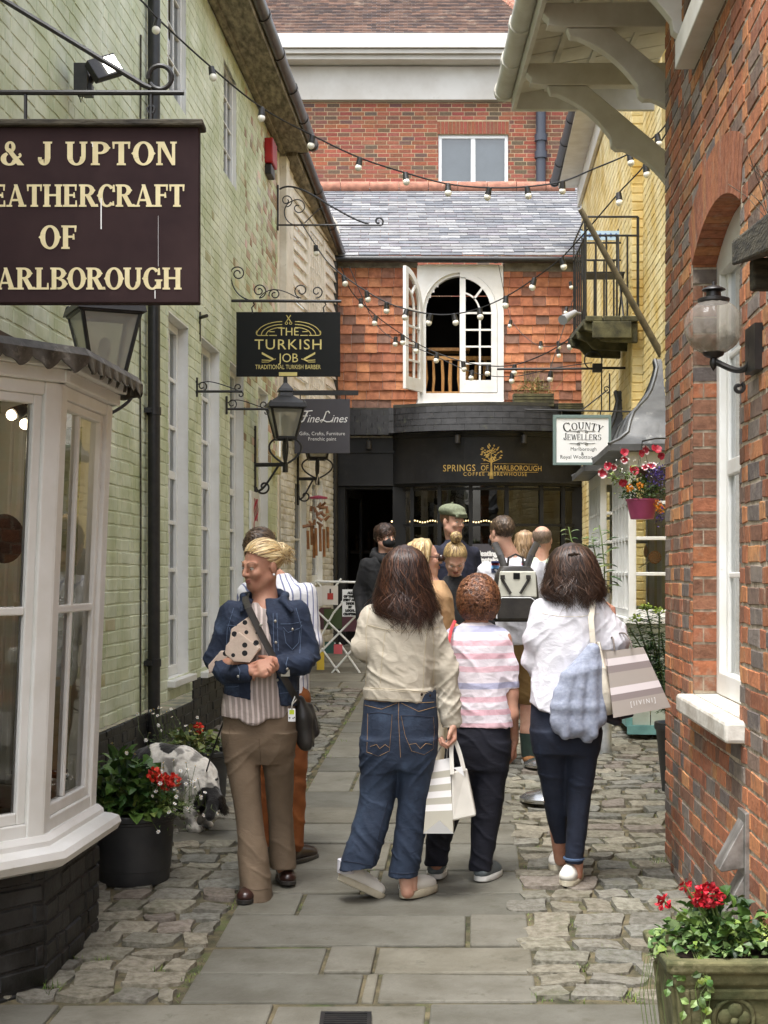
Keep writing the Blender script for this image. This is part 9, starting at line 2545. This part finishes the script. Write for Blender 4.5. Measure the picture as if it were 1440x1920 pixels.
# man in the striped shirt behind the denim jacket
tm,hc,M,s,T,sk=figure(519,7.62,1.72,150,'man in blue striped shirt and rust trousers mostly hidden behind the woman in denim',C_STRIPE,C_RUST,head=(20,5,0),hoff=(-0.085,-0.02,-0.035),boot=M_BROWNL,sole=M_LEATHER,arms=[((0.22,-0.02,1.15),(0.12,-0.26,1.05)),((-0.21,0.0,1.14),(0.0,-0.22,1.08))])
hair_cap(tm,hc,M,1.0,SBROWN,lambda p:Vector((0.6,0.4,0.2)),n=600,L=0.05,w=0.005,lift=0.012,rough=0.6)
# backpack man
tm,hc,M,s,T,sk=figure(962,10.45,1.715,182,'man with short brown hair, white tee and khaki shorts wearing a two tone backpack',C_WHITE,C_KHAKI,head=(28,4,0),slv=0.45,shorts=True,wide=1.1,boot=M_TANSHOE,hoff=(-0.08,0,0.02),arms=[((0.26,-0.02,1.12),(0.16,-0.25,1.05)),((-0.26,-0.02,1.12),(-0.16,-0.25,1.05))])
hair_cap(tm,hc,M,s,SBROWN,fl_down,n=700,L=0.03,w=0.005,lift=0.006,keep=lambda p:0.75*p.y+0.66*p.z>-0.012)
mb=MB();mb.tube([hc+M@(Vector(p)*s)for p in((-0.078,0.03,0.0),(-0.066,-0.03,-0.03),(-0.03,-0.088,-0.035))],0.002,5);mb.ball(hc+M@Vector((0,-0.085,-0.052)),0.04,10,(1.2,.8,1));obj('face_mask',mb,C_BLACK,tm,smooth=True)
for sx in(-1,1):
 mb=MB();a=Vector(T(sx*0.105,0.02,0.06));mb.tube([a,a+Z*0.17*s],[0.046,0.06],12);obj('sock',mb,cloth('green_sock_%s'%('rib' if sx>0 else 'knit'),lin(48,66,58),lin(38,54,48)),tm,smooth=True)
mb=MB();q=lambda x,y:(sk.at(x,y)or P(x,y,10.3))-Vector((0,0.004,0))
def patch(pts,col):
 mb.tint=col;mb.face([q(a,b)for a,b in pts])
for(a,b,y0,y1,c)in((921,936,1052,1056,lin(40,60,120)),(921,936,1056,1060,lin(196,90,90)),(921,936,1060,1066,lin(96,150,200)),(921,936,1066,1074,lin(30,40,70)),(978,992,1052,1056,lin(40,60,120)),(978,992,1056,1060,lin(196,90,90)),(978,992,1060,1070,lin(96,150,200))):patch([(a,y1),(b,y1),(b,y0),(a,y0)],c)
obj('printed_panel',mb,M_PETAL,tm)
dd=10.12;bp=thing('backpack',P(964,1175,dd),'black and cream backpack with buckled straps worn over a white tee','backpack')
S=Sdf(0.0075);S.loft(rows_px([(1076,938,988,0,.06),(1090,928,1000,0,.075),(1130,924,1004,0,.085),(1168,922,1006,0,.09),(1176,926,1002,0,.08)],dd),0.01,n=4.0);wear(bp,'body',S,M_LEATHER)
def slab_(pts,y0,y1,m,nm,par=bp,bv=0.008):
 mb=MB();mb.prism([((a-CX)*dd/F,zz(b,dd))for a,b in pts],Vector((0,dd,0)),XU,Z,FRN,y0,y1);return obj(nm,mb,m,par,bevel=bv)
slab_([(931,1132),(998,1132),(996,1086),(936,1086)],0.05,0.094,mat('oatmeal_nylon',lin(206,204,190),0.8,col2=lin(190,188,174),vs=9),'front_panel');slab_([(930,1172),(999,1172),(998,1134),(990,1130),(940,1130),(932,1136)],0.06,0.115,M_LEATHER,'pocket',bv=0.014);slab_([(958,1100),(969,1100),(969,1089),(958,1089)],0.094,0.098,M_SIGNBK,'label_patch',bv=0.001)
mb=MB()
for x0,x1 in((942,956),(986,972)):mb.tube([P(x0,1096,dd-.1),P(x0,1102,dd-.1),P(x1,1126,dd-.105)],0.010,6,flat=0.4,up=(0,1,0))
mb.tube([P(942,1093,dd-.1),P(942,1100,dd-.1)],0.014,6);mb.tube([P(986,1093,dd-.1),P(986,1100,dd-.1)],0.014,6)
for s_ in(-1,1):mb.tube([P(964+s_*18,1082,dd),P(964+s_*26,1058,dd+.02),P(964+s_*36,1036,dd+.18),P(964+s_*38,1040,dd+.3)],0.022,8,flat=0.3,up=(0,1,0))
mb.tube([P(950,1080,dd),P(952,1062,dd),P(964,1056,dd),P(976,1062,dd),P(978,1080,dd)],0.007,6);obj('straps',mb,M_LEATHER,bp,smooth=True)
mb=MB();mb.tube([P(932,1170,dd-.115),P(933,1138,dd-.115),P(941,1133,dd-.115),P(990,1133,dd-.115),P(997,1138,dd-.115),P(998,1170,dd-.115)],0.0035,5);obj('piping',mb,M_WHITEL,bp)
bp.location.z+=0.035;bp.location.x+=.01;bp.scale=(1.1,1.0,1.06)
# bald man, dark bob, flat cap, hair bun, camel coat, masked hoodie
tm,hc,M,s,T,sk=figure(1016,11.6,1.655,178,'balding man in a pale mint tee seen from behind',C_MINT,C_NAVY,slv=0.45,wide=1.05)
hair_cap(tm,hc,M,s,[lin(122,104,90),lin(138,118,102)],fl_down,n=1500,L=0.016,w=0.004,lift=0.001,base=True,grow=0.985,keep=lambda p:0.75*p.y+0.66*p.z>0.0 and p.z<0.078)
tm,hc,M,s,T,sk=figure(984,12.6,1.585,170,'woman with a light brown bob queueing beyond the backpack',C_NAVY,C_NAVY,male=False)
long_hair(tm,[(HY-(hc.z+.125-CZ)*F/12.6,976,992,0,.05),(HY-(hc.z+.09-CZ)*F/12.6,968,1000,0,.09),(HY-(hc.z-CZ)*F/12.6,964,1003,0,.11),(HY-(hc.z-.1-CZ)*F/12.6,964,1003,0,.10)],[lin(150,122,90),lin(126,100,72),lin(170,142,108)],12.6,n=500,w=0.007,tip=0.02)
tm,hc,M,s,T,sk=figure(852,12.2,1.80,30,'bearded man in green flat cap and navy jumper facing the queue',cloth('navy_knit',lin(34,36,56),lin(26,28,44)),C_NAVY,head=(12,4,0),face=True,hoff=(-0.02,0,0))
mb=MB();kc=lambda x,y,z:hc+M@(Vector((x,y,z))*s)
hair_cap(tm,hc,M,s,[lin(120,88,62),lin(96,70,50)],lambda p:Vector((0,0,-1)),n=260,L=0.03,w=0.005,keep=lambda p:p.y>-0.03 and p.z>-0.03,base=True,grow=0.99)
mb=MB();st=[]
for i in range(260):
 x=rnd.gauss(0,.03);p=kc(x,-0.082+abs(x)*1.0,-0.075-0.03*rnd.random());st.append(([p,p+M@Vector((0,-0.006,-0.012)),p+M@Vector((0,-0.004,-0.022))],[M@Vector((0,-1,0))]*3))
ribbons(mb,st,0.004,[lin(130,88,58),lin(104,70,48)]);obj('beard',mb,M_HAIR,tm)
S=Sdf(0.006);Mn=NA(M);S.ell(NA(kc(0,0.014,0.088)),NA((.100,.122,.060))*s,0.02,Mn);S.ell(NA(kc(0,-0.06,0.062)),NA((.075,.072,.026))*s,0.02,Mn);S.cap(NA(kc(-.055,-.10,.042)),NA(kc(.055,-.10,.042)),.012,.012,0.012)
cp_=thing('flat_cap',kc(0,0,0.06),'sage green tweed flat cap worn by the man in navy','cap');wear(cp_,'crown',S,cloth('sage_tweed',lin(122,128,104),lin(100,106,84),vs=60,bs=200,bump=0.6));mb=MB();mb.ball(kc(0,0.014,0.148),0.01,6);obj('button',mb,cloth('sage_button',lin(112,118,94),lin(96,102,80)),cp_)
tm,hc,M,s,T,sk=figure(852,10.0,1.575,2,'woman with a blonde topknot looking down, in a black jacket',C_BLACK,C_NAVY,male=False,head=(0,38,0),face=True,hoff=(0.0,-0.05,-0.02),lean=-0.04,brow=(0.25,0.18,0.1),skin=M_SKINP)
hair_cap(tm,hc,M,s,DBLOND,lambda p:Vector((0,0.04,0.16))-p,n=900,L=0.10,w=0.005,grow=1.05,lift=0.006,rough=0.03,keep=lambda p:0.7*p.y+0.7*p.z>-0.0)
mb=MB();st=[]
for i in range(260):
 c0=hc+M@Vector((0,0.045,0.150));v=rv();u_=v.cross(rv()).normalized();pts=[c0+(v*math.cos(w)+u_*math.sin(w))*0.036*rnd.uniform(.8,1.15)for w in[k*0.4 for k in range(8)]];st.append((pts,[(p-c0).normalized()for p in pts]))
ribbons(mb,st,0.006,DBLOND);obj('topknot',mb,M_HAIR,tm,smooth=True,sharp=180)
tm,hc,M,s,T,sk=figure(815,8.75,1.61,78,'blonde woman in camel coat and sunglasses half hidden behind the brown haired woman',C_CAMEL,C_CANVAS,male=False,face=True,head=(14,0,0),boot=M_WLEATHER,hoff=(-0.065,0,0.0),arms=[((0.30,0.02,1.2),(0.22,-0.2,1.12)),((-0.26,0.0,1.15),(-0.2,-0.2,1.1))])
long_hair(tm,[(1010,776,806,-.01,.05),(1020,766,812,-.01,.09),(1040,758,812,-.01,.105),(1065,756,806,-.01,.105),(1090,760,808,0,.095),(1108,766,808,0,.08)],BLONDE,8.75,n=800,w=0.006,tip=0.03,wav=0.02,cover=(math.pi*0.25,math.pi*1.75))
sg=thing('sunglasses',hc+M@Vector((0,-0.1,0)),'dark sunglasses on the blonde woman in camel','sunglasses');mb=MB()
for x in(-1,1):mb.ball(hc+M@Vector((x*.031,-.094,.0)),.024,8,(1,.6,.9));mb.tube([hc+M@Vector((x*.054,-.086,.006)),hc+M@Vector((x*.08,.01,.008))],.003,5)
mb.tube([hc+M@Vector((-.01,-.102,.006)),hc+M@Vector((.01,-.102,.006))],.003,5);obj('frame',mb,mat('tortoise_lens',lin(52,34,26),0.15),sg,smooth=True)
tm,hc,M,s,T,sk=figure(722,13.2,1.64,14,'man in black hoodie and black face mask standing by the cafe door',C_BLACK,C_BLACK,head=(22,0,0),face='mask',skin=M_SKINP,wide=1.05)
hair_cap(tm,hc,M,s,DBROWN,lambda p:Vector((p.x*3,-0.3,-0.5)),n=900,L=0.07,w=0.006,lift=0.02,rough=0.5,grow=1.06,keep=lambda p:0.62*p.y+0.78*p.z>-0.01 or(p.y>0 and p.z>-0.07))
S=Sdf(0.006);S.ell(NA(hc+M@Vector((0,-0.052,-0.048))),NA((0.068,0.062,0.056))*s,0.01,NA(M));fm=wear(tm,'face_mask',S,C_BLACK)
S=Sdf(0.008);S.chain([T(-.1,.03,1.46),T(-.07,.09,1.5),T(.07,.09,1.5),T(.1,.03,1.46),T(.04,-.09,1.42),T(-.04,-.09,1.42),T(-.1,.03,1.46)],[.04]*7,0.02);wear(tm,'hood',S,C_BLACK)
mb=MB()
for x in(-.035,.035):mb.tube([Vector(T(x,-.125,1.44)),Vector(T(x,-.14,1.3)),Vector(T(x*1.1,-.145,1.2))],.005,5)
obj('drawcord',mb,C_WHITE,tm,smooth=True)
# ================================================================ the spaniel sniffing by the tubs
d=8.4;dg=thing('dog',((335-CX)/F*d,d,gz(d)),'white and black spaniel sniffing the ground between the tubs','dog')
gzd=gz(d);S=Sdf(0.0065)
w=lambda px_,py_,dd=0.0:pj(px_,py_,d+dd)
S.chain([w(268,1432,.06),w(300,1432,.03),w(340,1442,0),w(372,1458,-.04)],[0.088,0.106,0.12,0.104],0.05);S.ell(w(345,1465,-.01),(0.11,0.10,0.105),0.05)
S.chain([w(374,1452,-.05),w(388,1478,-.10),w(396,1500,-.14)],[0.085,0.062,0.055],0.04)
S.ell(w(399,1502,-.16),(0.052,0.058,0.055),0.03);S.chain([w(398,1508,-.2),w(394,1530,-.25)],[0.038,0.028],0.02)
for(px_,dd,e)in((266,.02,1),(276,.12,1)):
 S.chain([w(px_,1446,dd),w(px_+14,1500,dd),w(px_-8,1530,dd)],[0.075,0.045,0.030],0.03);f=NA(Vector(((px_-2-CX)/F*d,d+dd,gzd+0.02)));S.chain([w(px_-8,1530,dd),f,f+NA((0.05,-.02,-.004))],[0.030,0.024,0.022],0.02)
for(px_,dd)in((362,-.11),(376,.03)):
 f=NA(Vector(((px_+2-CX)/F*d,d+dd,gzd+0.02)));S.chain([w(px_,1470,dd),w(px_-4,1520,dd),f+NA((0,0,0.06)),f,f+NA((0.045,-.02,-.004))],[0.06,0.036,0.026,0.024,0.022],0.025)
S.chain([w(258,1428,.08),w(244,1438,.10),w(236,1452,.10)],[0.03,0.024,0.018],0.02)
V,Q=S.mesh();V=relax(V,Q,1);N_=vnorm(V,Q);V=V+N_*((fbm(V*NA((38,38,22)),5,3)-.5)*0.014)[:,None]
hx0=w(391,1490,-.11);dist=np.linalg.norm((V-w(398,1510,-.18))*NA((1,.8,1)),axis=1);nz=fbm(V*22,9,3);col=np.ones((len(V),3))*NA(lin(226,222,214));tk=np.clip((nz-.46)*7,0,1)[:,None]*np.clip((V[:,0]-w(285,1400)[0])/0.1,0,1)[:,None]
col=col*(1-tk*.75)+NA(lin(70,66,64))*tk*.75
for(c_,r_)in((w(262,1420,.02),.085),(w(318,1394,.0),.06)):
 b_=(np.linalg.norm((V-c_)*NA((1,.6,1)),axis=1)+(nz-.5)*.03<r_)[:,None];col=np.where(b_,NA(lin(24,22,22)),col)
col=np.where((dist+(nz-.5)*.03<.105)[:,None],NA(lin(22,20,20)),col);col=np.where((V[:,2]<w(398,1522)[2])[:,None]&(V[:,1]<d-.235)[:,None],NA(lin(60,56,54)),col)
M_FUR=mat('dog_coat',(1,1,1),0.9,tint=True,col2=(0.85,0.83,0.8),vs=60,bump=0.8,bs=120,sheen=0.3)
obj('body',(V,Q,col),M_FUR,dg,smooth=True,sharp=180)
mb=MB();st=[]
for sx,c0 in((1,w(412,1496,-.17)),(-1,w(386,1492,-.20))):
 for i in range(150):
  p=Vector(c0)+Vector((rnd.gauss(0,.008),rnd.gauss(0,.022),rnd.gauss(0,.008)));pts=[p+Vector((sx*0.006*k+.004*math.sin(k*1.7+i),-.003*k,-.014*k))for k in range(7)];st.append((pts,[Vector((sx,-.6,0)).normalized()]*7))
ribbons(mb,st,0.007,[lin(22,20,20),lin(34,30,30)]);obj('ears',mb,M_HAIR,dg,smooth=True,sharp=180)
mb=MB();mb.tube([Vector(w(386,1468,-.09))+Vector((math.cos(a)*.062,math.sin(a)*.06,.02*math.cos(a)))for a in[i*.35 for i in range(18)]],.009,6,closed=True);obj('collar',mb,M_SIGNBK,dg,smooth=True)
ls=thing('dog_lead',P(392,1448,d-.1),'thin black lead running up from the spaniel collar','lead');mb=MB();mb.tube([P(386,1450,d-.1),P(395,1420,d-.3),P(412,1372,d-.7),P(432,1320,d-1.1),P(470,1290,d-1.2+.35)],.0045,6);obj('strap',mb,M_SIGNBK,ls,smooth=True)
# iron drain cover in the kerb row
dc=Vector(((648-CX)/F*5.22,5.22,gz(5.22)+0.012));t=thing('drain_cover',dc,'small iron drain grating set in the kerb stones at the bottom edge','drain cover')
mb=MB()
for(x0,x1,y0,y1)in((-.09,.09,-.09,-.07),(-.09,.09,.07,.09),(-.09,-.075,-.07,.07),(.075,.09,-.07,.07)):mb.fbox(dc,XU,Vector((0,1,0)),Z,x0,x1,y0,y1,-.01,.006)
obj('rim',mb,M_BLACKM,t);mb=MB()
for i in range(6):mb.fbox(dc,XU,Vector((0,1,0)),Z,-.075,.075,-.065+i*.023,-.053+i*.023,-.01,.003)
obj('grate',mb,M_BLACKM,t)
